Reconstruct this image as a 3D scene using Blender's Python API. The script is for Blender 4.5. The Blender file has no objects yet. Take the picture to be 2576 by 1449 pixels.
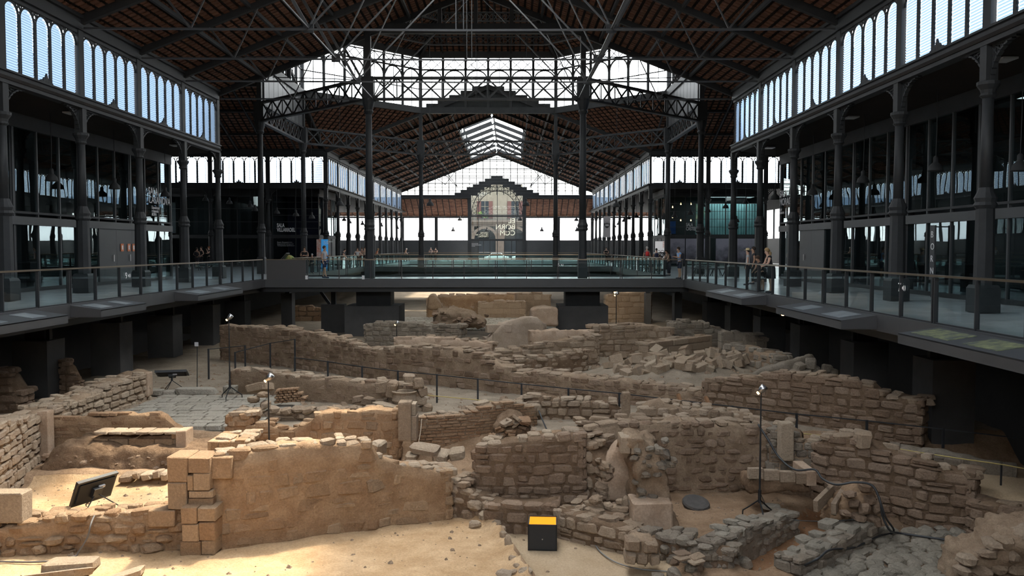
import bpy, bmesh, math, random
from mathutils import Vector, Matrix, noise
R = random.Random(11)
sc = bpy.context.scene
COL = sc.collection
PI = math.pi

# ------------------------------------------------------------------ camera, sky, sun, exposure
F = 2160.0                       # focal length in pixels of the 2576 px wide frame
CX, CY = 1288.0, 724.5
EYE = 1.6
PITCH = math.atan(100.5 / F)
YAW = math.atan(7.0 / F)
cam_data = bpy.data.cameras.new('camera')
cam_data.sensor_width = 36.0
cam_data.lens = F / 2576.0 * 36.0
cam_data.clip_end = 500
cam = bpy.data.objects.new('camera', cam_data)
COL.objects.link(cam)
cam.location = (0, 0, EYE)
cam.rotation_euler = (PI / 2 - PITCH, 0, -YAW)
sc.camera = cam

SUN_TRAVEL = Vector((-5.2, -9.2, -19.0)).normalized()
world = bpy.data.worlds.new('world')
sc.world = world
world.use_nodes = True
wn = world.node_tree.nodes
wl = world.node_tree.links
sky = wn.new('ShaderNodeTexSky')
sky.sky_type = 'NISHITA'
sky.sun_disc = False
sky.sun_elevation = math.asin(-SUN_TRAVEL.z)
sky.sun_rotation = math.atan2(-SUN_TRAVEL.x, -SUN_TRAVEL.y)
sky.altitude = 0
sky.air_density = 1.3
sky.dust_density = 3.5
sky.ozone_density = 1.0
bg = wn['Background']
hs = wn.new('ShaderNodeHueSaturation')          # a hazy, nearly colourless summer sky
hs.inputs['Saturation'].default_value = 0.22
wl.new(sky.outputs[0], hs.inputs['Color'])
wl.new(hs.outputs[0], bg.inputs['Color'])
bg.inputs['Strength'].default_value = 1.38
sun_data = bpy.data.lights.new('sun', 'SUN')
sun_data.energy = 8.6
sun_data.angle = math.radians(2.5)
sun_data.color = (1.0, 0.86, 0.66)
sun = bpy.data.objects.new('sun', sun_data)
COL.objects.link(sun)
sun.rotation_euler = SUN_TRAVEL.to_track_quat('-Z', 'Y').to_euler()
sc.view_settings.view_transform = 'Standard'
sc.view_settings.look = 'None'
sc.view_settings.gamma = 1
sc.view_settings.use_curve_mapping = False
sc.view_settings.exposure = 0.2
sc.cycles.use_denoising = True
sc.cycles.max_bounces = 8
sc.cycles.diffuse_bounces = 4
sc.cycles.glossy_bounces = 4
sc.cycles.transparent_max_bounces = 24
sc.cycles.sample_clamp_indirect = 6
sc.cycles.caustics_reflective = False
sc.cycles.caustics_refractive = False

# ------------------------------------------------------------------ projection helpers (a pixel of the photo -> a place in the hall)
cp, sp = math.cos(PITCH), math.sin(PITCH)
def zat(py, d):                  # height of a point seen on row py at depth d
    t = (CY - py) / F
    return EYE + d * math.tan(math.atan(t) - PITCH)
def xat(px, d, z):               # x of a point seen on column px at depth d and height z
    depth = d * cp + (EYE - z) * sp
    return (px - CX) / F * depth + d * math.tan(YAW)
def dat(py, z):                  # depth of the level z seen on row py
    t = (CY - py) / F
    return (z - EYE) / math.tan(math.atan(t) - PITCH)
def gpt(px, py, z):
    d = dat(py, z)
    return Vector((xat(px, d, z), d, z))
def vpt(px, py, d):
    z = zat(py, d)
    return Vector((xat(px, d, z), d, z))

# ------------------------------------------------------------------ materials
def new_mat(name):
    m = bpy.data.materials.new(name)
    m.use_nodes = True
    nt = m.node_tree
    b = nt.nodes['Principled BSDF']
    return m, nt, b
def N(nt, t, **kw):
    n = nt.nodes.new(t)
    for k, v in kw.items():
        setattr(n, k, v)
    return n
def mat(name, c1, c2=None, scale=3.0, rough=0.7, metal=0.0, bump=0.0, bscale=None, spec=0.5, rnd=None, detail=6):
    """base colour c1..c2 by noise in world space, optional list rnd of tints picked per object"""
    m, nt, b = new_mat(name)
    b.inputs['Roughness'].default_value = rough
    b.inputs['Metallic'].default_value = metal
    b.inputs['Specular IOR Level'].default_value = spec
    geo = N(nt, 'ShaderNodeNewGeometry')
    col = None
    if c2 is not None or bump or rnd:
        no = N(nt, 'ShaderNodeTexNoise')
        no.inputs['Scale'].default_value = scale
        no.inputs['Detail'].default_value = detail
        no.inputs['Roughness'].default_value = 0.65
        nt.links.new(geo.outputs['Position'], no.inputs['Vector'])
    base = None
    if rnd:
        oi = N(nt, 'ShaderNodeObjectInfo')
        rp = N(nt, 'ShaderNodeValToRGB')
        rp.color_ramp.interpolation = 'LINEAR'
        els = rp.color_ramp.elements
        while len(els) < len(rnd):
            els.new(0.5)
        for i, c in enumerate(rnd):
            els[i].position = i / (len(rnd) - 1)
            els[i].color = (*c, 1)
        nt.links.new(oi.outputs['Random'], rp.inputs[0])
        base = rp.outputs[0]
    if c2 is not None:
        mr = N(nt, 'ShaderNodeMapRange')
        mr.inputs[1].default_value = 0.36
        mr.inputs[2].default_value = 0.64
        nt.links.new(no.outputs['Fac'], mr.inputs[0])
        mx = N(nt, 'ShaderNodeMix', data_type='RGBA')
        mx.inputs[6].default_value = (*c1, 1)
        mx.inputs[7].default_value = (*c2, 1)
        nt.links.new(mr.outputs[0], mx.inputs[0])
        if base is not None:
            m2 = N(nt, 'ShaderNodeMix', data_type='RGBA', blend_type='MIX')
            m2.inputs[0].default_value = 0.72
            nt.links.new(mx.outputs[2], m2.inputs[6])
            nt.links.new(base, m2.inputs[7])
            base = m2.outputs[2]
        else:
            base = mx.outputs[2]
    if base is not None and bump >= 0.25:
        n3 = N(nt, 'ShaderNodeTexNoise')
        n3.inputs['Scale'].default_value = 26.0
        n3.inputs['Detail'].default_value = 6
        n3.inputs['Roughness'].default_value = 0.75
        nt.links.new(geo.outputs['Position'], n3.inputs['Vector'])
        m3 = N(nt, 'ShaderNodeMapRange')
        m3.inputs[1].default_value = 0.32; m3.inputs[2].default_value = 0.66
        m3.inputs[3].default_value = 0.76; m3.inputs[4].default_value = 1.15
        nt.links.new(n3.outputs['Fac'], m3.inputs[0])
        mm3 = N(nt, 'ShaderNodeMix', data_type='RGBA', blend_type='MULTIPLY')
        mm3.inputs[0].default_value = 1.0
        nt.links.new(base, mm3.inputs[6])
        nt.links.new(m3.outputs[0], mm3.inputs[7])
        base = mm3.outputs[2]
    if base is not None:
        nt.links.new(base, b.inputs['Base Color'])
    else:
        b.inputs['Base Color'].default_value = (*c1, 1)
    if bump:
        nb = N(nt, 'ShaderNodeTexNoise')
        nb.inputs['Scale'].default_value = bscale or scale * 6
        nb.inputs['Detail'].default_value = 8
        nb.inputs['Roughness'].default_value = 0.7
        nt.links.new(geo.outputs['Position'], nb.inputs['Vector'])
        bp = N(nt, 'ShaderNodeBump')
        bp.inputs['Strength'].default_value = bump
        bp.inputs['Distance'].default_value = 0.09
        nt.links.new(nb.outputs['Fac'], bp.inputs['Height'])
        nt.links.new(bp.outputs[0], b.inputs['Normal'])
    return m
def emit(name, c, s):
    m, nt, b = new_mat(name)
    b.inputs['Base Color'].default_value = (*c, 1)
    b.inputs['Emission Color'].default_value = (*c, 1)
    b.inputs['Emission Strength'].default_value = s
    return m
def glass(name, tint=(0.86, 0.95, 0.95), ior=1.5, rough=0.0, wave=0.0, scale=0.5, gloss=(0.9, 0.97, 1)):
    m = bpy.data.materials.new(name)
    m.use_nodes = True
    nt = m.node_tree
    nt.nodes.remove(nt.nodes['Principled BSDF'])
    out = nt.nodes['Material Output']
    tr = N(nt, 'ShaderNodeBsdfTransparent')
    tr.inputs[0].default_value = (*tint, 1)
    gl = N(nt, 'ShaderNodeBsdfGlossy')
    gl.inputs['Color'].default_value = (*gloss, 1)
    gl.inputs['Roughness'].default_value = rough
    fr = N(nt, 'ShaderNodeFresnel')
    gb_ = N(nt, 'ShaderNodeNewGeometry')           # same reflection from either side of a thin pane
    ma_ = N(nt, 'ShaderNodeMath', operation='MULTIPLY_ADD')
    ma_.inputs[1].default_value = 1.0 / ior - ior
    ma_.inputs[2].default_value = ior
    nt.links.new(gb_.outputs['Backfacing'], ma_.inputs[0])
    nt.links.new(ma_.outputs[0], fr.inputs['IOR'])
    mx = N(nt, 'ShaderNodeMixShader')
    nt.links.new(fr.outputs[0], mx.inputs[0])
    nt.links.new(tr.outputs[0], mx.inputs[1])
    nt.links.new(gl.outputs[0], mx.inputs[2])
    nt.links.new(mx.outputs[0], out.inputs['Surface'])
    if wave:
        geo = N(nt, 'ShaderNodeNewGeometry')
        no = N(nt, 'ShaderNodeTexNoise')
        no.inputs['Scale'].default_value = scale
        no.inputs['Detail'].default_value = 1
        nt.links.new(geo.outputs['Position'], no.inputs['Vector'])
        bp = N(nt, 'ShaderNodeBump')
        bp.inputs['Strength'].default_value = wave
        bp.inputs['Distance'].default_value = 0.05
        nt.links.new(no.outputs['Fac'], bp.inputs['Height'])
        nt.links.new(bp.outputs[0], gl.inputs['Normal'])
        nt.links.new(bp.outputs[0], fr.inputs['Normal'])
    return m
def translucent(name, c_in, c_tr, f):
    m = bpy.data.materials.new(name)
    m.use_nodes = True
    nt = m.node_tree
    nt.nodes.remove(nt.nodes['Principled BSDF'])
    out = nt.nodes['Material Output']
    d = N(nt, 'ShaderNodeBsdfDiffuse')
    d.inputs[0].default_value = (*c_in, 1)
    t = N(nt, 'ShaderNodeBsdfTranslucent')
    t.inputs[0].default_value = (*c_tr, 1)
    mx = N(nt, 'ShaderNodeMixShader')
    mx.inputs[0].default_value = f
    nt.links.new(d.outputs[0], mx.inputs[1])
    nt.links.new(t.outputs[0], mx.inputs[2])
    nt.links.new(mx.outputs[0], out.inputs['Surface'])
    return m

M = {}
M['iron'] = mat('painted_iron', (0.0165, 0.018, 0.0195), (0.025, 0.027, 0.029), 1.5, 0.6, bump=0.05, bscale=30, spec=0.35)
M['iron_dark'] = mat('dark_painted_iron', (0.015, 0.016, 0.017), (0.021, 0.022, 0.023), 1.5, 0.65, spec=0.3)
M['rod'] = mat('grey_steel_rod', (0.05, 0.052, 0.054), None, rough=0.45, metal=0.2)
M['panel'] = mat('grey_blue_panel', (0.034, 0.037, 0.040), (0.040, 0.043, 0.046), 1.0, 0.5)
M['deck'] = mat('polished_grey_deck', (0.36, 0.375, 0.38), (0.45, 0.465, 0.47), 0.9, 0.22, spec=0.6)
M['fascia'] = mat('grey_steel_fascia', (0.042, 0.043, 0.045), (0.052, 0.053, 0.055), 0.8, 0.5)
M['concrete'] = mat('dark_painted_concrete', (0.050, 0.049, 0.047), (0.066, 0.064, 0.061), 1.2, 0.8, bump=0.15, bscale=12)
M['black'] = mat('black_paint', (0.012, 0.013, 0.014), None, rough=0.5)
M['void'] = mat('dark_basement_wall', (0.02, 0.02, 0.02), (0.03, 0.029, 0.028), 0.6, 0.9)
M['board'] = mat('dark_roof_boarding', (0.02, 0.018, 0.017), (0.028, 0.024, 0.022), 1.0, 0.9, spec=0.1)
M['tile'] = mat('terracotta_tile', (0.10, 0.048, 0.032), (0.19, 0.095, 0.060), 2.2, 0.85, bump=0.2, bscale=20, spec=0.15)
M['glass'] = glass('clear_glass', (0.93, 0.98, 0.97), 1.45)
M['rail_glass'] = glass('railing_glass', (0.78, 0.90, 0.90), 1.42)
M['hall_glass'] = glass('reflecting_hall_glass', (0.50, 0.58, 0.60), 1.8, wave=0.06, scale=0.6, gloss=(0.72, 0.88, 0.92))
M['gable_glass'] = glass('gable_glass', (0.95, 0.97, 0.97), 1.3)
M['slat'] = translucent('frosted_glass_slat', (0.30, 0.33, 0.36), (0.25, 0.345, 0.46), 0.75)
M['frost'] = translucent('frosted_window_glass', (0.6, 0.62, 0.63), (0.9, 0.93, 0.94), 0.85)
M['rail'] = mat('bronze_handrail', (0.22, 0.17, 0.12), None, rough=0.28, metal=0.85)
M['steel'] = mat('stainless_steel', (0.5, 0.5, 0.5), None, rough=0.3, metal=1.0)
M['white'] = mat('white_lettering', (0.75, 0.75, 0.75), None, rough=0.5)
M['grey_text'] = mat('pale_grey_lettering', (0.42, 0.42, 0.43), None, rough=0.5)
M['led'] = emit('warm_lamp_glow', (1.0, 0.62, 0.25), 9.0)
M['strip'] = emit('cool_floor_strip', (0.75, 0.95, 1.0), 0.35)

def stone_mat(name, c1, c2, tints, bump=0.8):
    return mat(name, c1, c2, 4.0, 0.92, bump=bump, bscale=22, spec=0.2, rnd=tints)
M['s_warm'] = stone_mat('warm_tan_stone', (0.33, 0.215, 0.125), (0.45, 0.31, 0.185), [(0.27, 0.17, 0.10), (0.47, 0.31, 0.185), (0.36, 0.215, 0.12), (0.54, 0.385, 0.245), (0.33, 0.235, 0.155)])
M['s_tan'] = stone_mat('tan_sandstone', (0.30, 0.215, 0.145), (0.42, 0.32, 0.225), [(0.25, 0.175, 0.12), (0.45, 0.335, 0.23), (0.34, 0.25, 0.17), (0.52, 0.41, 0.30), (0.31, 0.225, 0.155)])
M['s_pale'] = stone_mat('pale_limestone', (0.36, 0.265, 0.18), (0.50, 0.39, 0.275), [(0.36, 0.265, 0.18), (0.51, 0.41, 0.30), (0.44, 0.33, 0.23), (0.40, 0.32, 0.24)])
M['s_grey'] = stone_mat('grey_stone', (0.225, 0.185, 0.14), (0.33, 0.28, 0.215), [(0.215, 0.175, 0.135), (0.34, 0.29, 0.23), (0.285, 0.225, 0.165), (0.36, 0.315, 0.25)])
M['s_brown'] = stone_mat('brown_stone', (0.22, 0.145, 0.095), (0.32, 0.22, 0.15), [(0.20, 0.135, 0.088), (0.37, 0.265, 0.185), (0.28, 0.19, 0.125), (0.43, 0.32, 0.23)])
M['s_cobble'] = stone_mat('grey_cobble', (0.27, 0.24, 0.19), (0.38, 0.335, 0.265), [(0.25, 0.225, 0.18), (0.39, 0.345, 0.275), (0.33, 0.29, 0.23)])
M['s_flag'] = stone_mat('pale_flagstone', (0.34, 0.31, 0.25), (0.44, 0.40, 0.33), [(0.33, 0.30, 0.24), (0.45, 0.41, 0.34), (0.39, 0.35, 0.28)])
M['brick'] = stone_mat('thin_old_brick', (0.33, 0.20, 0.115), (0.43, 0.28, 0.17), [(0.32, 0.18, 0.10), (0.43, 0.29, 0.18), (0.36, 0.22, 0.13)])
M['m_warm'] = mat('warm_lime_mortar', (0.30, 0.185, 0.105), (0.41, 0.275, 0.165), 2.5, 0.95, bump=0.6, bscale=16, spec=0.1)
M['m_tan'] = mat('tan_lime_mortar', (0.25, 0.175, 0.115), (0.36, 0.265, 0.18), 2.5, 0.95, bump=0.6, bscale=16, spec=0.1)
M['m_dark'] = mat('dark_earth_mortar', (0.16, 0.105, 0.065), (0.25, 0.17, 0.11), 3.0, 0.95, bump=0.7, bscale=16, spec=0.1)
M['m_grey'] = mat('grey_mortar', (0.20, 0.165, 0.125), (0.30, 0.255, 0.20), 2.5, 0.95, bump=0.6, bscale=16, spec=0.1)
M['plaster'] = mat('pinkish_plaster', (0.36, 0.255, 0.175), (0.46, 0.345, 0.25), 2.0, 0.9, bump=0.35, bscale=10, spec=0.1)
M['plaster_pale'] = mat('pale_old_plaster', (0.34, 0.265, 0.195), (0.44, 0.35, 0.27), 1.5, 0.9, bump=0.3, bscale=10, spec=0.1)
M['sand'] = mat('pale_sand_floor', (0.40, 0.26, 0.14), (0.52, 0.365, 0.215), 1.6, 0.95, bump=0.5, bscale=9, spec=0.1)
M['sand_box'] = mat('fine_sand', (0.36, 0.265, 0.165), (0.42, 0.32, 0.21), 1.2, 0.95, bump=0.25, bscale=14, spec=0.1)
M['earth'] = mat('brown_earth', (0.25, 0.16, 0.095), (0.38, 0.26, 0.165), 1.8, 0.95, bump=0.7, bscale=10, spec=0.1)
M['earth_orange'] = mat('orange_clay', (0.27, 0.145, 0.075), (0.37, 0.21, 0.115), 2.0, 0.95, bump=0.45, bscale=12, spec=0.1)
M['earth_dark'] = mat('dark_cut_earth', (0.15, 0.095, 0.058), (0.30, 0.20, 0.125), 2.6, 0.95, bump=0.9, bscale=9, spec=0.1)
M['earth_grey'] = mat('grey_dust_floor', (0.23, 0.185, 0.135), (0.32, 0.265, 0.20), 1.5, 0.95, bump=0.5, bscale=9, spec=0.1)

# ------------------------------------------------------------------ object helpers
def W(o):
    return W(o.parent) @ o.matrix_basis if o.parent else o.matrix_basis.copy()
def tag(o, label=None, cat=None, group=None, kind=None):
    if label: o['label'] = label
    if cat: o['category'] = cat
    if group: o['group'] = group
    if kind: o['kind'] = kind
    return o
def thing(name, label, cat, loc=(0, 0, 0), rotz=0.0, group=None):
    o = bpy.data.objects.new(name, None)
    o.empty_display_size = 0.2
    COL.objects.link(o)
    o.location = loc
    o.rotation_euler = (0, 0, rotz)
    return tag(o, label, cat, group)
def struct(name, loc=(0, 0, 0), label=None):
    o = bpy.data.objects.new(name, None)
    COL.objects.link(o)
    o.location = loc
    tag(o, label, None, None, 'structure')
    return o
def link(name, data, parent=None, Mw=None, local=False):
    o = bpy.data.objects.new(name, data)
    COL.objects.link(o)
    if parent is not None:
        o.parent = parent
        o.matrix_basis = (Mw or Matrix()) if local else W(parent).inverted() @ (Mw or Matrix())
    elif Mw is not None:
        o.matrix_basis = Mw
    return o
def copy_tree(o, parent=None):
    c = o.copy()
    COL.objects.link(c)
    if parent is not None:
        c.parent = parent
    for ch in o.children:
        copy_tree(ch, c)
    return c

class MB:
    """collects boxes, bars, tubes, plates and builds ONE mesh"""
    def __init__(s):
        s.v, s.f = [], []
    def add(s, vs, fs):
        n = len(s.v)
        s.v += [tuple(v) for v in vs]
        s.f += [tuple(i + n for i in f) for f in fs]
        return s
    def box(s, c, size, m=None):
        x, y, z = (k / 2 for k in size)
        vs = [Vector((a, b, d)) for a in (-x, x) for b in (-y, y) for d in (-z, z)]
        if m is not None:
            vs = [m @ v for v in vs]
        c = Vector(c)
        return s.add([v + c for v in vs], [(0, 1, 3, 2), (4, 6, 7, 5), (0, 4, 5, 1), (2, 3, 7, 6), (0, 2, 6, 4), (1, 5, 7, 3)])
    def span(s, lo, hi):
        lo, hi = Vector(lo), Vector(hi)
        return s.box((lo + hi) / 2, hi - lo)
    def bar(s, p, q, w, h=None):
        p, q = Vector(p), Vector(q)
        return s.box((p + q) / 2, ((q - p).length, w, h or w), frame(q - p))
    def tube(s, pts, r, n=6):
        pts = [Vector(p) for p in pts]
        rings = []
        vs = []
        for i, p in enumerate(pts):
            d = (pts[min(i + 1, len(pts) - 1)] - pts[max(i - 1, 0)])
            fr = frame(d)
            rr = r[i] if isinstance(r, (list, tuple)) else r
            for k in range(n):
                a = 2 * PI * k / n
                vs.append(p + fr @ Vector((0, math.cos(a) * rr, math.sin(a) * rr)))
        fs = []
        for i in range(len(pts) - 1):
            for k in range(n):
                a, b = i * n + k, i * n + (k + 1) % n
                fs.append((a, b, b + n, a + n))
        fs.append(tuple(range(n))[::-1])
        L = (len(pts) - 1) * n
        fs.append(tuple(range(L, L + n)))
        return s.add(vs, fs)
    def lathe(s, prof, n=12, c=(0, 0, 0), rot=0.0):
        c = Vector(c)
        vs = []
        for r, z in prof:
            for k in range(n):
                a = 2 * PI * k / n + rot
                vs.append(c + Vector((r * math.cos(a), r * math.sin(a), z)))
        fs = []
        for i in range(len(prof) - 1):
            for k in range(n):
                a, b = i * n + k, i * n + (k + 1) % n
                fs.append((a, b, b + n, a + n))
        fs.append(tuple(range(n))[::-1])
        L = (len(prof) - 1) * n
        fs.append(tuple(range(L, L + n)))
        return s.add(vs, fs)
    def plate(s, poly, ax, t):
        """polygon of 3-D points given a thickness t along axis vector ax"""
        ax = Vector(ax).normalized() * (t / 2)
        n = len(poly)
        vs = [Vector(p) - ax for p in poly] + [Vector(p) + ax for p in poly]
        fs = [tuple(range(n))[::-1], tuple(range(n, 2 * n))]
        fs += [(i, (i + 1) % n, (i + 1) % n + n, i + n) for i in range(n)]
        return s.add(vs, fs)
    def quad(s, a, b, c, d):
        return s.add([a, b, c, d], [(0, 1, 2, 3)])
    def mesh(s, name, m, smooth=False):
        me = bpy.data.meshes.new(name)
        me.from_pydata(s.v, [], s.f)
        if m is not None:
            me.materials.append(m)
        if smooth:
            me.polygons.foreach_set('use_smooth', [True] * len(me.polygons))
        me.update()
        return me
    def build(s, name, m, parent=None, smooth=False, local=False, recalc=False):
        me = s.mesh(name, m, smooth)
        if recalc:
            b = bmesh.new(); b.from_mesh(me); bmesh.ops.recalc_face_normals(b, faces=b.faces); b.to_mesh(me); b.free()
        return link(name, me, parent, None, local)
def frame(d):
    d = Vector(d).normalized()
    up = Vector((0, 0, 1)) if abs(d.z) < 0.99 else Vector((0, 1, 0))
    y = up.cross(d).normalized()
    z = d.cross(y)
    return Matrix((d, y, z)).transposed()
UNIT = {}
def unit(m):
    if m.name not in UNIT:
        UNIT[m.name] = MB().box((0, 0, 0), (1, 1, 1)).mesh('bar', m)
    return UNIT[m.name]
def bar(name, p, q, w, h, m, parent, local=False):
    """one straight bar as an object of its own, all bars of a material share one mesh"""
    p, q = Vector(p), Vector(q)
    Mx = Matrix.Translation((p + q) / 2) @ frame(q - p).to_4x4() @ Matrix.Diagonal(((q - p).length, w, h, 1))
    return link(name, unit(m), parent, Mx, local)
def block(name, lo, hi, m, parent, local=False):
    lo, hi = Vector(lo), Vector(hi)
    d = hi - lo
    return link(name, unit(m), parent, Matrix.Translation((lo + hi) / 2) @ Matrix.Diagonal((d.x, d.y, d.z, 1)), local)
TMP = bpy.data.scenes.new('workbench')           # small side scene in which modifiers are evaluated quickly
def evaluated_mesh(o):
    TMP.collection.objects.link(o)
    vl = TMP.view_layers[0]
    vl.update()
    me = bpy.data.meshes.new_from_object(o.evaluated_get(vl.depsgraph))
    TMP.collection.objects.unlink(o)
    bpy.data.objects.remove(o)
    return me
def text(body, size, m, parent, Mw, name='lettering', ext=0.004, align='LEFT', space=0.85, bold=0.0):
    cu = bpy.data.curves.new(name, 'FONT')
    cu.body = body
    cu.size = size
    cu.extrude = ext
    cu.align_x = align
    cu.space_line = space
    cu.offset = bold
    tmp = bpy.data.objects.new('tmp_text', cu)
    me = evaluated_mesh(tmp)
    bpy.data.curves.remove(cu)
    me.materials.clear()
    me.materials.append(m)
    return link(name, me, parent, Mw)
def face_south(p):       # reads from -Y (the camera side)
    return Matrix.Translation(p) @ Matrix.Rotation(PI / 2, 4, 'X')
ORD = ['first', 'second', 'third', 'fourth', 'fifth', 'sixth', 'seventh', 'eighth', 'ninth', 'tenth', 'eleventh', 'twelfth']
# ------------------------------------------------------------------ the hall: measures in metres
XL, XR = -15.35, 11.85            # column lines of the nave
XC = (XL + XR) / 2
HW = (XR - XL) / 2
D1, D2, D3 = 45.5, 72.2, 122.4    # nave end, far side of the crossing, far gable
BAY = 4.82
ZS, ZA, ZE = 7.0, 9.25, 9.8       # sill, top of arches, eaves
SL = 0.39                         # roof slope
ZR = ZE + SL * HW                 # ridge
PL, PR = -12.3, 8.8               # edges of the pit
DB0, DB1 = 43.2, 49.0             # bridge
ZB = 13.3                         # base of the octagon drum
ZT = 17.45
A8 = HW * 0.41421
NEAR0 = D1 - 8 * BAY              # where the modelled near nave starts

# ---- window bay: local x along the wall 0..L, outside is -y, z absolute
def bay_meshes(L, n=5):
    pier = 0.36
    pitch = (L - pier) / n
    mul = 0.13
    w = pitch - mul
    r = w / 2
    zc = ZA - 0.08 - r
    fr = MB()
    for i in range(1, n):
        x = pier / 2 + i * pitch
        fr.span((x - mul / 2, -0.025, ZS), (x + mul / 2, 0.03, zc + 0.1))
        for k in range(12):                      # little teeth down the mullion edges
            z = ZS + 0.15 + k * (zc - ZS - 0.2) / 12
            fr.span((x - mul / 2 - 0.02, -0.02, z), (x + mul / 2 + 0.02, 0.02, z + 0.07))
    for i in range(n):
        cx = pier / 2 + (i + 0.5) * pitch
        for k in range(12):
            a0, a1 = PI * k / 12, PI * (k + 1) / 12
            q = []
            for a, rr in ((a0, r), (a1, r), (a1, r + 0.055), (a0, r + 0.055)):
                q.append((cx + math.cos(a) * rr, 0, zc + math.sin(a) * rr))
            fr.plate(q, (0, 1, 0), 0.045)
    fr.span((0, -0.06, ZA - 0.04), (L, 0.06, ZA + 0.12))
    fr.span((0, -0.06, ZS - 0.03), (L, 0.06, ZS + 0.05))
    tr = MB()                                    # pierced spandrels between the arches
    for i in range(n + 1):
        x = pier / 2 + i * pitch
        for (dx, dz, rr) in ((0, -0.20, 0.085), (-0.10, -0.09, 0.06), (0.10, -0.09, 0.06)):
            xx = x + dx
            if i == 0 and dx <= 0 or i == n and dx >= 0:
                continue
            for k in range(8):
                a0, a1 = 2 * PI * k / 8, 2 * PI * (k + 1) / 8
                tr.plate([(xx + math.cos(a) * q, 0, ZA + dz + math.sin(a) * q) for a, q in ((a0, rr - 0.018), (a1, rr - 0.018), (a1, rr + 0.018), (a0, rr + 0.018))], (0, 1, 0), 0.04)
    pi = MB()
    pi.span((-pier / 2, -0.06, ZS - 0.05), (pier / 2, 0.09, ZE))
    fin = MB()
    c = L / 2
    for dx, h, wd in ((0, 0.34, 0.12), (-0.14, 0.2, 0.12), (0.14, 0.2, 0.12), (-0.3, 0.1, 0.16), (0.3, 0.1, 0.16)):
        fin.plate([(c + dx - wd / 2, 0.1, ZS), (c + dx + wd / 2, 0.1, ZS), (c + dx + wd * 0.6, 0.1, ZS + h * 0.6), (c + dx, 0.1, ZS + h), (c + dx - wd * 0.6, 0.1, ZS + h * 0.6)], (0, 1, 0), 0.05)
    lv = MB()
    ns = 27
    hh = (zc + r - ZS) / ns
    for k in range(ns):
        z = ZS + (k + 0.5) * hh
        half = r if z < zc else math.sqrt(max(r * r - (z + 0.02 - zc) ** 2, 0.0001))
        a = math.radians(52)
        dy, dz = math.cos(a) * hh * 0.52, math.sin(a) * hh * 0.52
        # outer edge low, inner edge high, thin plate
        lv.add([(-half, -dy - 0.035, z - dz), (half, -dy - 0.035, z - dz), (half, dy - 0.035, z + dz), (-half, dy - 0.035, z + dz)], [(0, 1, 2, 3)])
    return dict(frame=fr.mesh('window_frame', M['iron']), tracery=tr.mesh('pierced_spandrel', M['iron']), pier=pi.mesh('window_pier', M['iron']),
                fin=fin.mesh('palmette', M['iron']), louvre=lv.mesh('louvre', M['slat']), xs=[pier / 2 + (i + 0.5) * pitch for i in range(n)])
BM = {}
WIN = [0]
def window_bay(origin, direction, L, n=5, fin=True):
    key = (round(L, 2), n)
    if key not in BM:
        BM[key] = bay_meshes(L, n)
    b = BM[key]
    d = Vector(direction).normalized()
    y = Vector((0, 0, 1)).cross(d)
    Mx = Matrix.Translation(origin) @ Matrix((d, y, (0, 0, 1))).transposed().to_4x4()
    WIN[0] += 1
    root = struct('window_%d' % WIN[0])
    root.matrix_basis = Mx
    link('window_frame', b['frame'], root, Matrix(), True)
    link('pierced_spandrel', b['tracery'], root, Matrix(), True)
    link('window_pier', b['pier'], root, Matrix(), True)
    if fin:
        link('palmette', b['fin'], root, Matrix(), True)
    for x in b['xs']:
        link('louvre', b['louvre'], root, Matrix.Translation((x, 0, 0)), True)
    return root

# near nave: inside of the left wall is +x, so walk with outside at -y(local)
for k in range(8):
    window_bay((XL, D1 - k * BAY, 0), (0, -1, 0), BAY)          # left: local y = z x d = (1,0,0) -> inside
    window_bay((XR, D1 - (k + 1) * BAY, 0), (0, 1, 0), BAY)     # right
FB = (D3 - D2) / 10
for k in range(10):
    window_bay((XL, D2 + (k + 1) * FB, 0), (0, -1, 0), FB)
    window_bay((XR, D2 + k * FB, 0), (0, 1, 0), FB)
TL, TR = XL - 3 * BAY, XR + 3 * BAY
for k in range(3):
    window_bay((XL - k * BAY, D2, 0), (-1, 0, 0), BAY)          # far wall of the crossing arms, inside is -Y
    window_bay((XR + (k + 1) * BAY, D2, 0), (-1, 0, 0), BAY)

# beams: sill beam and eaves beam of every clerestory wall
def beams(name, p, q):
    p, q = Vector((*p, 0)), Vector((*q, 0))
    t = struct(name)
    z = Vector((0, 0, 1))
    for nm, z0, z1, w in (('sill_beam', ZS - 0.42, ZS - 0.02, 0.34), ('sill_ledge', ZS - 0.06, ZS, 0.46), ('eaves_beam', ZA + 0.1, ZE, 0.30), ('eaves_ledge', ZE - 0.06, ZE + 0.06, 0.5)):
        bar(nm, p + z * (z0 + z1) / 2, q + z * (z0 + z1) / 2, w, z1 - z0, M['iron'], t)
    return t
beams('trim_1', (XL, NEAR0), (XL, D1)); beams('trim_2', (XR, NEAR0), (XR, D1))
beams('trim_3', (XL, D2), (XL, D3)); beams('trim_4', (XR, D2), (XR, D3))
beams('trim_5', (TL, D2), (XL, D2)); beams('trim_6', (XR, D2), (TR, D2))
# near walls of the crossing arms (seen from behind only): solid
for i, (a, b) in enumerate(((TL, XL), (XR, TR))):
    t = struct('wall_%s' % ('near_left_arm', 'near_right_arm')[i])
    block('boarding', (a, D1 - 0.1, ZS - 0.4), (b, D1 + 0.1, ZE), M['board'], t)
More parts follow.
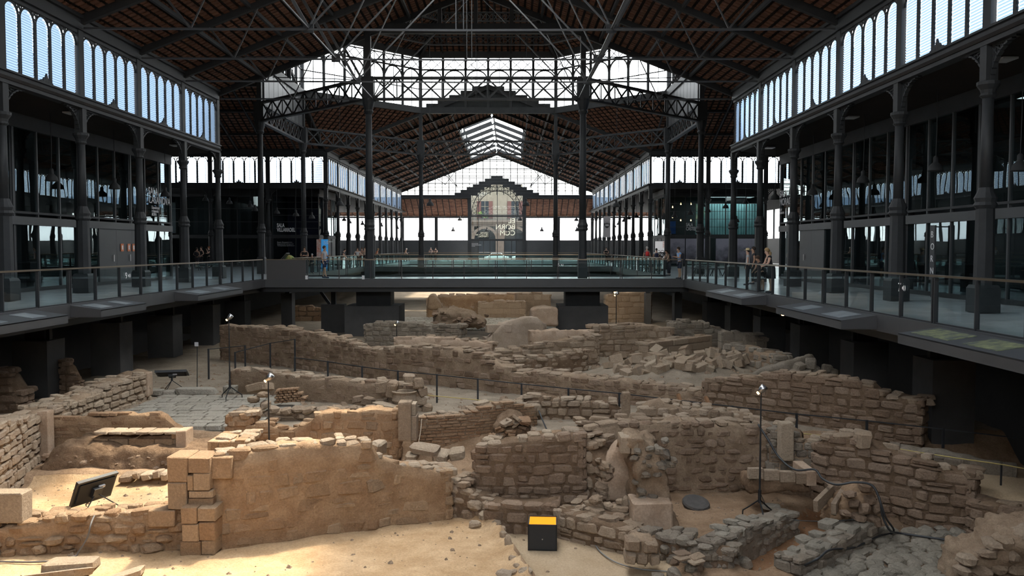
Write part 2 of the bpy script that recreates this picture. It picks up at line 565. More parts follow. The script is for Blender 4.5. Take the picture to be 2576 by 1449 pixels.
# rear end of the near nave, closed on its sides
t = struct('wall_rear_sides')
block('boarding', (XL - 0.1, -8, ZS - 0.4), (XL + 0.1, NEAR0, ZE), M['board'], t)
block('boarding', (XR - 0.1, -8, ZS - 0.4), (XR + 0.1, NEAR0, ZE), M['board'], t)
t = struct('wall_rear')
block('boarding', (XL - 15, -8.2, 0), (XR + 15, -8, 6.0), M['board'], t)
for x in range(-14, 12, 3):
    block('mullion', (x - 0.06, -8.1, 6), (x + 0.06, -8, 13.5), M['iron'], t)

# ---- roofs
class RoofField:
    pass
def inside(poly, u, v):
    c = False
    n = len(poly)
    for i in range(n):
        (x0, y0), (x1, y1) = poly[i], poly[(i + 1) % n]
        if (y0 > v) != (y1 > v) and u < (x1 - x0) * (v - y0) / (y1 - y0) + x0:
            c = not c
    return c
TILE = MB().box((0, 0, 0), (1, 1, 1)).mesh('tile', M['tile'])
def roof(name, poly, udir, pu, pv, cu=0.68, cv=0.66, parts=0, hole=None, label=None):
    """boarding polygon with terracotta tiles on its underside; the `parts` tiles nearest the camera are objects, the rest one field"""
    P = [Vector(p) for p in poly]
    u = Vector(udir).normalized()
    n = (P[1] - P[0]).cross(P[2] - P[0])
    for i in range(len(P)):
        if n.length > 1e-3: break
        n = (P[(i + 1) % len(P)] - P[i]).cross(P[(i + 2) % len(P)] - P[i])
    n.normalize()
    if n.z > 0: n = -n                       # n points down into the hall
    v = n.cross(u).normalized()
    if v.z < 0: v = -v
    O = P[0]
    p2 = [((p - O).dot(u), (p - O).dot(v)) for p in P]
    h2 = None
    if hole:
        h2 = [((Vector(p) - O).dot(u), (Vector(p) - O).dot(v)) for p in hole]
    root = struct(name, label=label)
    if not hole:
        MB().plate([p - n * 0.09 for p in P], n, 0.08).build('roof_boarding', M['board'], root)
    u0, u1 = min(a for a, _ in p2), max(a for a, _ in p2)
    v0, v1 = min(b for _, b in p2), max(b for _, b in p2)
    if hole:                                  # boarding in strips around the opening (hole touches the top edge)
        hu0, hu1 = min(a for a, _ in h2), max(a for a, _ in h2)
        hv0 = min(b for _, b in h2)
        for (a, b, c, d) in ((u0, u1, v0, hv0), (u0, hu0, hv0, v1), (hu1, u1, hv0, v1)):
            if b - a > 0.01 and d - c > 0.01:
                MB().plate([O + u * x + v * y - n * 0.09 for x, y in ((a, c), (b, c), (b, d), (a, d))], n, 0.08).build('roof_boarding', M['board'], root)
    cells = []
    iu = int((u1 - u0) / pu); iv = int((v1 - v0) / pv)
    for a in range(iu):
        for b in range(iv):
            x, y = u0 + (a + 0.5) * pu, v0 + (b + 0.5) * pv
            if inside(p2, x, y) and not (h2 and inside(h2, x, y)):
                cells.append(O + u * x + v * y + n * R.uniform(0.0, 0.02))
    rot = Matrix((u, v, n)).transposed()
    big = set()
    if parts:
        vis = []
        for i, c in enumerate(cells):
            dd = c.y
            if dd < 3: continue
            px = CX + F * (c.x / dd) ; py = 624 - F * (c.z - EYE) / dd
            if -10 < px < 2590 and py > -10:
                vis.append((dd, i))
        vis.sort()
        big = set(i for _, i in vis[:parts])
    mb = MB()
    for i, c in enumerate(cells):
        if i in big:
            link('tile', TILE, root, Matrix.Translation(c) @ rot.to_4x4() @ Matrix.Diagonal((pu * cu, pv * cv, 0.05, 1)))
        else:
            mb.box(c, (pu * cu, pv * cv, 0.05), rot)
    if mb.v:
        f = mb.build('tile_field', M['tile'], root)
        f['kind'] = 'stuff'
    return root
LX = 3.4                                       # half width of the ridge lantern
def slope_z(dx):                               # height of the nave roof at distance dx from the axis
    return ZE + SL * (HW - dx)
def nave_roof(nm, d0, d1, ld0, ld1, pu, pv, parts):
    for s, side in ((-1, 'left'), (1, 'right')):
        X = lambda dx: XC + s * dx
        poly = [(X(HW + 0.3), d0, slope_z(HW + 0.3)), (X(HW + 0.3), d1, slope_z(HW + 0.3)), (X(0), d1, ZR), (X(0), d0, ZR)]
        hole = [(X(LX), ld0, slope_z(LX)), (X(LX), ld1, slope_z(LX)), (X(-0.2), ld1, slope_z(-0.2)), (X(-0.2), ld0, slope_z(-0.2))]
        roof('ceiling_%s_%s' % (nm, side), poly, (0, 1, 0), pu, pv, parts=parts, hole=hole)
nave_roof('near', -8, D1, -4, 40, 0.36, 0.38, 300)
nave_roof('far', D2, D3, 88, 119, 0.50, 0.40, 0)
# crossing arms: far slope and near slope, left and right
dm = (D1 + D2) / 2
for s, side in ((-1, 'left'), (1, 'right')):
    xa = XL if s < 0 else XR
    xb = TL - 1 if s < 0 else TR + 1
    roof('ceiling_arm_far_' + side, [(xa, D2 + 0.3, ZE - 0.1), (xb, D2 + 0.3, ZE - 0.1), (xb, dm, ZR), (xa, dm, ZR)], (1, 0, 0), 0.5, 0.42)
    roof('ceiling_arm_near_' + side, [(xa, D1 - 0.3, ZE - 0.1), (xb, D1 - 0.3, ZE - 0.1), (xb, dm, ZR), (xa, dm, ZR)], (1, 0, 0), 0.5, 0.42)
# corner patches of the crossing
zk = slope_z(A8) - 0.05
for s, side in ((-1, 'left'), (1, 'right')):
    xe = XL if s < 0 else XR
    roof('ceiling_corner_far_' + side, [(xe, D2, ZE), (XC + s * A8, D2, zk), (xe, dm + A8, zk)], Vector((xe - XC - s * A8, 0, 0)) - Vector((0, D2 - dm - A8, 0)), 0.5, 0.42)
    roof('ceiling_corner_near_' + side, [(xe, D1, ZE), (XC + s * A8, D1, zk), (xe, dm - A8, zk)], Vector((xe - XC - s * A8, 0, 0)) + Vector((0, D2 - dm - A8, 0)), 0.5, 0.42)
# rafters, purlins and eaves of the roofs
def rafters(nm, d0, d1, step, purl):
    t = struct('ceiling_ribs_' + nm)
    n = round((d1 - d0) / step)
    for s in (-1, 1):
        for k in range(n + 1):
            d = d1 - k * step if nm == 'near' else d0 + k * step
            bar('rafter', (XC + s * HW, d, ZE - 0.12), (XC + s * 0.1, d, ZR - 0.16), 0.22, 0.34, M['iron_dark'], t)
        for dx in purl:
            for (a, b) in ((d0, d1),):
                bar('purlin', (XC + s * dx, a, slope_z(dx) - 0.12), (XC + s * dx, b, slope_z(dx) - 0.12), 0.12, 0.16, M['iron_dark'], t)
        if nm == 'near':
            for k in range(n):
                d = d1 - k * step
                for (dxa, dxb) in ((HW, HW - 2.3), ):
                    pass
    return t
rafters('near', D1 - 9 * BAY, D1, BAY, (11.2, 8.9, 6.5, 3.45))
rafters('far', D2, D3, FB, (12.0, 10.2, 8.5, 6.8, 5.1, 3.45))
# arm ribs
for s, side in ((-1, 'left'), (1, 'right')):
    t = struct('ceiling_ribs_arm_' + side)
    xe = XL if s < 0 else XR
    for k in range(7):
        x = xe + s * k * BAY / 2
        bar('rafter', (x, D2, ZE - 0.1), (x, dm, ZR - 0.14), 0.1, 0.2, M['iron_dark'], t)
    for f in (0.2, 0.45, 0.7, 0.95):
        bar('purlin', (xe, D2 + (dm - D2) * f, ZE + (ZR - ZE) * f - 0.12), (xe + s * 15, D2 + (dm - D2) * f, ZE + (ZR - ZE) * f - 0.12), 0.14, 0.2, M['iron_dark'], t)

# ridge lanterns: glazed gabled skylight raised above the ridge opening
def lantern(name, d0, d1, n, label, gm='gable_glass'):
    t = struct(name, label=label)
    z0 = slope_z(LX); z1 = z0 + 1.35; z2 = z1 + SL * LX
    step = (d1 - d0) / n
    for k in range(n + 1):
        d = d0 + k * step
        for s in (-1, 1):
            bar('post', (XC + s * LX, d, z0 - 0.1), (XC + s * LX, d, z1), 0.1, 0.1, M['iron'], t)
            bar('glazing_bar', (XC + s * LX, d, z1), (XC, d, z2), 0.12, 0.16, M['iron'], t)
    for s in (-1, 1):
        bar('curb', (XC + s * LX, d0, z0), (XC + s * LX, d1, z0), 0.12, 0.25, M['iron'], t)
        bar('eaves_rail', (XC + s * LX, d0, z1), (XC + s * LX, d1, z1), 0.12, 0.14, M['iron'], t)
        bar('mid_rail', (XC + s * LX / 2, d0, (z1 + z2) / 2), (XC + s * LX / 2, d1, (z1 + z2) / 2), 0.06, 0.08, M['iron'], t)
        MB().quad((XC + s * LX, d0, z1), (XC + s * LX, d1, z1), (XC, d1, z2), (XC, d0, z2)).build('roof_glazing', M[gm], t)
        MB().quad((XC + s * LX, d0, z0), (XC + s * LX, d1, z0), (XC + s * LX, d1, z1), (XC + s * LX, d0, z1)).build('side_glazing', M[gm], t)
        for e in (d0, d1):
            pass
    bar('ridge_rail', (XC, d0, z2), (XC, d1, z2), 0.14, 0.18, M['iron'], t)
    for e in (d0, d1):
        MB().plate([(XC - LX, e, z0), (XC + LX, e, z0), (XC + LX, e, z1), (XC, e, z2), (XC - LX, e, z1)], (0, 1, 0), 0.04).build('end_boarding', M['iron'], t)
    return t
lantern('ceiling_lantern_near', -4, 29.5, 7, None)
lantern('ceiling_lantern_frosted', 29.6, 40, 3, None, 'frost')  # added skylight above the view, soft top light for the middle ruins
LF = lantern('ceiling_lantern_far', 88, 119, 6, None)
for o in list(LF.children):
    if o.name.startswith('end_boarding'):
        bpy.data.objects.remove(o)
# far lantern: open glazed ends
MB().plate([(XC - LX, 119, slope_z(LX)), (XC + LX, 119, slope_z(LX)), (XC + LX, 119, slope_z(LX) + 1.35), (XC, 119, slope_z(LX) + 1.35 + SL * LX), (XC - LX, 119, slope_z(LX) + 1.35)], (0, 1, 0), 0.02).build('end_glazing', M['gable_glass'], LF)
for s in (-1, 1):
    MB().plate([(XC, 88, ZR), (XC + s * LX, 88, slope_z(LX)), (XC + s * LX, 88, slope_z(LX) + 1.35), (XC, 88, slope_z(LX) + 1.35 + SL * LX)], (0, 1, 0), 0.04).build('end_boarding', M['iron'], LF) if False else None

# ---- crossing: eight corner columns, ring girder, drum with windows, pyramidal roof
OCT = []
for k in range(8):
    a = PI / 8 + k * PI / 4
    rr = HW / math.cos(PI / 8)
    OCT.append(Vector((XC + rr * math.cos(a), dm + rr * math.sin(a) * (D2 - D1) / (2 * HW), 0)))
def lattice(name, label, p, q, z0, z1, n, m=None, group=None, w=0.12, bw=0.09, cat='girder'):
    m = m or M['iron']
    p, q = Vector(p), Vector(q)
    t = thing(name, label, cat, ((p + q) / 2 + Vector((0, 0, z0))), 0, group)
    Z = Vector((0, 0, 1))
    bar('chord', p + Z * z1, q + Z * z1, 0.3, w, m, t)
    bar('chord', p + Z * z0, q + Z * z0, 0.3, w, m, t)
    for i in range(n):
        a, b = p + (q - p) * i / n, p + (q - p) * (i + 1) / n
        bar('brace', a + Z * z0, b + Z * z1, 0.05, bw, m, t)
        bar('brace', a + Z * z1, b + Z * z0, 0.05, bw, m, t)
        bar('upright', b + Z * z0, b + Z * z1, 0.06, bw, m, t)
    return t
FACE = ['right far', 'far right diagonal', 'far', 'far left diagonal', 'left', 'near left diagonal', 'near', 'near right diagonal']
FACE = ['far right diagonal', 'far', 'far left diagonal', 'left', 'near left diagonal', 'near', 'near right diagonal', 'right']
for k in range(8):
    p, q = OCT[k], OCT[(k + 1) % 8]
    e_ = (q - p).normalized() * 0.31
    p, q = p + e_, q - e_
    lattice('ring_girder', 'riveted iron girder of crossed bars, %s side of the octagon below the drum' % FACE[k], p, q, 9.4, 10.5, 9, group='ring girders of the octagon')
def drum_face(p, q, num):
    t = struct('window_%d' % num)
    e = (q - p); L = e.length; u = e / L
    Z = Vector((0, 0, 1))
    n = 6
    at = lambda x, z: p + u * x + Z * z
    bar('drum_base', at(0, ZB - 0.25), at(L, ZB - 0.25), 0.35, 0.5, M['iron'], t)
    bar('drum_head', at(0, ZT + 0.2), at(L, ZT + 0.2), 0.35, 0.5, M['iron'], t)
    zx = ZT - 1.05
    for z, h in ((zx, 0.12), (ZT - 0.02, 0.1), (ZT - 0.22, 0.07), (ZB + 1.5, 0.06)):
        bar('transom', at(0, z), at(L, z), 0.12, h, M['iron'], t)
    for i in range(n + 1):
        x = L * i / n
        bar('post', at(x, ZB), at(x, ZT), 0.2, 0.16, M['iron'], t)
    nx = 12
    for i in range(nx):
        a, b = L * i / nx, L * (i + 1) / nx
        bar('brace', at(a, zx), at(b, ZT - 0.22), 0.04, 0.05, M['iron'], t)
        bar('brace', at(b, zx), at(a, ZT - 0.22), 0.04, 0.05, M['iron'], t)
        bar('glazing_bar', at((a + b) / 2 if i % 1 else b, ZB), at(b, ZT), 0.05, 0.05, M['iron'], t)
    r = L / n / 2
    for i in range(n):
        cx = L * (i + 0.5) / n
        mb = MB()
        for j in range(10):
            a0, a1 = PI * j / 10, PI * (j + 1) / 10
            mb.plate([at(cx + math.cos(a) * rr, zx - r + math.sin(a) * rr) for a, rr in ((a0, r - 0.1), (a1, r - 0.1), (a1, r), (a0, r))], u.cross(Z), 0.1)
        mb.build('arch', M['iron'], t)
        off = u.cross(Z) * 0.02
        MB().quad(at(cx - r, ZB) + off, at(cx + r, ZB) + off, at(cx + r, ZT) + off, at(cx - r, ZT) + off).build('glazing', M['gable_glass'], t)
    return t
for k in range(8):
    drum_face(OCT[k], OCT[(k + 1) % 8], 101 + k)
APEX = Vector((XC, dm, 0))
ZD = ZT + 0.4
def dome_pt(p, f):
    v = p + (APEX - p) * f
    return Vector((v.x, v.y, ZD + 5.4 * f))
for k in range(8):
    p, q = OCT[k], OCT[(k + 1) % 8]
    roof('ceiling_dome_%s' % FACE[k].replace(' ', '_'), [dome_pt(p, 0), dome_pt(q, 0), dome_pt(q, 0.8), dome_pt(p, 0.8)], q - p, 0.5, 0.42)
DT = struct('ceiling_dome_top')                 # added unseen frosted skylight, lets more light down onto the far pit
MB().add([dome_pt(p, 0.8) + Vector((0, 0, 1.6)) for p in OCT], [tuple(range(8))]).build('top_glazing', M['frost'], DT)
for k in range(8):
    p, q = dome_pt(OCT[k], 0.8), dome_pt(OCT[(k + 1) % 8], 0.8)
    u_ = Vector((0, 0, 1.6))
    MB().quad(p, q, q + u_, p + u_).build('side_glazing', M['frost'], DT)
    bar('post', p, p + u_, 0.14, 0.14, M['iron'], DT)
t = struct('ceiling_dome_ribs')
for k in range(8):
    bar('hip_rafter', dome_pt(OCT[k], 0) - Vector((0, 0, 0.25)), dome_pt(OCT[k], 0.82) - Vector((0, 0, 0.25)), 0.22, 0.4, M['iron_dark'], t)
    p, q = OCT[k], OCT[(k + 1) % 8]
    for f in (0.2, 0.4, 0.6, 0.8):
        m_ = p + (q - p) * 0.5
    for i in range(1, 6):
        a = p + (q - p) * i / 6
        fe = min(0.8, 1.55 * min(i, 6 - i) / 6 + 0.05)
        top = dome_pt(a, 0.0)
        b2 = a + (APEX - (p + q) / 2) * 0.8 * 1.0
        hh = min(1.0, min(i, 6 - i) / 3 / 0.8) * 0.8
        b2 = a + (APEX - (p + q) / 2) * hh
        bar('rafter', Vector((a.x, a.y, ZD - 0.1)), Vector((b2.x, b2.y, ZD + 5.4 * hh - 0.1)), 0.1, 0.16, M['iron_dark'], t)
for k in (0, 1, 2, 3, 7):
    for f, num in ((0.19, 'lower'), (0.40, 'upper')):
        p, q = dome_pt(OCT[k], f), dome_pt(OCT[(k + 1) % 8], f)
        lattice('roof_lattice', '%s latticed purlin under the %s slope of the octagon roof' % (num, FACE[k]), p - Vector((0, 0, p.z)), q - Vector((0, 0, q.z)), p.z - 1.0, p.z - 0.35, 14, w=0.06, bw=0.05, cat='lattice beam', group='latticed purlins of the octagon roof')
# stepped boarding that closes the far nave gable inside the drum
t = struct('wall_far_gable_steps')
for i in range(5):
    hwid = 5.2 * (1 - i / 5.4)
    block('step_board', (XC - hwid, D2 + 0.2, ZB + 0.0 + i * 0.36), (XC + hwid, D2 + 0.3, ZB + 0.0 + (i + 1) * 0.36), M['iron'], t)
# boarded corner screens beside the drum, seen past the roof ends
for s, side in ((-1, 'left'), (1, 'right')):
    t = struct('wall_drum_screen_' + side)
    xe = XL if s < 0 else XR
    for i in range(9):
        y = dm - A8 + 1.0 + i * 1.1
        block('board', (xe - 0.05, y, 10.6), (xe + 0.05, y + 1.04, ZB - 0.2), M['panel'], t)

# ---- roof trusses of the near nave
def truss(d, label):
    t = thing('roof_truss', label, 'roof truss', (XC, d, 9.4), 0, 'iron roof trusses of the near hall')
    zt = 9.42
    bar('tie_rod', (XL + 0.2, d, zt), (XC, d, zt - 0.06), 0.07, 0.07, M['rod'], t)
    bar('tie_rod', (XC, d, zt - 0.06), (XR - 0.2, d, zt), 0.07, 0.07, M['rod'], t)
    for s in (-1, 1):
        nx = XC + s * 5.4; n2 = XC + s * 9.6
        top = lambda dx: (XC + s * dx, d, slope_z(dx) - 0.3)
        bar('strut', (nx, d, zt), top(6.9), 0.12, 0.12, M['rod'], t)
        bar('tension_rod', (nx, d, zt), top(0.3), 0.06, 0.06, M['rod'], t)
        bar('tension_rod', (nx, d, zt), top(3.4), 0.05, 0.05, M['rod'], t)
        bar('strut', (n2, d, zt), top(10.6), 0.07, 0.07, M['rod'], t)
        bar('strut', (n2, d, zt), top(8.6), 0.05, 0.05, M['rod'], t)
        bar('joint_plate', (nx - 0.18, d, zt), (nx + 0.18, d, zt), 0.06, 0.3, M['iron'], t)
    for xx in ((XC - 0.15, XC + 0.12) if 30 < d < 33 else (XC,)):
        bar('hanger', (xx, d, zt - 0.05), (xx, d, ZR - 0.3), 0.035, 0.035, M['rod'] if 30 < d < 33 else M['iron'], t)
    if d > 28:
        for s in (-1, 1):                        # bracing rods to the next truss
            bar('brace_rod', (XC + s * 5.4, d - 0.1, 9.42), (XC + s * 5.4, d - BAY + 0.1, 9.42), 0.05, 0.05, M['rod'], t)
            bar('brace_rod', (XC + s * 10.6, d - 0.1, slope_z(10.6) - 0.45), (XC + s * 5.4, d - BAY + 0.1, 9.5), 0.04, 0.04, M['rod'], t)
    return t
for k in range(5):
    truss(D1 - k * BAY - (0.02 if k == 0 else 0), '%s iron roof truss of thin rods counted from the crossing' % ORD[k])
# far nave lattice trusses (light)
for k in range(1, 9, 2):
    d = D2 + k * FB
    t = thing('roof_truss', '%s slim roof truss in the far hall counted from the crossing' % ORD[(k - 1) // 2], 'roof truss', (XC, d, 9.4), 0, 'slim roof trusses of the far hall')
    bar('tie_rod', (XL, d, 9.5), (XR, d, 9.5), 0.06, 0.06, M['iron'], t)
    for s in (-1, 1):
        bar('strut', (XC + s * 6.2, d, 9.5), (XC + s * 3, d, slope_z(3) - 0.2), 0.06, 0.08, M['iron'], t)
        bar('strut', (XC + s * 6.2, d, 9.5), (XC + s * 9.0, d, slope_z(9) - 0.2), 0.06, 0.08, M['iron'], t)
        if k == 5:                               # long lattice brace hanging from the roof
            a, b = Vector((XC + s * 7.3, d, slope_z(7.3) - 0.1)), Vector((XC + s * 4.1, d, 8.5))
            w = Vector((0.28, 0, 0.2)) * s
            for q in (-0.5, 0.5):
                bar('lattice_brace', a + Vector((q * 0.9, 0, 0)), b + Vector((q * 0.1, 0, 0)), 0.06, 0.06, M['iron'], t)
            for i in range(9):
                f, g_ = i / 9, (i + 1) / 9
                qa, qb = 0.45 - 0.40 * f, 0.45 - 0.40 * g_
                bar('lattice_bar', a + (b - a) * f + Vector((-qa, 0, 0)), a + (b - a) * g_ + Vector((qb, 0, 0)), 0.04, 0.04, M['iron'], t)
                bar('lattice_bar', a + (b - a) * f + Vector((qa, 0, 0)), a + (b - a) * g_ + Vector((-qb, 0, 0)), 0.04, 0.04, M['iron'], t)
# ------------------------------------------------------------------ columns
def bracket_mb(sgn, h0, h1, reach, t=0.07):
    """pierced quarter-arch bracket from a pier to the beam above, in the local y-z plane"""
    mb = MB()
    n = 9
    y0 = 0.15
    pt = lambda f, o: (0, sgn * (y0 + reach * (1 - math.cos(f * PI / 2)) + 0), h0 + (h1 - h0) * math.sin(f * PI / 2) - o)
    for i in range(n):
        a, b = i / n, (i + 1) / n
        q = [pt(a, 0), pt(b, 0)]
        w = 0.05
        mb.plate([q[0], q[1], (0, q[1][1] + sgn * 0.03, q[1][2] - w), (0, q[0][1] + sgn * w, q[0][2] - 0.02)], (1, 0, 0), t * 1.6)
    for i in range(1, n):
        f = i / n
        p = pt(f, 0)
        mb.bar(p, (0, sgn * (y0), min(h1, p[2] + 0.25 * (1 - f) + 0.1)), 0.03, 0.03)
        mb.bar(p, (0, p[1] - sgn * 0.02, h1), 0.03, 0.03)
    mb.span((-0.05, min(0, sgn * y0), h1 - 0.05), (0.05, max(0, sgn * (y0 + reach)), h1))
    return mb
def column_meshes():
    d = {}
    d['base'] = MB().lathe([(0.40, 0.0), (0.40, 0.60), (0.34, 0.68)], 4, rot=PI / 4).mesh('base', M['iron'])
    d['lower_shaft'] = MB().lathe([(0.24, 0.6), (0.215, 2.62)], 8, rot=PI / 8).mesh('lower_shaft', M['iron'])
    d['ring'] = MB().lathe([(0.22, 2.58), (0.28, 2.66), (0.24, 2.74), (0.27, 2.84), (0.2, 2.98), (0.16, 3.1)], 12).mesh('ring', M['iron'])
    d['shaft'] = MB().lathe([(0.15, 2.9), (0.13, 5.4)], 12).mesh('shaft', M['iron'], True)
    d['capital'] = MB().lathe([(0.14, 5.3), (0.2, 5.36), (0.17, 5.42), (0.19, 5.5), (0.27, 5.62), (0.27, 5.70), (0.2, 5.72)], 12).mesh('capital', M['iron'])
    d['pier'] = MB().span((-0.15, -0.15, 5.68), (0.15, 0.15, 6.62)).mesh('pier', M['iron'])
    d['bracket_a'] = bracket_mb(1, 5.72, 6.58, 1.05).mesh('bracket', M['iron'])
    d['bracket_b'] = bracket_mb(-1, 5.72, 6.58, 1.05).mesh('bracket', M['iron'])
    return d
CM = column_meshes()
def column(x, y, label, rotz=0.0, group=None, br=(1, 1)):
    t = thing('iron_column', label, 'column', (x, y, 0), rotz, group)
    for nm in ('base', 'lower_shaft', 'ring', 'shaft', 'capital', 'pier'):
        link(nm, CM[nm], t, Matrix(), True)
    if br[0]: link('bracket', CM['bracket_a'], t, Matrix(), True)
    if br[1]: link('bracket', CM['bracket_b'], t, Matrix(), True)
    return t
for k in range(7):
    for s, side in ((-1, 'left'), (1, 'right')):
        w = 'corner iron column at the bridge end of the %s walkway' % side if k == 0 else '%s iron column along the %s walkway counted from the bridge' % (ORD[k], side)
        column(XL if s < 0 else XR, D1 - k * BAY, w, 0, 'arcade columns of the near hall', (k > 0, 1))
for k in range(11):
    for s, side in ((-1, 'left'), (1, 'right')):
        column(XL if s < 0 else XR, D2 + k * FB, '%s iron column of the far hall %s arcade counted from the crossing' % (ORD[k], side), 0, 'arcade columns of the far hall', (k < 10, k > 0))
for k in range(1, 4):
    for s, side in ((-1, 'left'), (1, 'right')):
        column((XL if s < 0 else XR) + s * k * BAY, D2, '%s iron column under the arched windows of the %s crossing arm' % (ORD[k - 1], side), PI / 2, 'columns of the crossing arms')
def tall_column(p, label):
    t = thing('tall_column', label, 'column', p, 0, 'tall columns of the octagon')
    a = lambda nm, mb, sm=False: mb.build(nm, M['iron'], t, sm, True)
    a('base', MB().lathe([(0.34, 0.0), (0.34, 0.95), (0.29, 1.05)], 4, rot=PI / 4))
    a('lower_shaft', MB().lathe([(0.23, 0.9), (0.22, 2.55)], 8, rot=PI / 8))
    a('ring', MB().lathe([(0.23, 2.5), (0.30, 2.6), (0.26, 2.68), (0.29, 2.8), (0.22, 2.95), (0.2, 3.1)], 12))
    a('shaft', MB().lathe([(0.19, 2.9), (0.165, 8.7)], 12), True)
    a('capital', MB().lathe([(0.17, 8.6), (0.26, 8.75), (0.22, 8.85), (0.3, 9.1), (0.34, 9.3), (0.34, 9.42)], 12))
    a('girder_seat', MB().span((-0.3, -0.3, 9.4), (0.3, 0.3, 10.55)))
    a('upper_post', MB().span((-0.14, -0.14, 10.5), (0.14, 0.14, ZT + 0.2)))
    return t
CN = ['right far', 'far right', 'far left', 'left far', 'left near', 'near left', 'near right', 'right near']
for k in range(8):
    tall_column(OCT[k], 'tall iron column carrying the %s corner of the octagon' % CN[k])

# ------------------------------------------------------------------ floors, bridge, pit
fl = struct('floor')
block('deck_slab', (-42, -8, -0.38), (PL, 131, -0.02), M['deck'], fl)
block('deck_slab', (PR, -8, -0.38), (40, 131, -0.02), M['deck'], fl)
block('deck_slab', (PL, DB0, -0.38), (PR, DB1, -0.02), M['deck'], fl)
block('deck_slab', (PL, 73.0, -0.38), (PR, 79.0, -0.02), M['deck'], fl)
block('deck_slab', (PL, 106.0, -0.38), (PR, 131, -0.02), M['deck'], fl)
block('deck_slab', (PL, -8, -0.38), (PR, 1.2, -0.02), M['deck'], fl)
t = struct('trim_7')                                   # steel fascias round the pit
def fas(p, q):
    bar('fascia', (p[0], p[1], -0.17), (q[0], q[1], -0.17), 0.06, 0.40, M['fascia'], t)
fas((PL, 1.2), (PL, DB0)); fas((PR, 1.2), (PR, DB0)); fas((PL, DB0), (PR, DB0)); fas((PL, DB1), (PR, DB1))
fas((PL, DB1), (PL, 73)); fas((PR, DB1), (PR, 73)); fas((PL, 73), (PR, 73))
block('girder', (PL - 0.5, DB0 + 0.3, -0.62), (PR + 0.5, DB0 + 0.6, -0.38), M['black'], t)
block('girder', (PL - 0.6, 1, -0.62), (PL - 0.3, 73, -0.38), M['black'], t)
block('girder', (PR + 0.3, 1, -0.62), (PR + 0.6, 73, -0.38), M['black'], t)
t = struct('wall_basement')
block('basement_side', (-19.3, -8, -6), (-19, 131, -0.38), M['void'], t)
block('basement_side', (15.7, -8, -6), (16, 131, -0.38), M['void'], t)
block('basement_end', (-19, 106, -6), (16, 106.3, -0.38), M['void'], t)
block('basement_end', (-19, -8, -6), (16, -7.7, -0.38), M['void'], t)
# outer shell of the aisles
for s, side, x0, x1 in ((-1, 'left', XL, -31.0), (1, 'right', XR, 27.5)):
    t = struct('wall_outer_' + side)
    xs = sorted((x1, x1 + s * 0.3))
    block('outer_wall', (xs[0], -8, 0), (xs[1], D1, 7), M['black'], t)
    block('outer_wall', (xs[0], D2, 0), (xs[1], D3 + 6, 2.6), M['panel'], t)
    block('outer_wall', (xs[0], D2, 5.6), (xs[1], D3 + 6, 7), M['iron'], t)
    t2 = struct('ceiling_aisle_' + side)
    MB().plate([(x0 - s * 0.2, -8, 6.75), (x1, -8, 5.2), (x1, D1 + 0.1, 5.2), (x0 - s * 0.2, D1 + 0.1, 6.75)], (0, 0, 1), 0.1).build('aisle_boarding', M['board'], t2)
    MB().plate([(x0 - s * 0.2, D2, 6.88), (x1, D2, 6.88), (x1, D3 + 6, 6.88), (x0 - s * 0.2, D3 + 6, 6.88)], (0, 0, 1), 0.1).build('aisle_boarding', M['board'], t2)
    for k in range(13):                                 # mullions of the far outer windows
        block('mullion', (x1 - 0.08, D2 + k * 4.2, 2.6), (x1 + 0.08, D2 + k * 4.2 + 0.4, 5.6), M['iron'], t)
    MB().quad((x1, D2, 2.6), (x1, D3 + 6, 2.6), (x1, D3 + 6, 5.6), (x1, D2, 5.6)).build('glazing', M['frost'], t)
    t3 = struct('wall_arm_end_' + side)
    xe = (TL - 1.2) if s < 0 else (TR + 1.2)
    xx = sorted((xe, xe + s * 0.2))
    block('arm_end_wall', (xx[0], D1, 0), (xx[1], D2, 7.0), M['black'], t3)
    MB().plate([(xe, D1, 7), (xe, D2, 7), (xe, D2, ZE), (xe, dm, ZR), (xe, D1, ZE)], (1, 0, 0), 0.1).build('arm_gable', M['board'], t3)
    t4 = struct('wall_arm_near_' + side)                # behind the near clerestory, closes the aisle end
    block('aisle_end', (min(x0 + s * 3, x1), D1 - 0.1, 0.0), (max(x0 + s * 3, x1), D1, 6.75), M['black'], t4)
# outside ground
st = struct('ground')
g = mat('pale_street', (0.42, 0.40, 0.37), (0.48, 0.46, 0.43), 0.3, 0.9)
for lo, hi in (((-150, -120, -0.9), (-45, 260, -0.6)), ((43, -120, -0.9), (150, 260, -0.6)), ((-45, 131, -0.9), (43, 260, -0.6)), ((-45, -120, -0.9), (43, -9, -0.6))):
    block('street', lo, hi, g, st)

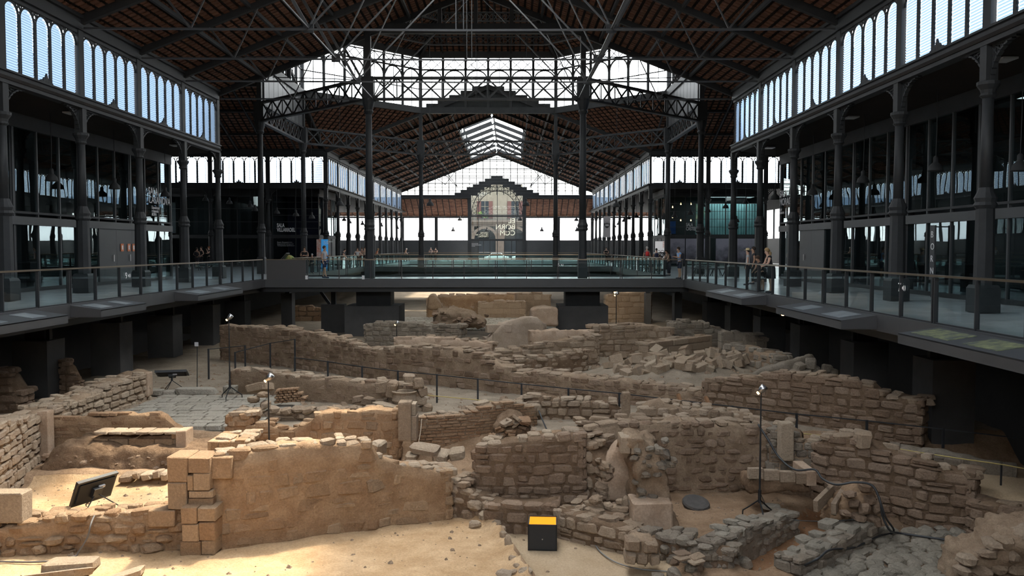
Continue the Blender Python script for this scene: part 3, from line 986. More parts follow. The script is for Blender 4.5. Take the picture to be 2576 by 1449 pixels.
# ------------------------------------------------------------------ glass halls behind the arcades
DOORS = []
def glass_hall(name, label, x, y0, y1, side, nb, doors=()):
    """glass front on plane x between depths y0..y1; side -1: room lies to the left"""
    t = thing(name, label, 'glass hall', (x, (y0 + y1) / 2, 0))
    z0, zt, z1 = 0.04, 2.72, 6.2
    s = side
    step = (y1 - y0) / nb
    for i in range(nb + 1):
        y = y0 + i * step
        bar('mullion', (x, y, 0), (x, y, z1), 0.10, 0.07, M['panel'], t)
        if i % 3 == 0:
            bar('post', (x + s * 0.1, y, 0), (x + s * 0.1, y, z1), 0.24, 0.30, M['iron'], t)
    bar('transom', (x, y0, zt - 0.12), (x, y1, zt - 0.12), 0.22, 0.30, M['panel'], t)
    bar('transom', (x, y0, zt + 0.18), (x, y1, zt + 0.18), 0.12, 0.08, M['iron'], t)
    bar('head', (x, y0, z1), (x, y1, z1), 0.2, 0.5, M['iron'], t)
    bar('plinth', (x, y0, 0.06), (x, y1, 0.06), 0.12, 0.14, M['iron'], t)
    rr = random.Random(int(abs(x) * 10 + y0))
    for i in range(nb):
        a, b = y0 + i * step + 0.04, y0 + (i + 1) * step - 0.04
        for lo, hi in ((0.12, zt - 0.28), (zt + 0.22, z1 - 0.25)):
            if lo < 1 and i in doors:
                DOORS.append(block('door', (x - 0.05, a, 0.05), (x + 0.05, b, zt - 0.28), M['panel'], t))
                continue
            tw = rr.uniform(-0.008, 0.008); tl = rr.uniform(-0.006, 0.006)
            MB().quad((x + tw, a, lo), (x - tw, b, lo), (x - tw + tl, b, hi), (x + tw + tl, a, hi)).build('glass_pane', M['hall_glass'], t)
    return t
hl = glass_hall('glass_hall', 'dark reflecting glass hall behind the left walkway columns', -17.8, 11.8, D1 - 0.2, -1, 21, (16, 17, 18))
hr = glass_hall('glass_hall', 'dark reflecting glass hall behind the right walkway columns', 14.3, 11.8, D1 - 0.2, 1, 21, (17, 18))
for h, s in ((hl, -1), (hr, 1)):
    x = -17.8 if s < 0 else 14.3
    a, b = sorted((x + s * 5.5, x + s * 5.6))
    block('back_wall', (a, 11.8, 0), (b, D1, 6.2), M['black'], h)
    for i in range(6):
        y = 16 + i * 4.7
        xs = sorted((x + s * 4.2, x + s * 5.0))
        block('shelf', (xs[0], y, 0.9), (xs[1], y + 2.6, 0.95), M['panel'], h)
        block('counter', (xs[0], y, 0.02), (xs[1], y + 2.6, 0.9), M['iron'], h)
for side, y in ((0, 38.55), (0, 40.2), (1, 41.4)):
    t = hl if side == 0 else hr
    xx = -17.72 if side == 0 else 14.22
    dr = min((d for d in DOORS if d.parent == t), key=lambda d: abs(W(d).translation.y - y))
    block('door_handle', (xx - 0.03, y - 0.03, 1.0), (xx + 0.03, y + 0.03, 1.3), M['steel'], dr)
sign_orange = mat('orange_sign', (0.55, 0.16, 0.06), None, rough=0.6)
for k, y in enumerate((39.3, 40.0, 40.5)):
    sg_ = block('safety_sign', (-17.74, y, 1.45), (-17.72, y + 0.28, 1.80), sign_orange, hl)
    block('pictogram', (-17.72, y + 0.08, 1.53), (-17.715, y + 0.2, 1.72), M['white'], sg_)
for k, y in enumerate((43.3, 43.7)):
    block('safety_sign', (14.22, y - 0.8, 1.5), (14.24, y - 0.55, 1.8), sign_orange, hr)
def side_text(body, size, x, y, z, side, parent, m):
    # on a wall of constant x, facing the nave
    if side < 0:      # left wall: faces +x, reads towards +y
        Rm = Matrix(((0, 0, 1), (1, 0, 0), (0, 1, 0))).to_4x4()
    else:             # right wall: faces -x, reads towards -y
        Rm = Matrix(((0, 0, -1), (-1, 0, 0), (0, 1, 0))).to_4x4()
    return text(body, size, m, parent, Matrix.Translation((x, y, z)) @ Rm, bold=0.006)
side_text('SALA\nCASANOVA', 0.50, -17.70, 42.35, 4.25, -1, hl, M['grey_text'])
side_text('Exposicions\ntemporals\nBORN', 0.2, -17.70, 42.7, 3.55, -1, hl, M['grey_text'])
side_text('SALA\nMORAGUES', 0.50, 14.20, 45.2, 4.25, 1, hr, M['grey_text'])
side_text('Espai\npolivalent', 0.2, 14.20, 45.2, 3.55, 1, hr, M['grey_text'])
# vertical hanging sign by the right hall
bar('sign_arm', (14.0, 28.36, 2.3), (14.3, 28.36, 2.3), 0.04, 0.04, M['iron'], hr)
t = thing('hanging_sign', 'narrow dark sign with white letters running downwards by the right glass hall', 'sign', (14.0, 28.3, 0.6))
block('sign_board', (13.97, 28.2, 0.55), (14.03, 28.52, 2.35), M['panel'], t)
block('post', (13.98, 28.3, -0.02), (14.02, 28.42, 0.56), M['panel'], t)
for k, ch in enumerate('BORN'):
    text(ch, 0.30, M['white'], t, Matrix.Translation((13.965, 28.45, 1.95 - k * 0.40)) @ Matrix(((0, 0, -1), (-1, 0, 0), (0, 1, 0))).to_4x4() @ Matrix.Rotation(0, 4, 'Z'))

# halls facing the crossing (front towards the camera)
def front_hall(label, x0, x1, y, nb, gm, interior, sub=6):
    t = thing('glass_hall', label, 'glass hall', ((x0 + x1) / 2, y, 0))
    step = (x1 - x0) / nb
    for i in range(nb + 1):
        x = x0 + i * step
        bar('mullion', (x, y, 0), (x, y, 6.3), 0.07, 0.10, M['iron'], t)
    for z, h in ((2.6, 0.3), (6.2, 0.25), (0.06, 0.12)):
        bar('transom', (x0, y, z), (x1, y, z), 0.2, h, M['iron'], t)
    for k in range(1, sub):
        z = 2.75 + k * 3.4 / sub
        bar('glazing_bar', (x0, y, z), (x1, y, z), 0.04, 0.035, M['panel'], t)
    for i in range(nb):
        a, b = x0 + i * step + 0.03, x0 + (i + 1) * step - 0.03
        tl = R.uniform(-0.03, 0.03)
        MB().quad((a, y, 0.1), (b, y, 0.1), (b, y, 2.45), (a, y, 2.45)).build('glass_pane', gm, t)
        MB().quad((a, y, 2.75), (b, y, 2.75), (b, y + tl, 6.1), (a, y + tl, 6.1)).build('glass_pane', gm, t)
    block('back_wall', (x0, y + 5, 0), (x1, y + 5.1, 6.3), interior, t)
    block('roof_board', (x0 - 0.1, y, 6.3), (x1 + 0.1, y + 9, 6.75), M['black'], t)
    for xs_, solid in ((x0, abs(x0 - XC) > abs(x1 - XC)), (x1, abs(x1 - XC) > abs(x0 - XC))):
        if solid:
            block('side_wall', (xs_ - 0.05, y, 0), (xs_ + 0.05, y + 9, 6.3), M['black'], t)
            continue
        for k in range(6):                       # glazed flank towards the far nave
            bar('mullion', (xs_, y + k * 1.8, 0), (xs_, y + k * 1.8, 6.3), 0.07, 0.10, M['iron'], t)
        for z, h in ((2.6, 0.3), (6.2, 0.25)):
            bar('transom', (xs_, y, z), (xs_, y + 9, z), 0.12, h, M['iron'], t)
        MB().quad((xs_, y, 2.75), (xs_, y + 9, 2.75), (xs_, y + 9, 6.1), (xs_, y, 6.1)).build('glass_pane', gm, t)
        MB().quad((xs_, y, 0), (xs_, y + 9, 0), (xs_, y + 9, 2.45), (xs_, y, 2.45)).build('lower_panel', M['panel'], t)
    return t
violet = mat('dark_violet_wall', (0.030, 0.022, 0.055), (0.04, 0.03, 0.07), 0.5, 0.8)
teal = mat('teal_curtain', (0.22, 0.42, 0.42), (0.36, 0.58, 0.58), 0.8, 0.8)
hv = front_hall('dark glass hall with violet interior and white lettering across the crossing', -20.6, -16.6, 75.0, 2, M['hall_glass'], violet)
text('SALA\nVILLARROEL', 0.46, M['white'], hv, face_south((-20.2, 74.9, 3.42)) @ Matrix.Diagonal((0.62, 1, 1, 1)), bold=0.014)
text('Espai d\'exposicions\nExposición temporal\nTemporary exhibition', 0.17, M['grey_text'], hv, face_south((-20.2, 74.9, 2.05)))
hw = front_hall('dark glass hall at the end of the left crossing arm', -31.0, -21.2, 75.0, 4, M['hall_glass'], M['black'], 3)
for k in range(9):                                       # tall printed strips inside
    x = -29.6 + k * 0.95
    block('hanging_strip', (x, 75.6, 2.9), (x + 0.35, 75.65, 5.6 - 0.2 * (k % 3)), M['panel'], hw)
hc = front_hall('glass hall with teal curtains and a ring of small bulbs, right crossing arm', 13.6, 22.4, 75.0, 5, M['hall_glass'], M['black'], 5)
for k in range(24):                                      # curtain folds
    x = 16.6 + k * 0.24
    MB().lathe([(0.12, 2.8), (0.10, 5.5)], 6, (x, 76.2, 0)).build('curtain_fold', teal, hc)
text('SALA\nCASTELLVÍ', 0.42, M['grey_text'], hc, face_south((15.4, 74.9, 3.5)) @ Matrix.Diagonal((0.62, 1, 1, 1)), bold=0.01)
poster_blue = mat('blue_poster', (0.06, 0.16, 0.55), (0.10, 0.24, 0.65), 3.0, 0.6)
block('poster', (13.75, 75.4, 2.85), (14.6, 75.45, 3.95), poster_blue, hc)
for k in range(10):
    a = k / 10 * 2 * PI
    bx, bz = 15.6 + math.cos(a) * 1.45, 4.75 + math.sin(a) * 0.75
    b = MB().lathe([(0.01, -0.06), (0.05, -0.03), (0.055, 0.02), (0.03, 0.06), (0.015, 0.13)], 8, (bx, 76.0, bz)).build('light_bulb', M['led'], None, True)
    tag(b, 'small warm glowing bulb in the ring inside the teal curtained hall', 'bulb', 'ring of bulbs in the curtained hall')
la = bpy.data.lights.new('hall_ceiling_lamp', 'AREA')
la.energy = 260; la.size = 4.0; la.color = (0.85, 1.0, 1.0)  # added unseen area light that brightens the teal curtains
lo_ = bpy.data.objects.new('hall_ceiling_lamp', la); COL.objects.link(lo_); lo_.location = (19.4, 75.6, 6.05)
# photographic mural below the curtained hall
mm, nt, bs = new_mat('grey_photo_mural')
geo = N(nt, 'ShaderNodeNewGeometry'); no = N(nt, 'ShaderNodeTexNoise'); no.inputs['Scale'].default_value = 1.7; no.inputs['Detail'].default_value = 10
sepn = N(nt, 'ShaderNodeSeparateXYZ'); ad = N(nt, 'ShaderNodeMath', operation='MULTIPLY_ADD'); ad.inputs[1].default_value = 0.32; ad.inputs[2].default_value = -0.28
nt.links.new(geo.outputs['Position'], no.inputs['Vector']); nt.links.new(geo.outputs['Position'], sepn.inputs[0]); nt.links.new(sepn.outputs['Z'], ad.inputs[0])
a2 = N(nt, 'ShaderNodeMath', operation='ADD'); nt.links.new(no.outputs['Fac'], a2.inputs[0]); nt.links.new(ad.outputs[0], a2.inputs[1])
rp = N(nt, 'ShaderNodeValToRGB'); rp.color_ramp.elements[0].position = 0.35; rp.color_ramp.elements[0].color = (0.035, 0.034, 0.045, 1); rp.color_ramp.elements[1].position = 0.85; rp.color_ramp.elements[1].color = (0.26, 0.25, 0.31, 1)
nt.links.new(a2.outputs[0], rp.inputs[0]); nt.links.new(rp.outputs[0], bs.inputs['Base Color'])
for i, (x0, x1) in enumerate(((13.7, 15.3), (15.38, 17.1), (18.0, 19.4), (19.48, 21.9))):
    block('mural_panel', (x0, 74.82, 0.25), (x1, 74.86, 2.42), mm, hc)

# ------------------------------------------------------------------ far facade
PW = 3.65                                                 # half width of the portal
t = struct('wall_far_gable')
Y = D3
ppm = (D3 - 0) / F
nxg = 28
for i in range(nxg + 1):
    x = XL + (XR - XL) * i / nxg
    zt = slope_z(abs(x - XC)) - 0.1
    bar('glazing_bar', (x, Y, 9.15), (x, Y, zt), 0.10, 0.13, M['iron'], t)
for k in range(1, 12):
    z = 9.2 + k * 0.52
    half = min(HW, (ZR - 0.1 - z) / SL)
    if half > 0.3:
        bar('glazing_bar', (XC - half, Y, z), (XC + half, Y, z), 0.06, 0.10 if k % 2 else 0.07, M['iron'], t)
bar('gable_beam', (XL, Y, 8.9), (XC - PW, Y, 8.9), 0.3, 0.45, M['iron'], t)
bar('gable_beam', (XC + PW, Y, 8.9), (XR, Y, 8.9), 0.3, 0.45, M['iron'], t)
for s in (-1, 1):
    bar('gable_rafter', (XC + s * HW, Y, ZE - 0.2), (XC, Y, ZR - 0.2), 0.3, 0.35, M['iron'], t)
MB().add([(XL, Y + 0.05, 9.1), (XR, Y + 0.05, 9.1), (XR, Y + 0.05, ZE), (XC, Y + 0.05, ZR), (XL, Y + 0.05, ZE)], [(0, 1, 2, 3, 4)]).build('glazing', M['gable_glass'], t)
for i in range(7):                                        # stepped boarding over the portal
    z = 11.85 - i * 0.40
    hwid = 0.85 + i * 0.86
    q_ = (z - 0.2 - 6.3) / 4.25
    ax_ = (PW + 0.1) * math.sqrt(1 - q_ * q_) if q_ < 1 else 0
    for s in (-1, 1):
        a_, b_ = sorted((XC + s * ax_, XC + s * hwid))
        if hwid > ax_:
            block('step_board', (a_, Y - 0.12, z - 0.42), (b_, Y - 0.04, z), M['iron'], t)
        block('step_edge', (a_, Y - 0.16, z - 0.05), (b_, Y - 0.12, z), M['rod'], t)
# low front aisle: tiled roof falling outwards, windows, base wall, portal between
for s, side in ((-1, 'left'), (1, 'right')):
    xa, xb = (XC - HW - 14, XC - PW - 0.3) if s < 0 else (XC + PW + 0.3, XC + HW + 14)
    roof('ceiling_porch_' + side, [(xa, Y + 5.2, 6.3), (xb, Y + 5.2, 6.3), (xb, Y, 8.7), (xa, Y, 8.7)], (1, 0, 0), 0.9, 0.34, cu=0.86)
    w = struct('wall_front_' + side)
    yf = Y + 5.0
    block('base_wall', (xa, yf, 0), (xb, yf + 0.2, 2.75), M['panel'], w)
    bar('window_head', (xa, yf, 6.15), (xb, yf, 6.15), 0.2, 0.24, M['iron'], w)
    nn = 4 if s < 0 else 4
    for k in range(6):
        x = (XC + s * (PW + 0.4)) + s * k * 5.0
        bar('window_post', (x, yf, 0), (x, yf, 6.2), 0.45, 0.2, M['iron'], w)
        for j in range(1, 5):
            bar('glazing_bar', (x + s * j, yf, 2.75), (x + s * j, yf, 6.1), 0.06, 0.05, M['iron'], w)
    bar('glazing_bar', (xa, yf, 5.85), (xb, yf, 5.85), 0.06, 0.06, M['iron'], w)
    MB().quad((xa, yf + 0.1, 2.75), (xb, yf + 0.1, 2.75), (xb, yf + 0.1, 6.1), (xa, yf + 0.1, 6.1)).build('glazing', M['frost'], w)
# the portal
pt = struct('door_1')
yp = Y + 0.2
for s in (-1, 1):
    bar('portal_pier', (XC + s * (PW + 0.25), yp, 0), (XC + s * (PW + 0.25), yp, 9.3), 0.5, 0.4, M['iron'], pt)
    block('side_panel', (XC + (-PW if s < 0 else PW - 1.0), yp, 0), (XC + (-PW + 1.0 if s < 0 else PW), yp + 0.1, 2.6), M['panel'], pt)
bar('portal_transom', (XC - PW, yp, 2.75), (XC + PW, yp, 2.75), 0.2, 0.28, M['iron'], pt)
bar('portal_transom', (XC - PW, yp, 6.15), (XC + PW, yp, 6.15), 0.2, 0.22, M['iron'], pt)
for x in (-2.62, 0.06, 2.72):
    bar('mullion', (XC + x, yp, 2.8), (XC + x, yp, 10.4 if abs(x) < 1 else 9.2), 0.08, 0.1, M['rod'], pt)
for z in (3.9, 4.9):
    bar('glazing_bar', (XC - PW, yp, z), (XC + PW, yp, z), 0.05, 0.04, M['rod'], pt)
for x in (-2.62, -1.9, -1.0, 0.06, 1.05, 2.1, 2.72):
    bar('door_stile', (XC + x, yp, 0), (XC + x, yp, 2.65), 0.10, 0.14, M['iron'], pt)
bar('door_rail', (XC - 2.62, yp, 1.0), (XC + 2.72, yp, 1.0), 0.08, 0.06, M['steel'], pt)
# lattice arch of the portal
r0, r1 = 3.62, 2.95
zc0 = 6.3
pa = lambda a, r: (XC + math.cos(a) * r, yp, zc0 + math.sin(a) * r * 1.15)
na = 22
for i in range(na):
    a, b = PI * i / na, PI * (i + 1) / na
    for r in (r0, r1):
        bar('arch_rib', pa(a, r), pa(b, r), 0.1, 0.08, M['iron'], pt)
    bar('arch_lattice', pa(a, r0), pa(b, r1), 0.05, 0.05, M['iron'], pt)
    bar('arch_lattice', pa(b, r0), pa(a, r1), 0.05, 0.05, M['iron'], pt)
for s in (-1, 1):                                          # rings in the spandrels
    for (dx, dz, rr) in ((3.2, 2.55, 0.3), (2.75, 2.9, 0.2), (3.35, 1.95, 0.2)):
        pts = [(XC + s * dx + math.cos(k * PI / 6) * rr, yp, zc0 + dz + math.sin(k * PI / 6) * rr) for k in range(13)]
        MB().tube(pts, 0.035, 4).build('scroll', M['iron'], pt)
MB().quad((XC - PW, yp + 0.05, 2.7), (XC + PW, yp + 0.05, 2.7), (XC + PW, yp + 0.05, 10.5), (XC - PW, yp + 0.05, 10.5)).build('glass_pane', M['glass'], pt)
MB().quad((XC - 2.6, yp + 0.05, 0), (XC + 2.7, yp + 0.05, 0), (XC + 2.7, yp + 0.05, 2.7), (XC - 2.6, yp + 0.05, 2.7)).build('glass_pane', M['glass'], pt)
def mirrored(body, size, px, pz, m, parent, bold=0.0):
    # lettering on the outer face of the glass, so from inside it reads mirrored
    Rm = Matrix(((-1, 0, 0), (0, 0, 1), (0, 1, 0))).to_4x4()
    return text(body, size, m, parent, Matrix.Translation((px, yp + 0.12, pz)) @ Rm, bold=bold)
cream = emit('cream_backlit_lettering', (0.95, 0.85, 0.68), 0.45)  # cream letters with a weak emission of their own
mirrored('EL\nBORN\nCCM', 1.02, XC + 2.62, 5.15, cream, pt, 0.0)
dark_sign = block('sign_board', (XC - 2.55, yp + 0.16, 2.95), (XC - 1.15, yp + 0.18, 3.95), M['iron'], pt)
mirrored('CENTRE\nDE CULTURA\nI MEMÒRIA', 0.30, XC - 1.25, 3.65, cream, pt)
text('REGISTRE\nBENVINGUDA\nCCM', 0.22, M['grey_text'], pt, face_south((XC - 3.6, yp - 0.08, 2.15)))
# street front outside the portal
bd = thing('apartment_building', 'pale stone apartment house with balconies and arches seen through the portal', 'building', (XC, 140, -0.6))
yb = 140.0
stone_out = mat('sunlit_facade_stone', (0.15, 0.13, 0.098), (0.18, 0.157, 0.12), 1.0, 0.9)  # muted stone tone of the upper front, slightly varied
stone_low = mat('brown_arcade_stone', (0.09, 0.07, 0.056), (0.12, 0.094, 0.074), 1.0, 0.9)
shutter = mat('red_brown_shutter', (0.085, 0.033, 0.026), None, rough=0.7)
pane_dark = mat('dark_window_pane', (0.03, 0.035, 0.04), None, rough=0.1)
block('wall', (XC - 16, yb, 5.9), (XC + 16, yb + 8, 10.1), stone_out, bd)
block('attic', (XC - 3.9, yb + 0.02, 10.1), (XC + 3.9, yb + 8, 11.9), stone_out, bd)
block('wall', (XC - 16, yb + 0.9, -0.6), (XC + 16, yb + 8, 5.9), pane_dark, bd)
for i, x in enumerate((-11.8, -6.9, -2.0, 2.9, 7.8, 12.7)):
    cxb = XC + x - 0.2
    w = block('window_opening', (cxb - 0.6, yb - 0.02, 6.4), (cxb + 0.6, yb + 0.3, 9.2), pane_dark, bd)
    for s in (-1, 1):
        block('shutter', (cxb + s * 0.95 - 0.32, yb - 0.08, 6.4), (cxb + s * 0.95 + 0.32, yb, 9.2), shutter, w)
    block('window_bar', (cxb - 0.04, yb - 0.06, 6.4), (cxb + 0.04, yb, 9.2), stone_out, w)
    block('window_bar', (cxb - 0.6, yb - 0.06, 8.3), (cxb + 0.6, yb, 8.38), stone_out, w)
    mb = MB()
    for k in range(10):
        a, b = PI * k / 10, PI * (k + 1) / 10
        mb.plate([(cxb + math.cos(q) * r, yb + 0.2, 3.0 + math.sin(q) * r) for q, r in ((a, 1.75), (b, 1.75), (b, 2.2), (a, 2.2))], (0, 1, 0), 0.7)
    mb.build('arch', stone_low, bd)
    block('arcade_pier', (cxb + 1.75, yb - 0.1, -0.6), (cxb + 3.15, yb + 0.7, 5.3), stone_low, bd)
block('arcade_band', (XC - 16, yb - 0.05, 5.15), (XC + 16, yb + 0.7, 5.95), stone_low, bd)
block('balcony_floor', (XC - 16, yb - 0.9, 5.85), (XC + 16, yb, 6.05), stone_low, bd)
bar('balcony_rail', (XC - 16, yb - 0.85, 7.0), (XC + 16, yb - 0.85, 7.0), 0.06, 0.06, M['iron'], bd)
mb = MB()
for k in range(130):
    x = XC - 16 + k * 0.246
    mb.bar((x, yb - 0.85, 6.05), (x + 0.12, yb - 0.85, 7.0), 0.03)
    mb.bar((x + 0.12, yb - 0.85, 6.05), (x, yb - 0.85, 7.0), 0.03)
b_ = mb.build('balusters', M['iron'], bd); b_['kind'] = 'stuff'
green = mat('balcony_leaves', (0.10, 0.22, 0.04), (0.2, 0.34, 0.08), 6, 0.8)
for x, z in ((-3.0, 7.05), (-2.2, 6.5)):
    p = thing('potted_plant', 'leafy green plant on the balcony outside the portal' + (' rail' if z > 7 else ' floor'), 'plant', (XC + x, yb - 0.6, z - 0.4))
    MB().lathe([(0.12, -0.4), (0.17, 0)], 8, (XC + x, yb - 0.6, z)).build('pot', shutter, p)
    mb = MB()
    for k in range(60):
        v = Vector((R.gauss(0, 0.3), R.gauss(0, 0.12), R.gauss(0.15, 0.12))) + Vector((XC + x, yb - 0.6, z))
        q = Vector((R.uniform(-0.1, 0.1), R.uniform(-0.1, 0.1), R.uniform(-0.05, 0.1)))
        mb.add([v, v + q + Vector((0.06, 0, 0)), v + q * 2, v + q - Vector((0.06, 0, 0))], [(0, 1, 2, 3)])
    lf = mb.build('foliage', green, p); lf['kind'] = 'stuff'
# parked cars in the street outside
for k, (x, c) in enumerate(((-0.2, (0.6, 0.6, 0.6)), (4.0, (0.7, 0.7, 0.7)))):
    cm = mat('car_paint_%d' % k, c, None, rough=0.3)
    c_ = thing('parked_car', ['pale parked car outside the portal doors', 'second pale parked car outside the portal, at the arch pier'][k], 'car', (XC + x, 134, -0.6))
    sec = [(-1.9, 0.35), (-1.9, 0.85), (-1.3, 0.95), (-0.8, 1.42), (0.7, 1.42), (1.2, 0.98), (1.9, 0.85), (1.95, 0.35)]
    MB().plate([(XC + x + a, 134, -0.6 + b) for a, b in sec], (0, 1, 0), 1.6).build('body', cm, c_)
    MB().plate([(XC + x + a, 134, -0.6 + b) for a, b in ((-1.1, 0.98), (-0.72, 1.36), (0.62, 1.36), (1.0, 1.0))], (0, 1, 0), 1.63).build('windows', pane_dark, c_)
    for a in (-1.2, 1.2):
        for yy in (-0.75, 0.75):
            MB().tube([(XC + x + a, 134 + yy - 0.1, -0.25), (XC + x + a, 134 + yy + 0.1, -0.25)], 0.33, 12).build('wheel', M['black'], c_)
# ------------------------------------------------------------------ the dig: ground
def poly_contains(poly, x, y):
    return inside(poly, x, y)
def zone(pts, z):
    return [tuple(gpt(px, py, z).xy) for px, py in pts]
ZONES = [   # polygon, level, material slot
    (zone([(-500, 1378), (-60, 1370), (250, 1368), (460, 1362), (650, 1340), (800, 1322), (950, 1300), (1165, 1285), (1250, 1330), (1285, 1390), (1330, 1460), (1400, 1700), (-700, 1700)], -3.95), -3.95, 0),
    (zone([(1165, 1300), (1290, 1325), (1400, 1300), (1600, 1375), (1700, 1449), (1800, 1700), (1380, 1700), (1330, 1460), (1285, 1390), (1250, 1330)], -4.12), -4.12, 1),
    (zone([(1980, 1470), (2120, 1390), (2210, 1310), (2300, 1305), (2530, 1345), (2760, 1400), (2800, 1700), (1850, 1700)], -4.1), -4.1, 4),
    (zone([(1820, 1430), (1950, 1330), (2050, 1300), (2170, 1305), (2140, 1335), (1990, 1420), (1900, 1470)], -4.25), -4.25, 3),
    (zone([(1600, 1345), (1700, 1232), (1900, 1215), (2060, 1240), (2120, 1300), (1950, 1345), (1700, 1400)], -3.95), -3.95, 5),
    ([(-10.6, 15.6), (-5.0, 15.6), (-5.0, 18.7), (-10.6, 18.7)], -3.55, 0),
    ([(-10.9, 18.7), (-5.6, 18.7), (-5.6, 20.2), (-10.9, 20.2)], -3.35, 2),
    ([(-10.9, 21.6), (-6.6, 21.6), (-6.2, 26.4), (-10.9, 26.4)], -2.93, 6),
    ([(8.0, 15.2), (12.0, 15.2), (12.0, 19.6), (8.0, 19.6)], -3.35, 1),
]
def ground_z(x, y):
    for poly, z, m in ZONES:
        if inside(poly, x, y):
            return z, m
    if y < 19.3 and x > 1.2: return -4.0, 5
    if y < 20.4: return -3.6, 2
    if y < 21.2: return -3.6 + 0.65 * (y - 20.4) / 0.8, 2
    z = -2.95
    d = ((x - 6.0) / 2.9) ** 2 + ((y - 29.2) / 2.3) ** 2
    z += 0.95 * math.exp(-d)
    d = ((x + 1.0) / 3.5) ** 2 + ((y - 35.5) / 4) ** 2
    z += 0.25 * math.exp(-d)
    return z, (6 if y < 44 else 7)
NX, NY, STEP = 236, 300, 0.12
GX0, GY0 = -16.0, 10.0
H = [[0.0] * (NX + 1) for _ in range(NY + 1)]
MT = [[0] * (NX + 1) for _ in range(NY + 1)]
for j in range(NY + 1):
    for i in range(NX + 1):
        H[j][i], MT[j][i] = ground_z(GX0 + i * STEP, GY0 + j * STEP)
for _ in range(2):
    H2 = [row[:] for row in H]
    for j in range(1, NY):
        for i in range(1, NX):
            H2[j][i] = (H[j][i] * 2 + H[j - 1][i] + H[j + 1][i] + H[j][i - 1] + H[j][i + 1]) / 6
    H = H2
vs, fs, ms = [], [], []
for j in range(NY + 1):
    for i in range(NX + 1):
        x, y = GX0 + i * STEP, GY0 + j * STEP
        p = Vector((x, y, 0))
        nz = noise.noise(p * 0.9) * 0.05 + noise.noise(p * 2.7 + Vector((7, 3, 0))) * 0.03 + noise.noise(p * 7.0) * 0.012
        if MT[j][i] == 1: nz *= 0.35
        H[j][i] += nz
        vs.append((x, y, H[j][i]))
for j in range(NY):
    for i in range(NX):
        a = j * (NX + 1) + i
        fs.append((a, a + 1, a + NX + 2, a + NX + 1))
        ms.append(MT[j][i])
me = bpy.data.meshes.new('ground')
me.from_pydata(vs, [], fs)
for k in ('sand', 'sand_box', 'earth', 'earth_orange', 'm_dark', 'earth', 'earth_grey', 'earth_grey'):
    me.materials.append(M[k])
me.polygons.foreach_set('material_index', ms)
me.polygons.foreach_set('use_smooth', [True] * len(ms))
gr = link('ground', me)
tag(gr, None, None, None, 'structure')
MB().quad((-19, 46, -3.0), (16, 46, -3.0), (16, 106, -3.0), (-19, 106, -3.0)).build('ground', M['earth_grey'])['kind'] = 'structure'
MB().quad((-19, -8, -4.3), (16, -8, -4.3), (16, 11, -4.3), (-19, 11, -4.3)).build('ground', M['sand'])['kind'] = 'structure'
def hz(x, y):
    i = (x - GX0) / STEP; j = (y - GY0) / STEP
    if 0 <= i < NX and 0 <= j < NY:
        return H[int(j)][int(i)]
    return -3.0

# ------------------------------------------------------------------ stones and walls
POOL = {}
def stone_pool(kind, m):
    key = (kind, m.name)
    if key in POOL: return POOL[key]
    jit, bev, cnt = dict(square=(0.018, 0.04, 14), rough=(0.10, 0.16, 16), boulder=(0.16, 0.26, 16), slab=(0.07, 0.10, 10))[kind]
    out = []
    rr = random.Random(hash(kind) % 97 + len(m.name))
    rr = random.Random(len(kind) * 31 + len(m.name))
    for k in range(cnt):
        b = bmesh.new()
        bmesh.ops.create_cube(b, size=1.0)
        for v in b.verts:
            v.co += Vector((rr.uniform(-jit, jit), rr.uniform(-jit, jit), rr.uniform(-jit, jit)))
        bmesh.ops.bevel(b, geom=list(b.edges) + list(b.verts), offset=bev, segments=1, profile=0.6, affect='EDGES')
        for v in b.verts:
            v.co += Vector((rr.uniform(-jit, jit), rr.uniform(-jit, jit), rr.uniform(-jit, jit))) * 0.35
        bmesh.ops.recalc_face_normals(b, faces=b.faces)
        me = bpy.data.meshes.new('stone')
        b.to_mesh(me); b.free()
        me.materials.append(m)
        out.append(me)
    POOL[key] = out
    return out
def put_stone(parent, c, size, rotz, m, kind='rough', name='stone', tilt=0.0):
    me = R.choice(stone_pool(kind, m))
    Mx = Matrix.Translation(c) @ Matrix.Rotation(rotz, 4, 'Z')
    if tilt:
        Mx = Mx @ Matrix.Rotation(R.uniform(-tilt, tilt), 4, 'X') @ Matrix.Rotation(R.uniform(-tilt, tilt), 4, 'Y')
    sx = -1 if R.random() < 0.5 else 1
    Mx = Mx @ Matrix.Rotation(PI if sx < 0 else 0, 4, 'Z') @ Matrix.Diagonal((size[0], size[1], size[2], 1))
    return link(name, me, parent, Mx)
class Path:
    def __init__(s, pts):
        s.p = pts
        s.L = [0.0]
        for a, b in zip(pts, pts[1:]):
            s.L.append(s.L[-1] + math.hypot(b[0] - a[0], b[1] - a[1]))
        s.len = s.L[-1]
    def at(s, t):
        t = max(0, min(s.len - 1e-5, t))
        i = 0
        while i < len(s.L) - 2 and s.L[i + 1] <= t: i += 1
        f = (t - s.L[i]) / max(1e-6, s.L[i + 1] - s.L[i])
        a, b = s.p[i], s.p[i + 1]
        d = Vector((b[0] - a[0], b[1] - a[1], 0)).normalized()
        q = [a[k] + (b[k] - a[k]) * f for k in range(4)]
        return Vector((q[0], q[1], 0)), q[2], q[3], d
def pix(pts, zb):
    """(px, depth, py of the top edge[, zb]) -> (x, y, ztop, zbottom)"""
    out = []
    for p in pts:
        z = zat(p[2], p[1])
        out.append((xat(p[0], p[1], z), p[1], z, p[3] if len(p) > 3 else zb))
    return out
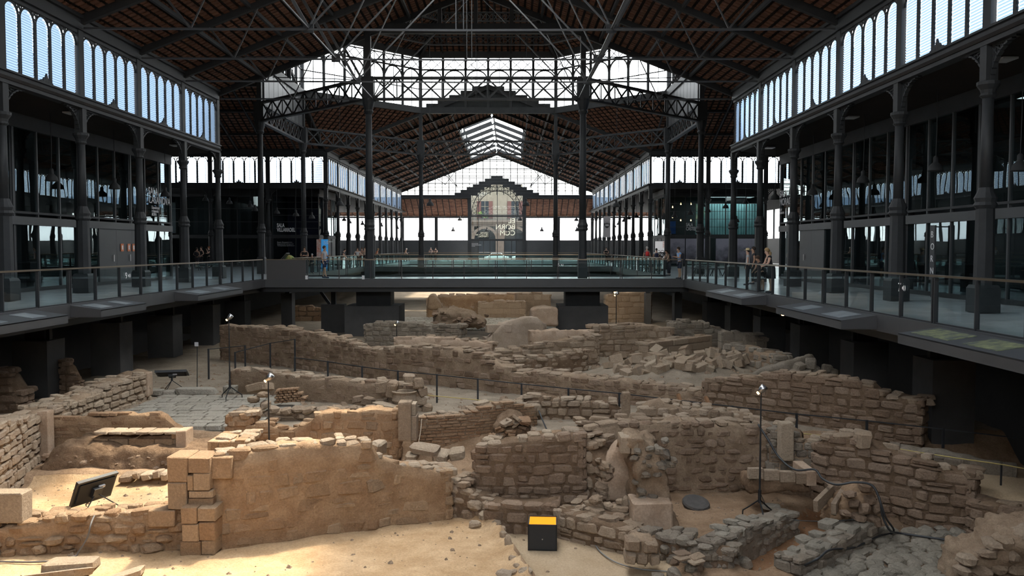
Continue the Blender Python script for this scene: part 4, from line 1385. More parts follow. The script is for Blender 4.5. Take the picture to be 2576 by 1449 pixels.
def ruin_wall(label, pts, thick, ch, sl, m, core, kind='rough', recess=0.03, proud=0.02, name='ruined_wall', cat='ruined wall', group=None, pname='stone', cover=1.0, topsl=None, topm=None, gap=0.018, jag=0.05, maxn=300, ragged=0.06, ends=True):
    P = Path(pts)
    x0, y0, zt0, zb0 = pts[0]
    root = thing(name, label, cat, (x0, y0, zb0), 0, group)
    # core of mortar and rubble
    st = 0.16
    ns = max(2, int(P.len / st))
    rows = []
    for i in range(ns + 1):
        c, zt, zb, d = P.at(P.len * i / ns)
        nrm = Vector((d.y, -d.x, 0))                       # front normal
        zt2 = zt - 0.06 + noise.noise(c * 1.7 + Vector((0, 0, zt * 3))) * jag * 1.6
        prof = []
        hgt = zt2 - (zb - 0.25)
        for k in range(7):
            prof.append((recess, zb - 0.25 + hgt * k / 6))
        for k in range(1, 4):
            prof.append((recess + (thick - recess) * k / 4, zt2 + 0.02 + R.uniform(-jag, jag)))
        prof.append((thick, zt2 - 0.03)); prof.append((thick, zb - 0.25))
        ring = []
        for (o, z) in prof:
            p = c - nrm * o; p.z = z
            p += Vector((noise.noise(p * 2.3), noise.noise(p * 2.3 + Vector((9, 1, 4))), noise.noise(p * 2.3 + Vector((3, 8, 2))))) * 0.03
            ring.append(p)
        rows.append(ring)
    k = len(rows[0])
    vs = [v for r_ in rows for v in r_]
    fs = []
    for i in range(ns):
        for q in range(k - 1):
            a = i * k + q
            fs.append((a, a + k, a + k + 1, a + 1))
    fs.append(tuple(range(k))); fs.append(tuple(range(ns * k, ns * k + k))[::-1])
    mb = MB().add(vs, fs)
    o = mb.build('mortar', core, root, True)
    # facing stones in courses
    cnt = 0
    zmin, zmax = min(p[3] for p in pts), max(p[2] for p in pts)
    z = zmin
    over = []
    def add(c, size, rot, mm, kd, tilt):
        nonlocal cnt
        if cnt >= maxn: return
        put_stone(root, c, size, rot, mm, kd, pname, tilt); cnt += 1
    row = 0
    while z < zmax - 0.02:
        h = ch * R.uniform(0.8, 1.22)
        s = -sl * R.uniform(0, 0.5)
        while s < P.len:
            l = sl * R.uniform(0.6, 1.5)
            a, b = max(0, s), min(P.len, s + l)
            s += l
            if b - a < 0.06: continue
            c, zt, zb, d = P.at((a + b) / 2)
            zt += noise.noise(c * 1.3 + Vector((0, 0, row))) * ragged
            if z < zb - h * 0.8 or z + h * 0.55 > zt: continue
            if R.random() > cover: continue
            hh = min(h, zt - z + 0.03)
            nrm = Vector((d.y, -d.x, 0))
            dep = R.uniform(0.16, 0.26)
            cc = c - nrm * (dep / 2 - R.uniform(-0.3, 1) * proud)
            cc.z = z + hh / 2
            if kind in ('rough', 'boulder') and cnt < maxn:
                if R.random() < 0.10 and hh > 0.14:      # two thin stones instead of one
                    f = R.uniform(0.35, 0.6)
                    c2 = cc.copy(); c2.z = z + hh * f / 2
                    add(c2, (b - a - gap, dep, hh * f - gap), math.atan2(d.y, d.x) + R.uniform(-0.06, 0.06), m, kind, 0.05)
                    cc.z = z + hh * (f + 1) / 2
                    hh = hh * (1 - f)
                else:
                    cc.z += R.uniform(-0.02, 0.02)
                    hh *= R.uniform(0.82, 1.06)
                add(cc, ((b - a - gap) * R.uniform(0.86, 1.03), dep, hh - gap), math.atan2(d.y, d.x) + R.uniform(-0.06, 0.06), m, kind, 0.05)
            else:
                add(cc, (b - a - gap, dep, hh - gap), math.atan2(d.y, d.x), m, kind, 0.02)
        z += h
        row += 1
    # stones lying on the broken top
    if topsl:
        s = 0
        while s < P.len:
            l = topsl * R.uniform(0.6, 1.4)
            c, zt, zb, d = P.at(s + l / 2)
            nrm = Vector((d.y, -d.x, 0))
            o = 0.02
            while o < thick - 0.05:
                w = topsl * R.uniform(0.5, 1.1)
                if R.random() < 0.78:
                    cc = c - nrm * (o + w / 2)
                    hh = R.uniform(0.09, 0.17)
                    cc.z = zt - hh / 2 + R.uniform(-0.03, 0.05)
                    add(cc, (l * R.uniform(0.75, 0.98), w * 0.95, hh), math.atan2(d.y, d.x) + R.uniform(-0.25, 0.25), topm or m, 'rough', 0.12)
                o += w
            s += l
    if ends:                                               # quoins on both broken ends
        for e in (0.0, P.len):
            c, zt, zb, d = P.at(e)
            nrm = Vector((d.y, -d.x, 0))
            z = zb
            while z < zt - 0.05:
                h = min(ch * R.uniform(0.9, 1.3), zt - z + 0.02)
                o = 0.0
                while o < thick - 0.08:
                    w = min(thick - o, sl * R.uniform(0.6, 1.1))
                    cc = c - nrm * (o + w / 2) + d * (0.04 if e == 0 else -0.04)
                    cc.z = z + h / 2
                    add(cc, (0.22, w - gap, h - gap), math.atan2(d.y, d.x), m, kind, 0.02)
                    o += w
                z += h
    return root
def stone_px(parent, x0, y0, x1, y1, d, thick, m, kind='square', name='stone', rot=0.0, tilt=0.0):
    """one dressed stone filling a rectangle of the photo at depth d"""
    zt, zb = zat(y0, d), zat(y1, d)
    z = (zt + zb) / 2
    xa, xb = xat(x0, d, z), xat(x1, d, z)
    return put_stone(parent, Vector(((xa + xb) / 2, d + thick / 2, z)), (xb - xa, thick, zt - zb), rot, m, kind, name, tilt)
def lump(name, label, cat, outline, d, thick, m, amp=0.12, vox=0.09, parent=None, group=None, scale=1.6, lean=0.0, kind=None, grow=0.0):
    """an irregular mass: outline in photo pixels at depth d, given thickness, remeshed and roughened"""
    pts = [vpt(x, y, d) for x, y in outline]
    zc = sum(p.z for p in pts) / len(pts)
    b = bmesh.new()
    f_ = [b.verts.new(p) for p in pts]
    zmin = min(p.z for p in pts); zmax = max(p.z for p in pts)
    def bk(p):
        q = p + Vector((0, thick, 0)); q.y += lean * (p.z - zmin)
        return q
    for v in f_:
        v.co.y += lean * (v.co.z - zmin)
    g_ = [b.verts.new(v.co + Vector((0, thick, 0))) for v in f_]
    b.faces.new(f_); b.faces.new(g_[::-1])
    n = len(f_)
    for i in range(n):
        b.faces.new((f_[i], f_[(i + 1) % n], g_[(i + 1) % n], g_[i]))
    bmesh.ops.recalc_face_normals(b, faces=b.faces)
    bmesh.ops.triangulate(b, faces=b.faces)
    me = bpy.data.meshes.new(name)
    b.to_mesh(me); b.free()
    o = bpy.data.objects.new('tmp', me)
    md = o.modifiers.new('r', 'REMESH'); md.mode = 'VOXEL'; md.voxel_size = vox; md.use_smooth_shade = True
    me2 = evaluated_mesh(o)
    b = bmesh.new(); b.from_mesh(me2)
    bmesh.ops.smooth_vert(b, verts=b.verts, factor=0.5, use_axis_x=True, use_axis_y=True, use_axis_z=True)
    b.normal_update()
    for v in b.verts:
        p = v.co
        k = noise.noise(p * scale) * 0.6 + noise.noise(p * scale * 2.7) * 0.35 + noise.noise(p * scale * 6) * 0.2
        v.co = p + v.normal * (k * amp + grow)
    b.to_mesh(me2); b.free()
    me2.materials.clear(); me2.materials.append(m)
    base = Vector((sum(p.x for p in pts) / len(pts), d, zmin))
    if parent is not None:
        return link(name, me2, parent, Matrix())
    o = link(name, me2)
    # origin at the base
    me2.transform(Matrix.Translation(-base)); o.location = base
    return tag(o, label, cat, group, kind)

# --- foreground
W1 = ruin_wall('long pale plastered stone wall with a dressed block pier, lit from above, nearest the sand floor',
    pix([(538, 15.6, 1148), (640, 15.85, 1129), (760, 16.2, 1118), (850, 16.5, 1112), (938, 16.7, 1113), (957, 16.8, 1150), (1008, 17.0, 1166), (1060, 17.1, 1180), (1135, 17.35, 1182)], -3.98),
    0.62, 0.26, 0.42, M['s_warm'], M['m_warm'], 'rough', recess=0.006, proud=0.016, topsl=0.30, topm=M['s_pale'], gap=0.012, cover=0.84)
for (a, b, c, d_) in ((421, 1150, 472, 1213), (422, 1214, 470, 1282), (473, 1152, 528, 1190), (486, 1190, 528, 1234), (472, 1196, 486, 1235), (475, 1236, 535, 1252), (474, 1253, 536, 1276)):
    stone_px(W1, a, b, c, d_, 15.42, 0.62, M['s_warm'])
stone_px(W1, 530, 1150, 582, 1205, 15.56, 0.6, M['s_warm'])
for (a, b, c, d_) in ((456, 1276, 496, 1318), (497, 1278, 542, 1312), (458, 1319, 500, 1362), (501, 1314, 541, 1360), (454, 1362, 505, 1400), (507, 1360, 540, 1396)):
    stone_px(W1, a, b, c, d_, 15.22, 0.6, M['s_warm'], 'square')
W2 = ruin_wall('low rubble wall of rough warm stones in front of the near screen',
    pix([(-110, 15.1, 1330), (0, 15.25, 1326), (60, 15.3, 1312), (150, 15.4, 1300), (280, 15.45, 1294), (400, 15.5, 1286), (460, 15.55, 1280)], -3.98),
    0.62, 0.17, 0.32, M['s_warm'], M['m_warm'], 'boulder', recess=0.03, proud=0.10, topsl=0.30, gap=0.01, cover=0.97)
stone_px(W2, 372, 1284, 440, 1325, 15.4, 0.4, M['s_warm'])
stone_px(W2, -30, 1240, 56, 1316, 15.3, 0.35, M['s_pale'])
W3 = ruin_wall('tall pale limestone wall running back along the left side to the paved street',
    [(-10.15, 14.6, -1.85, -3.6), (-10.35, 17.4, -1.97, -3.6), (-11.05, 20.2, -2.3, -3.6), (-11.0, 22.9, -2.22, -3.0), (-10.75, 25.7, -2.1, -3.0)],
    0.85, 0.20, 0.36, M['s_pale'], M['m_tan'], 'rough', recess=0.05, proud=0.03, topsl=0.34, gap=0.03)
stone_px(W3, 96, 1036, 122, 1160, 20.0, 0.3, M['plaster'], 'square')
stone_px(W3, 350, 938, 373, 998, 25.4, 0.35, M['plaster'], 'square')
W4 = ruin_wall('thin plastered brick wall with a broken top behind the near screen',
    pix([(124, 20.5, 1049), (200, 20.5, 1046), (300, 20.5, 1041), (405, 20.5, 1036), (420, 20.5, 1052), (442, 20.5, 1072), (466, 20.5, 1080)], -3.4),
    0.3, 0.085, 0.30, M['brick'], M['m_warm'], 'slab', recess=0.0, proud=0.02, pname='brick', cover=0.5, gap=0.012, ends=False)
W4b = ruin_wall('low bench wall of squared stones capped with flat slabs',
    pix([(236, 19.75, 1097), (330, 19.75, 1094), (447, 19.7, 1090)], -3.25), 0.45, 0.20, 0.42, M['s_warm'], M['m_dark'], 'square', recess=0.05, proud=0.01, gap=0.03)
for k in range(6):
    stone_px(W4b, 236 + k * 35, 1086, 269 + k * 35, 1093, 19.65, 0.5, M['s_pale'], 'slab', 'capping_slab')
stone_px(W4b, 443, 1084, 468, 1142, 19.5, 0.5, M['plaster'], 'square')
EB = lump('earth_section', 'dark cut earth bank below the thin brick wall', 'earth bank', [(80, 1222), (92, 1150), (140, 1128), (240, 1136), (340, 1142), (470, 1138), (560, 1150), (560, 1222)], 18.9, 1.3, M['earth_dark'], amp=0.16, vox=0.10, scale=2.4, lean=0.5)
for k in range(40):
    a, b = R.uniform(110, 440), R.uniform(1145, 1212)
    w = R.uniform(7, 20)
    stone_px(EB, a - w / 2, b - w * 0.3, a + w / 2, b + w * 0.3, 18.85 + (1212 - b) * 0.0055, 0.16, M['s_brown'], 'boulder', tilt=0.4)
SR = thing('kerb_stones', 'row of small flat stones at the foot of the dark earth bank', 'stones', vpt(360, 1215, 18.3))
for (a, b, c, d_) in ((296, 1196, 330, 1214), (332, 1190, 352, 1208), (354, 1192, 380, 1210), (382, 1186, 402, 1206), (404, 1188, 420, 1208)):
    stone_px(SR, a, b, c, d_, 18.35, 0.4, M['s_tan'], 'rough', tilt=0.1)
W6p = ruin_wall('stub of masonry with a flat sunlit top between the near wall and the orange wall',
    pix([(530, 18.6, 1112), (570, 18.6, 1110), (608, 18.6, 1108)], -3.6), 1.1, 0.24, 0.34, M['s_warm'], M['m_warm'], 'square', recess=0.02, topsl=0.3, topm=M['s_pale'])
W6q = ruin_wall('taller masonry stub behind the flat topped stub', pix([(572, 20.3, 1046), (600, 20.3, 1040), (630, 20.3, 1038)], -3.5), 0.7, 0.2, 0.3, M['s_warm'], M['m_warm'], 'rough', topsl=0.3, topm=M['s_pale'])
W6 = ruin_wall('orange lit wall of rounded stones beside the tall stone pier',
    pix([(634, 20.5, 1076), (660, 20.5, 1058), (690, 20.5, 1066), (740, 20.4, 1075), (770, 20.4, 1066), (795, 20.3, 1043), (850, 20.3, 1034), (930, 20.2, 1030), (1000, 20.2, 1032)], -3.4),
    0.5, 0.22, 0.33, M['s_warm'], M['m_warm'], 'rough', recess=0.01, proud=0.05, topsl=0.3, cover=0.85)
PR_ = thing('stone_pier', 'tall squared stone pier at the end of the orange lit wall', 'pier', vpt(1022, 1110, 19.9))
stone_px(PR_, 1001, 1012, 1034, 1110, 19.9, 0.4, M['s_pale'], 'square')
stone_px(PR_, 1030, 1016, 1046, 1046, 20.0, 0.4, M['s_pale'], 'square')
stone_px(PR_, 1031, 1047, 1048, 1110, 19.95, 0.45, M['s_tan'], 'square')
W7 = ruin_wall('wall of thin flat bricks to the right of the stone pier',
    pix([(1049, 20.6, 1052), (1100, 20.75, 1046), (1150, 20.9, 1043), (1206, 21.1, 1034), (1226, 21.2, 1018), (1290, 21.5, 1012), (1352, 21.8, 1022)], -3.4),
    0.45, 0.075, 0.26, M['brick'], M['m_tan'], 'slab', recess=0.02, proud=0.012, pname='brick', gap=0.016, topsl=0.28, topm=M['s_pale'], ends=False, maxn=420)
W8 = ruin_wall('coursed wall of squared blocks with open joints beside the standing stone post',
    pix([(1292, 22.7, 1008), (1322, 22.6, 995), (1400, 22.5, 1000), (1480, 22.4, 1006), (1545, 22.3, 1014), (1566, 22.3, 1032)], -3.3),
    0.5, 0.21, 0.32, M['s_tan'], M['m_dark'], 'rough', recess=0.07, proud=0.02, gap=0.03, topsl=0.32, topm=M['s_pale'])
PO = thing('stone_post', 'single upright stone post standing beside the coursed wall', 'post', vpt(1575, 1062, 21.9))
stone_px(PO, 1566, 988, 1586, 1064, 21.9, 0.25, M['s_tan'], 'square')
RH = lump('rubble_heap', 'heap of broken brick leaning below the thin brick wall', 'rubble', [(1235, 1112), (1250, 1066), (1285, 1040), (1320, 1058), (1345, 1085), (1352, 1118)], 20.6, 0.6, M['m_dark'], amp=0.2, vox=0.09, scale=3.0)
for k in range(34):
    a = R.uniform(1240, 1350); b = 1112 - R.random() * (70 - abs(a - 1300) * 0.9)
    w = R.uniform(14, 30)
    stone_px(RH, a - w / 2, b - w * 0.16, a + w / 2, b + w * 0.16, 20.45 + R.uniform(-0.1, 0.15), 0.25, M['brick'] if R.random() < 0.7 else M['s_tan'], 'slab', 'brick', R.uniform(-0.6, 0.6), 0.6)
W9 = ruin_wall('ragged wall of pale rubble above the right hand room',
    pix([(1606, 20.9, 1048), (1630, 20.9, 1022), (1650, 20.9, 1008), (1700, 20.8, 1022), (1800, 20.6, 1032), (1885, 20.4, 1050)], -3.5),
    0.7, 0.20, 0.33, M['s_tan'], M['m_tan'], 'rough', recess=0.03, proud=0.04, topsl=0.32, topm=M['s_pale'])
W10 = ruin_wall('wall of squared brown stones behind the glowing box',
    pix([(1192, 17.75, 1136), (1212, 17.7, 1116), (1300, 17.7, 1108), (1400, 17.75, 1098), (1470, 17.8, 1092)], -3.75),
    0.6, 0.21, 0.31, M['s_brown'], M['m_dark'], 'rough', recess=0.025, proud=0.02, topsl=0.3, topm=M['s_pale'])
W10b = ruin_wall('low ledge of two stone courses at the foot of the brown wall',
    pix([(1225, 16.95, 1272), (1300, 16.9, 1268), (1400, 16.8, 1272)], -4.15), 0.7, 0.21, 0.34, M['s_brown'], M['m_dark'], 'rough', recess=0.03, gap=0.02)
W10c = ruin_wall('broken stepped end of masonry joining the long plastered wall and the brown wall',
    pix([(1132, 17.5, 1208), (1160, 17.4, 1222), (1180, 17.3, 1240), (1226, 17.2, 1258)], -4.0), 0.8, 0.22, 0.3, M['s_tan'], M['m_dark'], 'boulder', proud=0.06, topsl=0.3)
W11 = ruin_wall('thick rubble wall with a crumbling top at the back of the right hand room',
    pix([(1478, 18.9, 1098), (1492, 18.95, 1074), (1560, 19.1, 1066), (1700, 19.2, 1062), (1850, 19.3, 1066), (1905, 19.4, 1074), (1940, 19.4, 1072)], -3.95),
    0.95, 0.20, 0.32, M['s_brown'], M['m_tan'], 'boulder', recess=0.02, proud=0.05, topsl=0.36, topm=M['s_tan'], cover=0.94)
FIN = thing('plastered_fin', 'craggy standing mass of masonry with an old plastered niche', 'masonry mass', vpt(1600, 1340, 16.8))
lump('niche_back', '', '', [(1500, 1265), (1506, 1210), (1530, 1150), (1560, 1110), (1590, 1110), (1600, 1200), (1600, 1270)], 17.6, 0.5, M['plaster'], amp=0.09, vox=0.08, parent=FIN)
lump('rubble_core', '', '', [(1592, 1290), (1596, 1200), (1600, 1140), (1560, 1125), (1580, 1098), (1622, 1102), (1660, 1128), (1668, 1180), (1682, 1230), (1702, 1300), (1700, 1338), (1640, 1345)], 16.7, 0.9, M['m_tan'], amp=0.22, vox=0.08, parent=FIN, scale=2.4)
stone_px(FIN, 1562, 1100, 1586, 1142, 16.75, 0.5, M['s_pale'], 'square')
stone_px(FIN, 1588, 1106, 1606, 1144, 16.75, 0.5, M['s_pale'], 'square')
o = stone_px(FIN, 1592, 1266, 1694, 1336, 16.3, 0.7, M['plaster'], 'square', 'plaster_face')
for k in range(26):
    a, b = R.uniform(1590, 1700), R.uniform(1110, 1290)
    if a < 1590 + (b - 1110) * 0.02: continue
    w = R.uniform(12, 30)
    stone_px(FIN, a - w / 2, b - w * 0.35, a + w / 2, b + w * 0.35, 16.62, 0.3, M['s_grey'], 'boulder', tilt=0.3)
for k in range(16):
    a, b = R.uniform(1498, 1560), R.uniform(1160, 1260)
    w = R.uniform(14, 30)
    if a > 1540 - 0.0 * b: continue
    stone_px(FIN, a - w / 2, b - w * 0.4, a + w / 2, b + w * 0.4, 17.5, 0.3, M['s_tan'], 'boulder', tilt=0.3)
W12 = ruin_wall('jumble of broken masonry where the brown wall meets the niche',
    pix([(1466, 18.0, 1095), (1480, 17.9, 1110), (1500, 17.8, 1150), (1512, 17.6, 1190)], -3.95), 0.6, 0.25, 0.3, M['s_tan'], M['m_dark'], 'boulder', proud=0.08, topsl=0.3)
LOOSE = []
def loose(label, lst, d, m, kind, group, thick=None, cat='stone', z=None):
    named = 1 < len(lst) <= 12
    for i_, (a, b, w, h) in enumerate(sorted(lst)):
        dd = d if z is None else dat(b + h / 2, z)
        z_ = zat(b, dd)
        x_ = xat(a, dd, z_)
        sx = w / F * dd; sz = h / F * dd
        o = put_stone(None, Vector((x_, dd, z_)), (sx, thick or sx * R.uniform(0.7, 1.0), sz), R.uniform(-0.4, 0.4), m, kind, 'loose_stone', 0.25)
        tag(o, label + (', %s from the left' % ORD[i_] if named else ''), cat, group)
W13 = ruin_wall('low kerb of squared stones running diagonally from the ledge towards the sand floor',
    pix([(1395, 16.75, 1282), (1450, 16.4, 1298), (1520, 16.0, 1318), (1598, 15.6, 1342)], -4.2), 0.5, 0.19, 0.36, M['s_tan'], M['m_dark'], 'rough', proud=0.02, topsl=0.34)
W13b = ruin_wall('second stepped row of stones behind the diagonal kerb',
    pix([(1440, 17.0, 1262), (1500, 16.8, 1272), (1560, 16.55, 1292), (1600, 16.3, 1312)], -4.0), 0.5, 0.2, 0.34, M['s_tan'], M['m_dark'], 'boulder', proud=0.04, topsl=0.32)
loose('pale broken stone piled in the hollow below the plastered niche', [(1500, 1258, 42, 26), (1485, 1285, 34, 22), (1545, 1290, 30, 20), (1558, 1262, 18, 14), (1575, 1265, 18, 30), (1520, 1296, 24, 16), (1570, 1296, 40, 22), (1595, 1282, 22, 16), (1455, 1282, 30, 20), (1530, 1272, 22, 14), (1548, 1305, 26, 12)], 16.9, M['s_pale'], 'boulder', 'stones below the plastered niche')
BLK = thing('stone_cluster', 'squat block of mortared stones at the corner of the sand floor', 'masonry block', vpt(1618, 1425, 14.8))
lump('mortar', '', '', [(1578, 1422), (1580, 1372), (1600, 1356), (1650, 1362), (1658, 1422)], 14.7, 0.5, M['m_tan'], amp=0.06, vox=0.07, parent=BLK)
for (a, b, c, d_) in ((1577, 1362, 1618, 1392), (1576, 1392, 1602, 1424), (1604, 1394, 1634, 1426), (1622, 1366, 1660, 1396), (1636, 1396, 1662, 1424)):
    stone_px(BLK, a, b, c, d_, 14.62, 0.4, M['s_tan'], 'rough', tilt=0.08)
W14a = ruin_wall('low rubble wall with clay between the sand floor and the right hand room',
    pix([(1600, 15.7, 1335), (1680, 15.2, 1352), (1760, 15.0, 1362), (1830, 14.7, 1385)], -4.25), 0.5, 0.17, 0.27, M['s_grey'], M['m_dark'], 'boulder', proud=0.07, topsl=0.28)
for k in range(34):
    a = R.random()
    px, py = 1668 + a * 200 + R.uniform(-20, 20), 1440 - a * 70 + R.uniform(-34, 30)
    p = gpt(px, py, -3.93)
    w = R.uniform(0.12, 0.30)
    o = put_stone(None, Vector((p.x, p.y, hz(p.x, p.y) + w * 0.22)), (w, w * R.uniform(0.7, 1.0), w * R.uniform(0.5, 0.8)), R.uniform(0, 3), M['s_brown'] if R.random() < 0.5 else M['s_grey'], 'boulder', 'loose_stone', 0.4)
    tag(o, 'rough stone in the rubble strip between the sand floor and the clay channel', 'stone', 'rubble stones beside the clay channel')
t = thing('tile_stack', 'small stack of flat clay tiles lying on the rubble strip', 'tile stack', gpt(1735, 1400, -3.9))
for k in range(4):
    p = gpt(1715 + 38 * (k % 2), 1392 + 12 * (k // 2) + 8 * (k % 2), -3.72 - 0.03 * (k // 2))
    put_stone(t, p, (0.26, 0.2, 0.03), 0.5, M['s_tan'], 'slab', 'tile', 0.08)
W16a = ruin_wall('low grey stone wall along the near edge of the clay channel',
    pix([(1790, 14.75, 1378), (1860, 15.4, 1340), (1940, 16.3, 1310), (2010, 17.3, 1290)], -4.3), 0.55, 0.17, 0.30, M['s_grey'], M['m_grey'], 'boulder', proud=0.05, topsl=0.34, topm=M['s_cobble'])
W16b = ruin_wall('low grey stone wall between the clay channel and the cobbles',
    pix([(2020, 14.5, 1412), (2080, 15.0, 1378), (2140, 15.6, 1345), (2212, 16.4, 1312)], -4.25), 0.55, 0.17, 0.30, M['s_grey'], M['m_grey'], 'rough', proud=0.05, topsl=0.32, topm=M['s_cobble'])
W14 = ruin_wall('high wall of rough dark stones on the right above the cobbles',
    pix([(2045, 18.7, 1116), (2075, 18.4, 1100), (2120, 18.2, 1098), (2180, 18.0, 1108), (2215, 17.8, 1136), (2260, 17.6, 1150), (2330, 17.2, 1165), (2400, 17.0, 1184), (2448, 16.8, 1190)], -4.15),
    0.75, 0.21, 0.38, M['s_brown'], M['m_dark'], 'rough', recess=0.04, proud=0.05, topsl=0.34, topm=M['s_tan'])
stone_px(W14, 2165, 1092, 2198, 1132, 17.9, 0.4, M['s_pale'], 'rough')
W14b = ruin_wall('lower continuation of the dark stone wall towards the edge of the walkway',
    pix([(2440, 16.6, 1262), (2500, 16.3, 1272), (2560, 16.0, 1280), (2680, 15.5, 1300)], -4.15), 0.7, 0.2, 0.36, M['s_brown'], M['m_dark'], 'rough', proud=0.04, topsl=0.34, topm=M['s_tan'])
W14c = ruin_wall('worn masonry panel with an upright jamb beside the light stand',
    pix([(1936, 19.3, 1078), (1962, 19.2, 1072), (1985, 19.1, 1070), (2000, 19.0, 1108), (2050, 18.8, 1112)], -3.7), 0.6, 0.19, 0.3, M['s_grey'], M['m_tan'], 'rough', topsl=0.3, topm=M['s_pale'])
stone_px(W14c, 1966, 1066, 1998, 1160, 18.85, 0.3, M['s_pale'], 'square', 'jamb')
TR_ = thing('stone_trough', 'shallow stone trough with a slab rim behind the light stand', 'trough', vpt(1965, 1225, 17.7))
for k in range(4):
    stone_px(TR_, 1884 + k * 40, 1180 + k * 4, 1922 + k * 40, 1206 + k * 4, 17.7 - k * 0.03, 0.14, M['s_tan'], 'square', 'rim_slab')
stone_px(TR_, 2030, 1186, 2056, 1224, 17.6, 0.9, M['plaster'], 'square', 'rim_slab')
lump('bed', '', '', [(1880, 1242), (1884, 1206), (1960, 1210), (2035, 1220), (2050, 1245)], 17.75, 0.8, M['earth_dark'], amp=0.12, vox=0.09, parent=TR_)
DR = thing('drain_channel', 'small stone lined drain cut into the clay mound', 'drain', vpt(2080, 1300, 16.9))
for (a, b, sg) in ((vpt(2052, 1275, 16.6), vpt(2096, 1232, 17.3), 1), (vpt(2098, 1282, 16.5), vpt(2126, 1238, 17.2), 1)):
    L = (b - a).length
    Mx = Matrix.Translation((a + b) / 2) @ frame(b - a).to_4x4() @ Matrix.Diagonal((L, 0.10, 0.24, 1))
    link('side_slab', R.choice(stone_pool('square', M['s_tan'])), DR, Mx)
stone_px(DR, 2090, 1222, 2132, 1236, 17.2, 0.35, M['s_tan'], 'slab', 'cover_slab')
lump('clay_mound', 'mound of orange clay and stones beside the drain', 'earth mound', [(2096, 1318), (2106, 1276), (2130, 1262), (2160, 1238), (2192, 1236), (2212, 1262), (2218, 1324), (2150, 1332)], 16.5, 0.7, M['earth'], amp=0.28, vox=0.08, scale=3.0)
loose('rounded stone set in the orange clay mound', [(2178, 1226, 34, 26), (2138, 1244, 30, 14), (2176, 1282, 30, 26), (2208, 1274, 22, 34), (2205, 1312, 20, 26), (2150, 1268, 26, 20), (2192, 1258, 24, 18), (2160, 1300, 30, 18), (2128, 1292, 22, 16), (2190, 1306, 22, 18)], 16.4, M['s_brown'], 'boulder', 'stones in the clay mound', 0.3)
RB = ruin_wall('low wall of big squared blocks on the sand under the right walkway',
    pix([(2246, 19.3, 1124), (2330, 19.0, 1132), (2400, 18.8, 1143), (2470, 18.6, 1158), (2552, 18.3, 1178)], -3.5), 0.5, 0.45, 0.52, M['s_grey'], M['m_grey'], 'square', recess=0.02, gap=0.02)
for o_, d_, lab in (([(2425, 1500), (2436, 1405), (2490, 1392), (2535, 1350), (2620, 1322), (2700, 1330), (2700, 1500)], 14.0, 'big pinkish mass of broken masonry at the edge of the cobbles'),):
    mroot = thing('masonry_mass', lab, 'masonry mass', vpt(2500, 1449, d_))
    lump('mortar', '', '', o_, d_, 0.9, M['m_tan'], amp=0.26, vox=0.08, scale=2.6, parent=mroot)
    for (a, b, w, h) in ((2452, 1420, 44, 30), (2500, 1405, 50, 26), (2545, 1372, 44, 30), (2560, 1410, 52, 34), (2480, 1445, 50, 26), (2530, 1438, 46, 26), (2440, 1446, 40, 26), (2572, 1445, 40, 28), (2590, 1350, 44, 28), (2512, 1378, 40, 20)):
        stone_px(mroot, a - w / 2, b - h / 2, a + w / 2, b + h / 2, d_ - 0.12, 0.4, M['s_tan'], 'boulder', tilt=0.25)
loose('pale flat slab lying at the near edge of the sand', [(182, 1418, 118, 26)], 14.6, M['s_pale'], 'slab', None, 0.5)
loose('broad pale slab partly buried in the near sand', [(150, 1446, 170, 22)], 14.3, M['s_pale'], 'slab', None, 0.5)
loose('small pale slab at the very edge of the near sand', [(315, 1448, 90, 18)], 14.2, M['s_pale'], 'slab', None, 0.4)
loose('pale stone in the crumbling kerb between two sand floors', [(1186, 1296, 28, 20), (1224, 1300, 34, 34), (1196, 1318, 30, 18), (1250, 1318, 22, 22), (1262, 1330, 22, 14), (1268, 1346, 22, 20), (1278, 1366, 20, 32), (1284, 1392, 18, 14), (1292, 1408, 24, 18), (1306, 1426, 30, 18), (1320, 1440, 36, 22), (1270, 1444, 40, 16), (1240, 1290, 26, 18), (1288, 1440, 28, 16)], 15.9, M['s_pale'], 'boulder', 'kerb stones beside the glowing box', z=-3.98)
loose('block of stone lying on the ground behind the long plastered wall', [(952, 1126, 28, 34), (1070, 1130, 70, 20), (1150, 1140, 40, 26), (1036, 1148, 30, 18), (1110, 1146, 40, 22)], 18.6, M['s_pale'], 'rough', 'blocks behind the plastered wall', 0.4)

# --- left middle
W5 = ruin_wall('plastered stone wall with a lit top edge behind the paved street',
    pix([(578, 27.0, 932), (640, 26.5, 930), (700, 26.0, 938), (760, 25.4, 947), (830, 25.0, 953), (905, 24.7, 960), (970, 24.6, 958), (1062, 25.0, 970)], -3.0),
    0.55, 0.17, 0.34, M['s_brown'], M['m_tan'], 'rough', recess=0.0, proud=0.012, cover=0.6, topsl=0.36, topm=M['s_pale'])
SB = thing('brick_stump', 'low stump of thin brick courses in front of the plastered wall', 'brick stump', vpt(725, 1022, 24.0))
for k in range(6):
    n_ = 7 - k // 2
    for i in range(n_):
        a = 690 + i * 11 + (k % 2) * 4
        stone_px(SB, a, 1010 - k * 6 - i * 0.9, a + 10, 1015 - k * 6 - i * 0.9, 23.9, 0.3, M['brick'], 'slab', 'brick')
WH = thing('well_block', 'worn round stone basin among the blocks at the wall end', 'stone basin', vpt(1018, 1015, 23.8))
me_o = MB().lathe([(0.28, 0), (0.36, 0.12), (0.30, 0.28), (0.36, 0.36), (0.26, 0.36), (0.22, 0.26)], 14, vpt(1018, 1016, 23.8)).build('basin', M['s_pale'], WH)
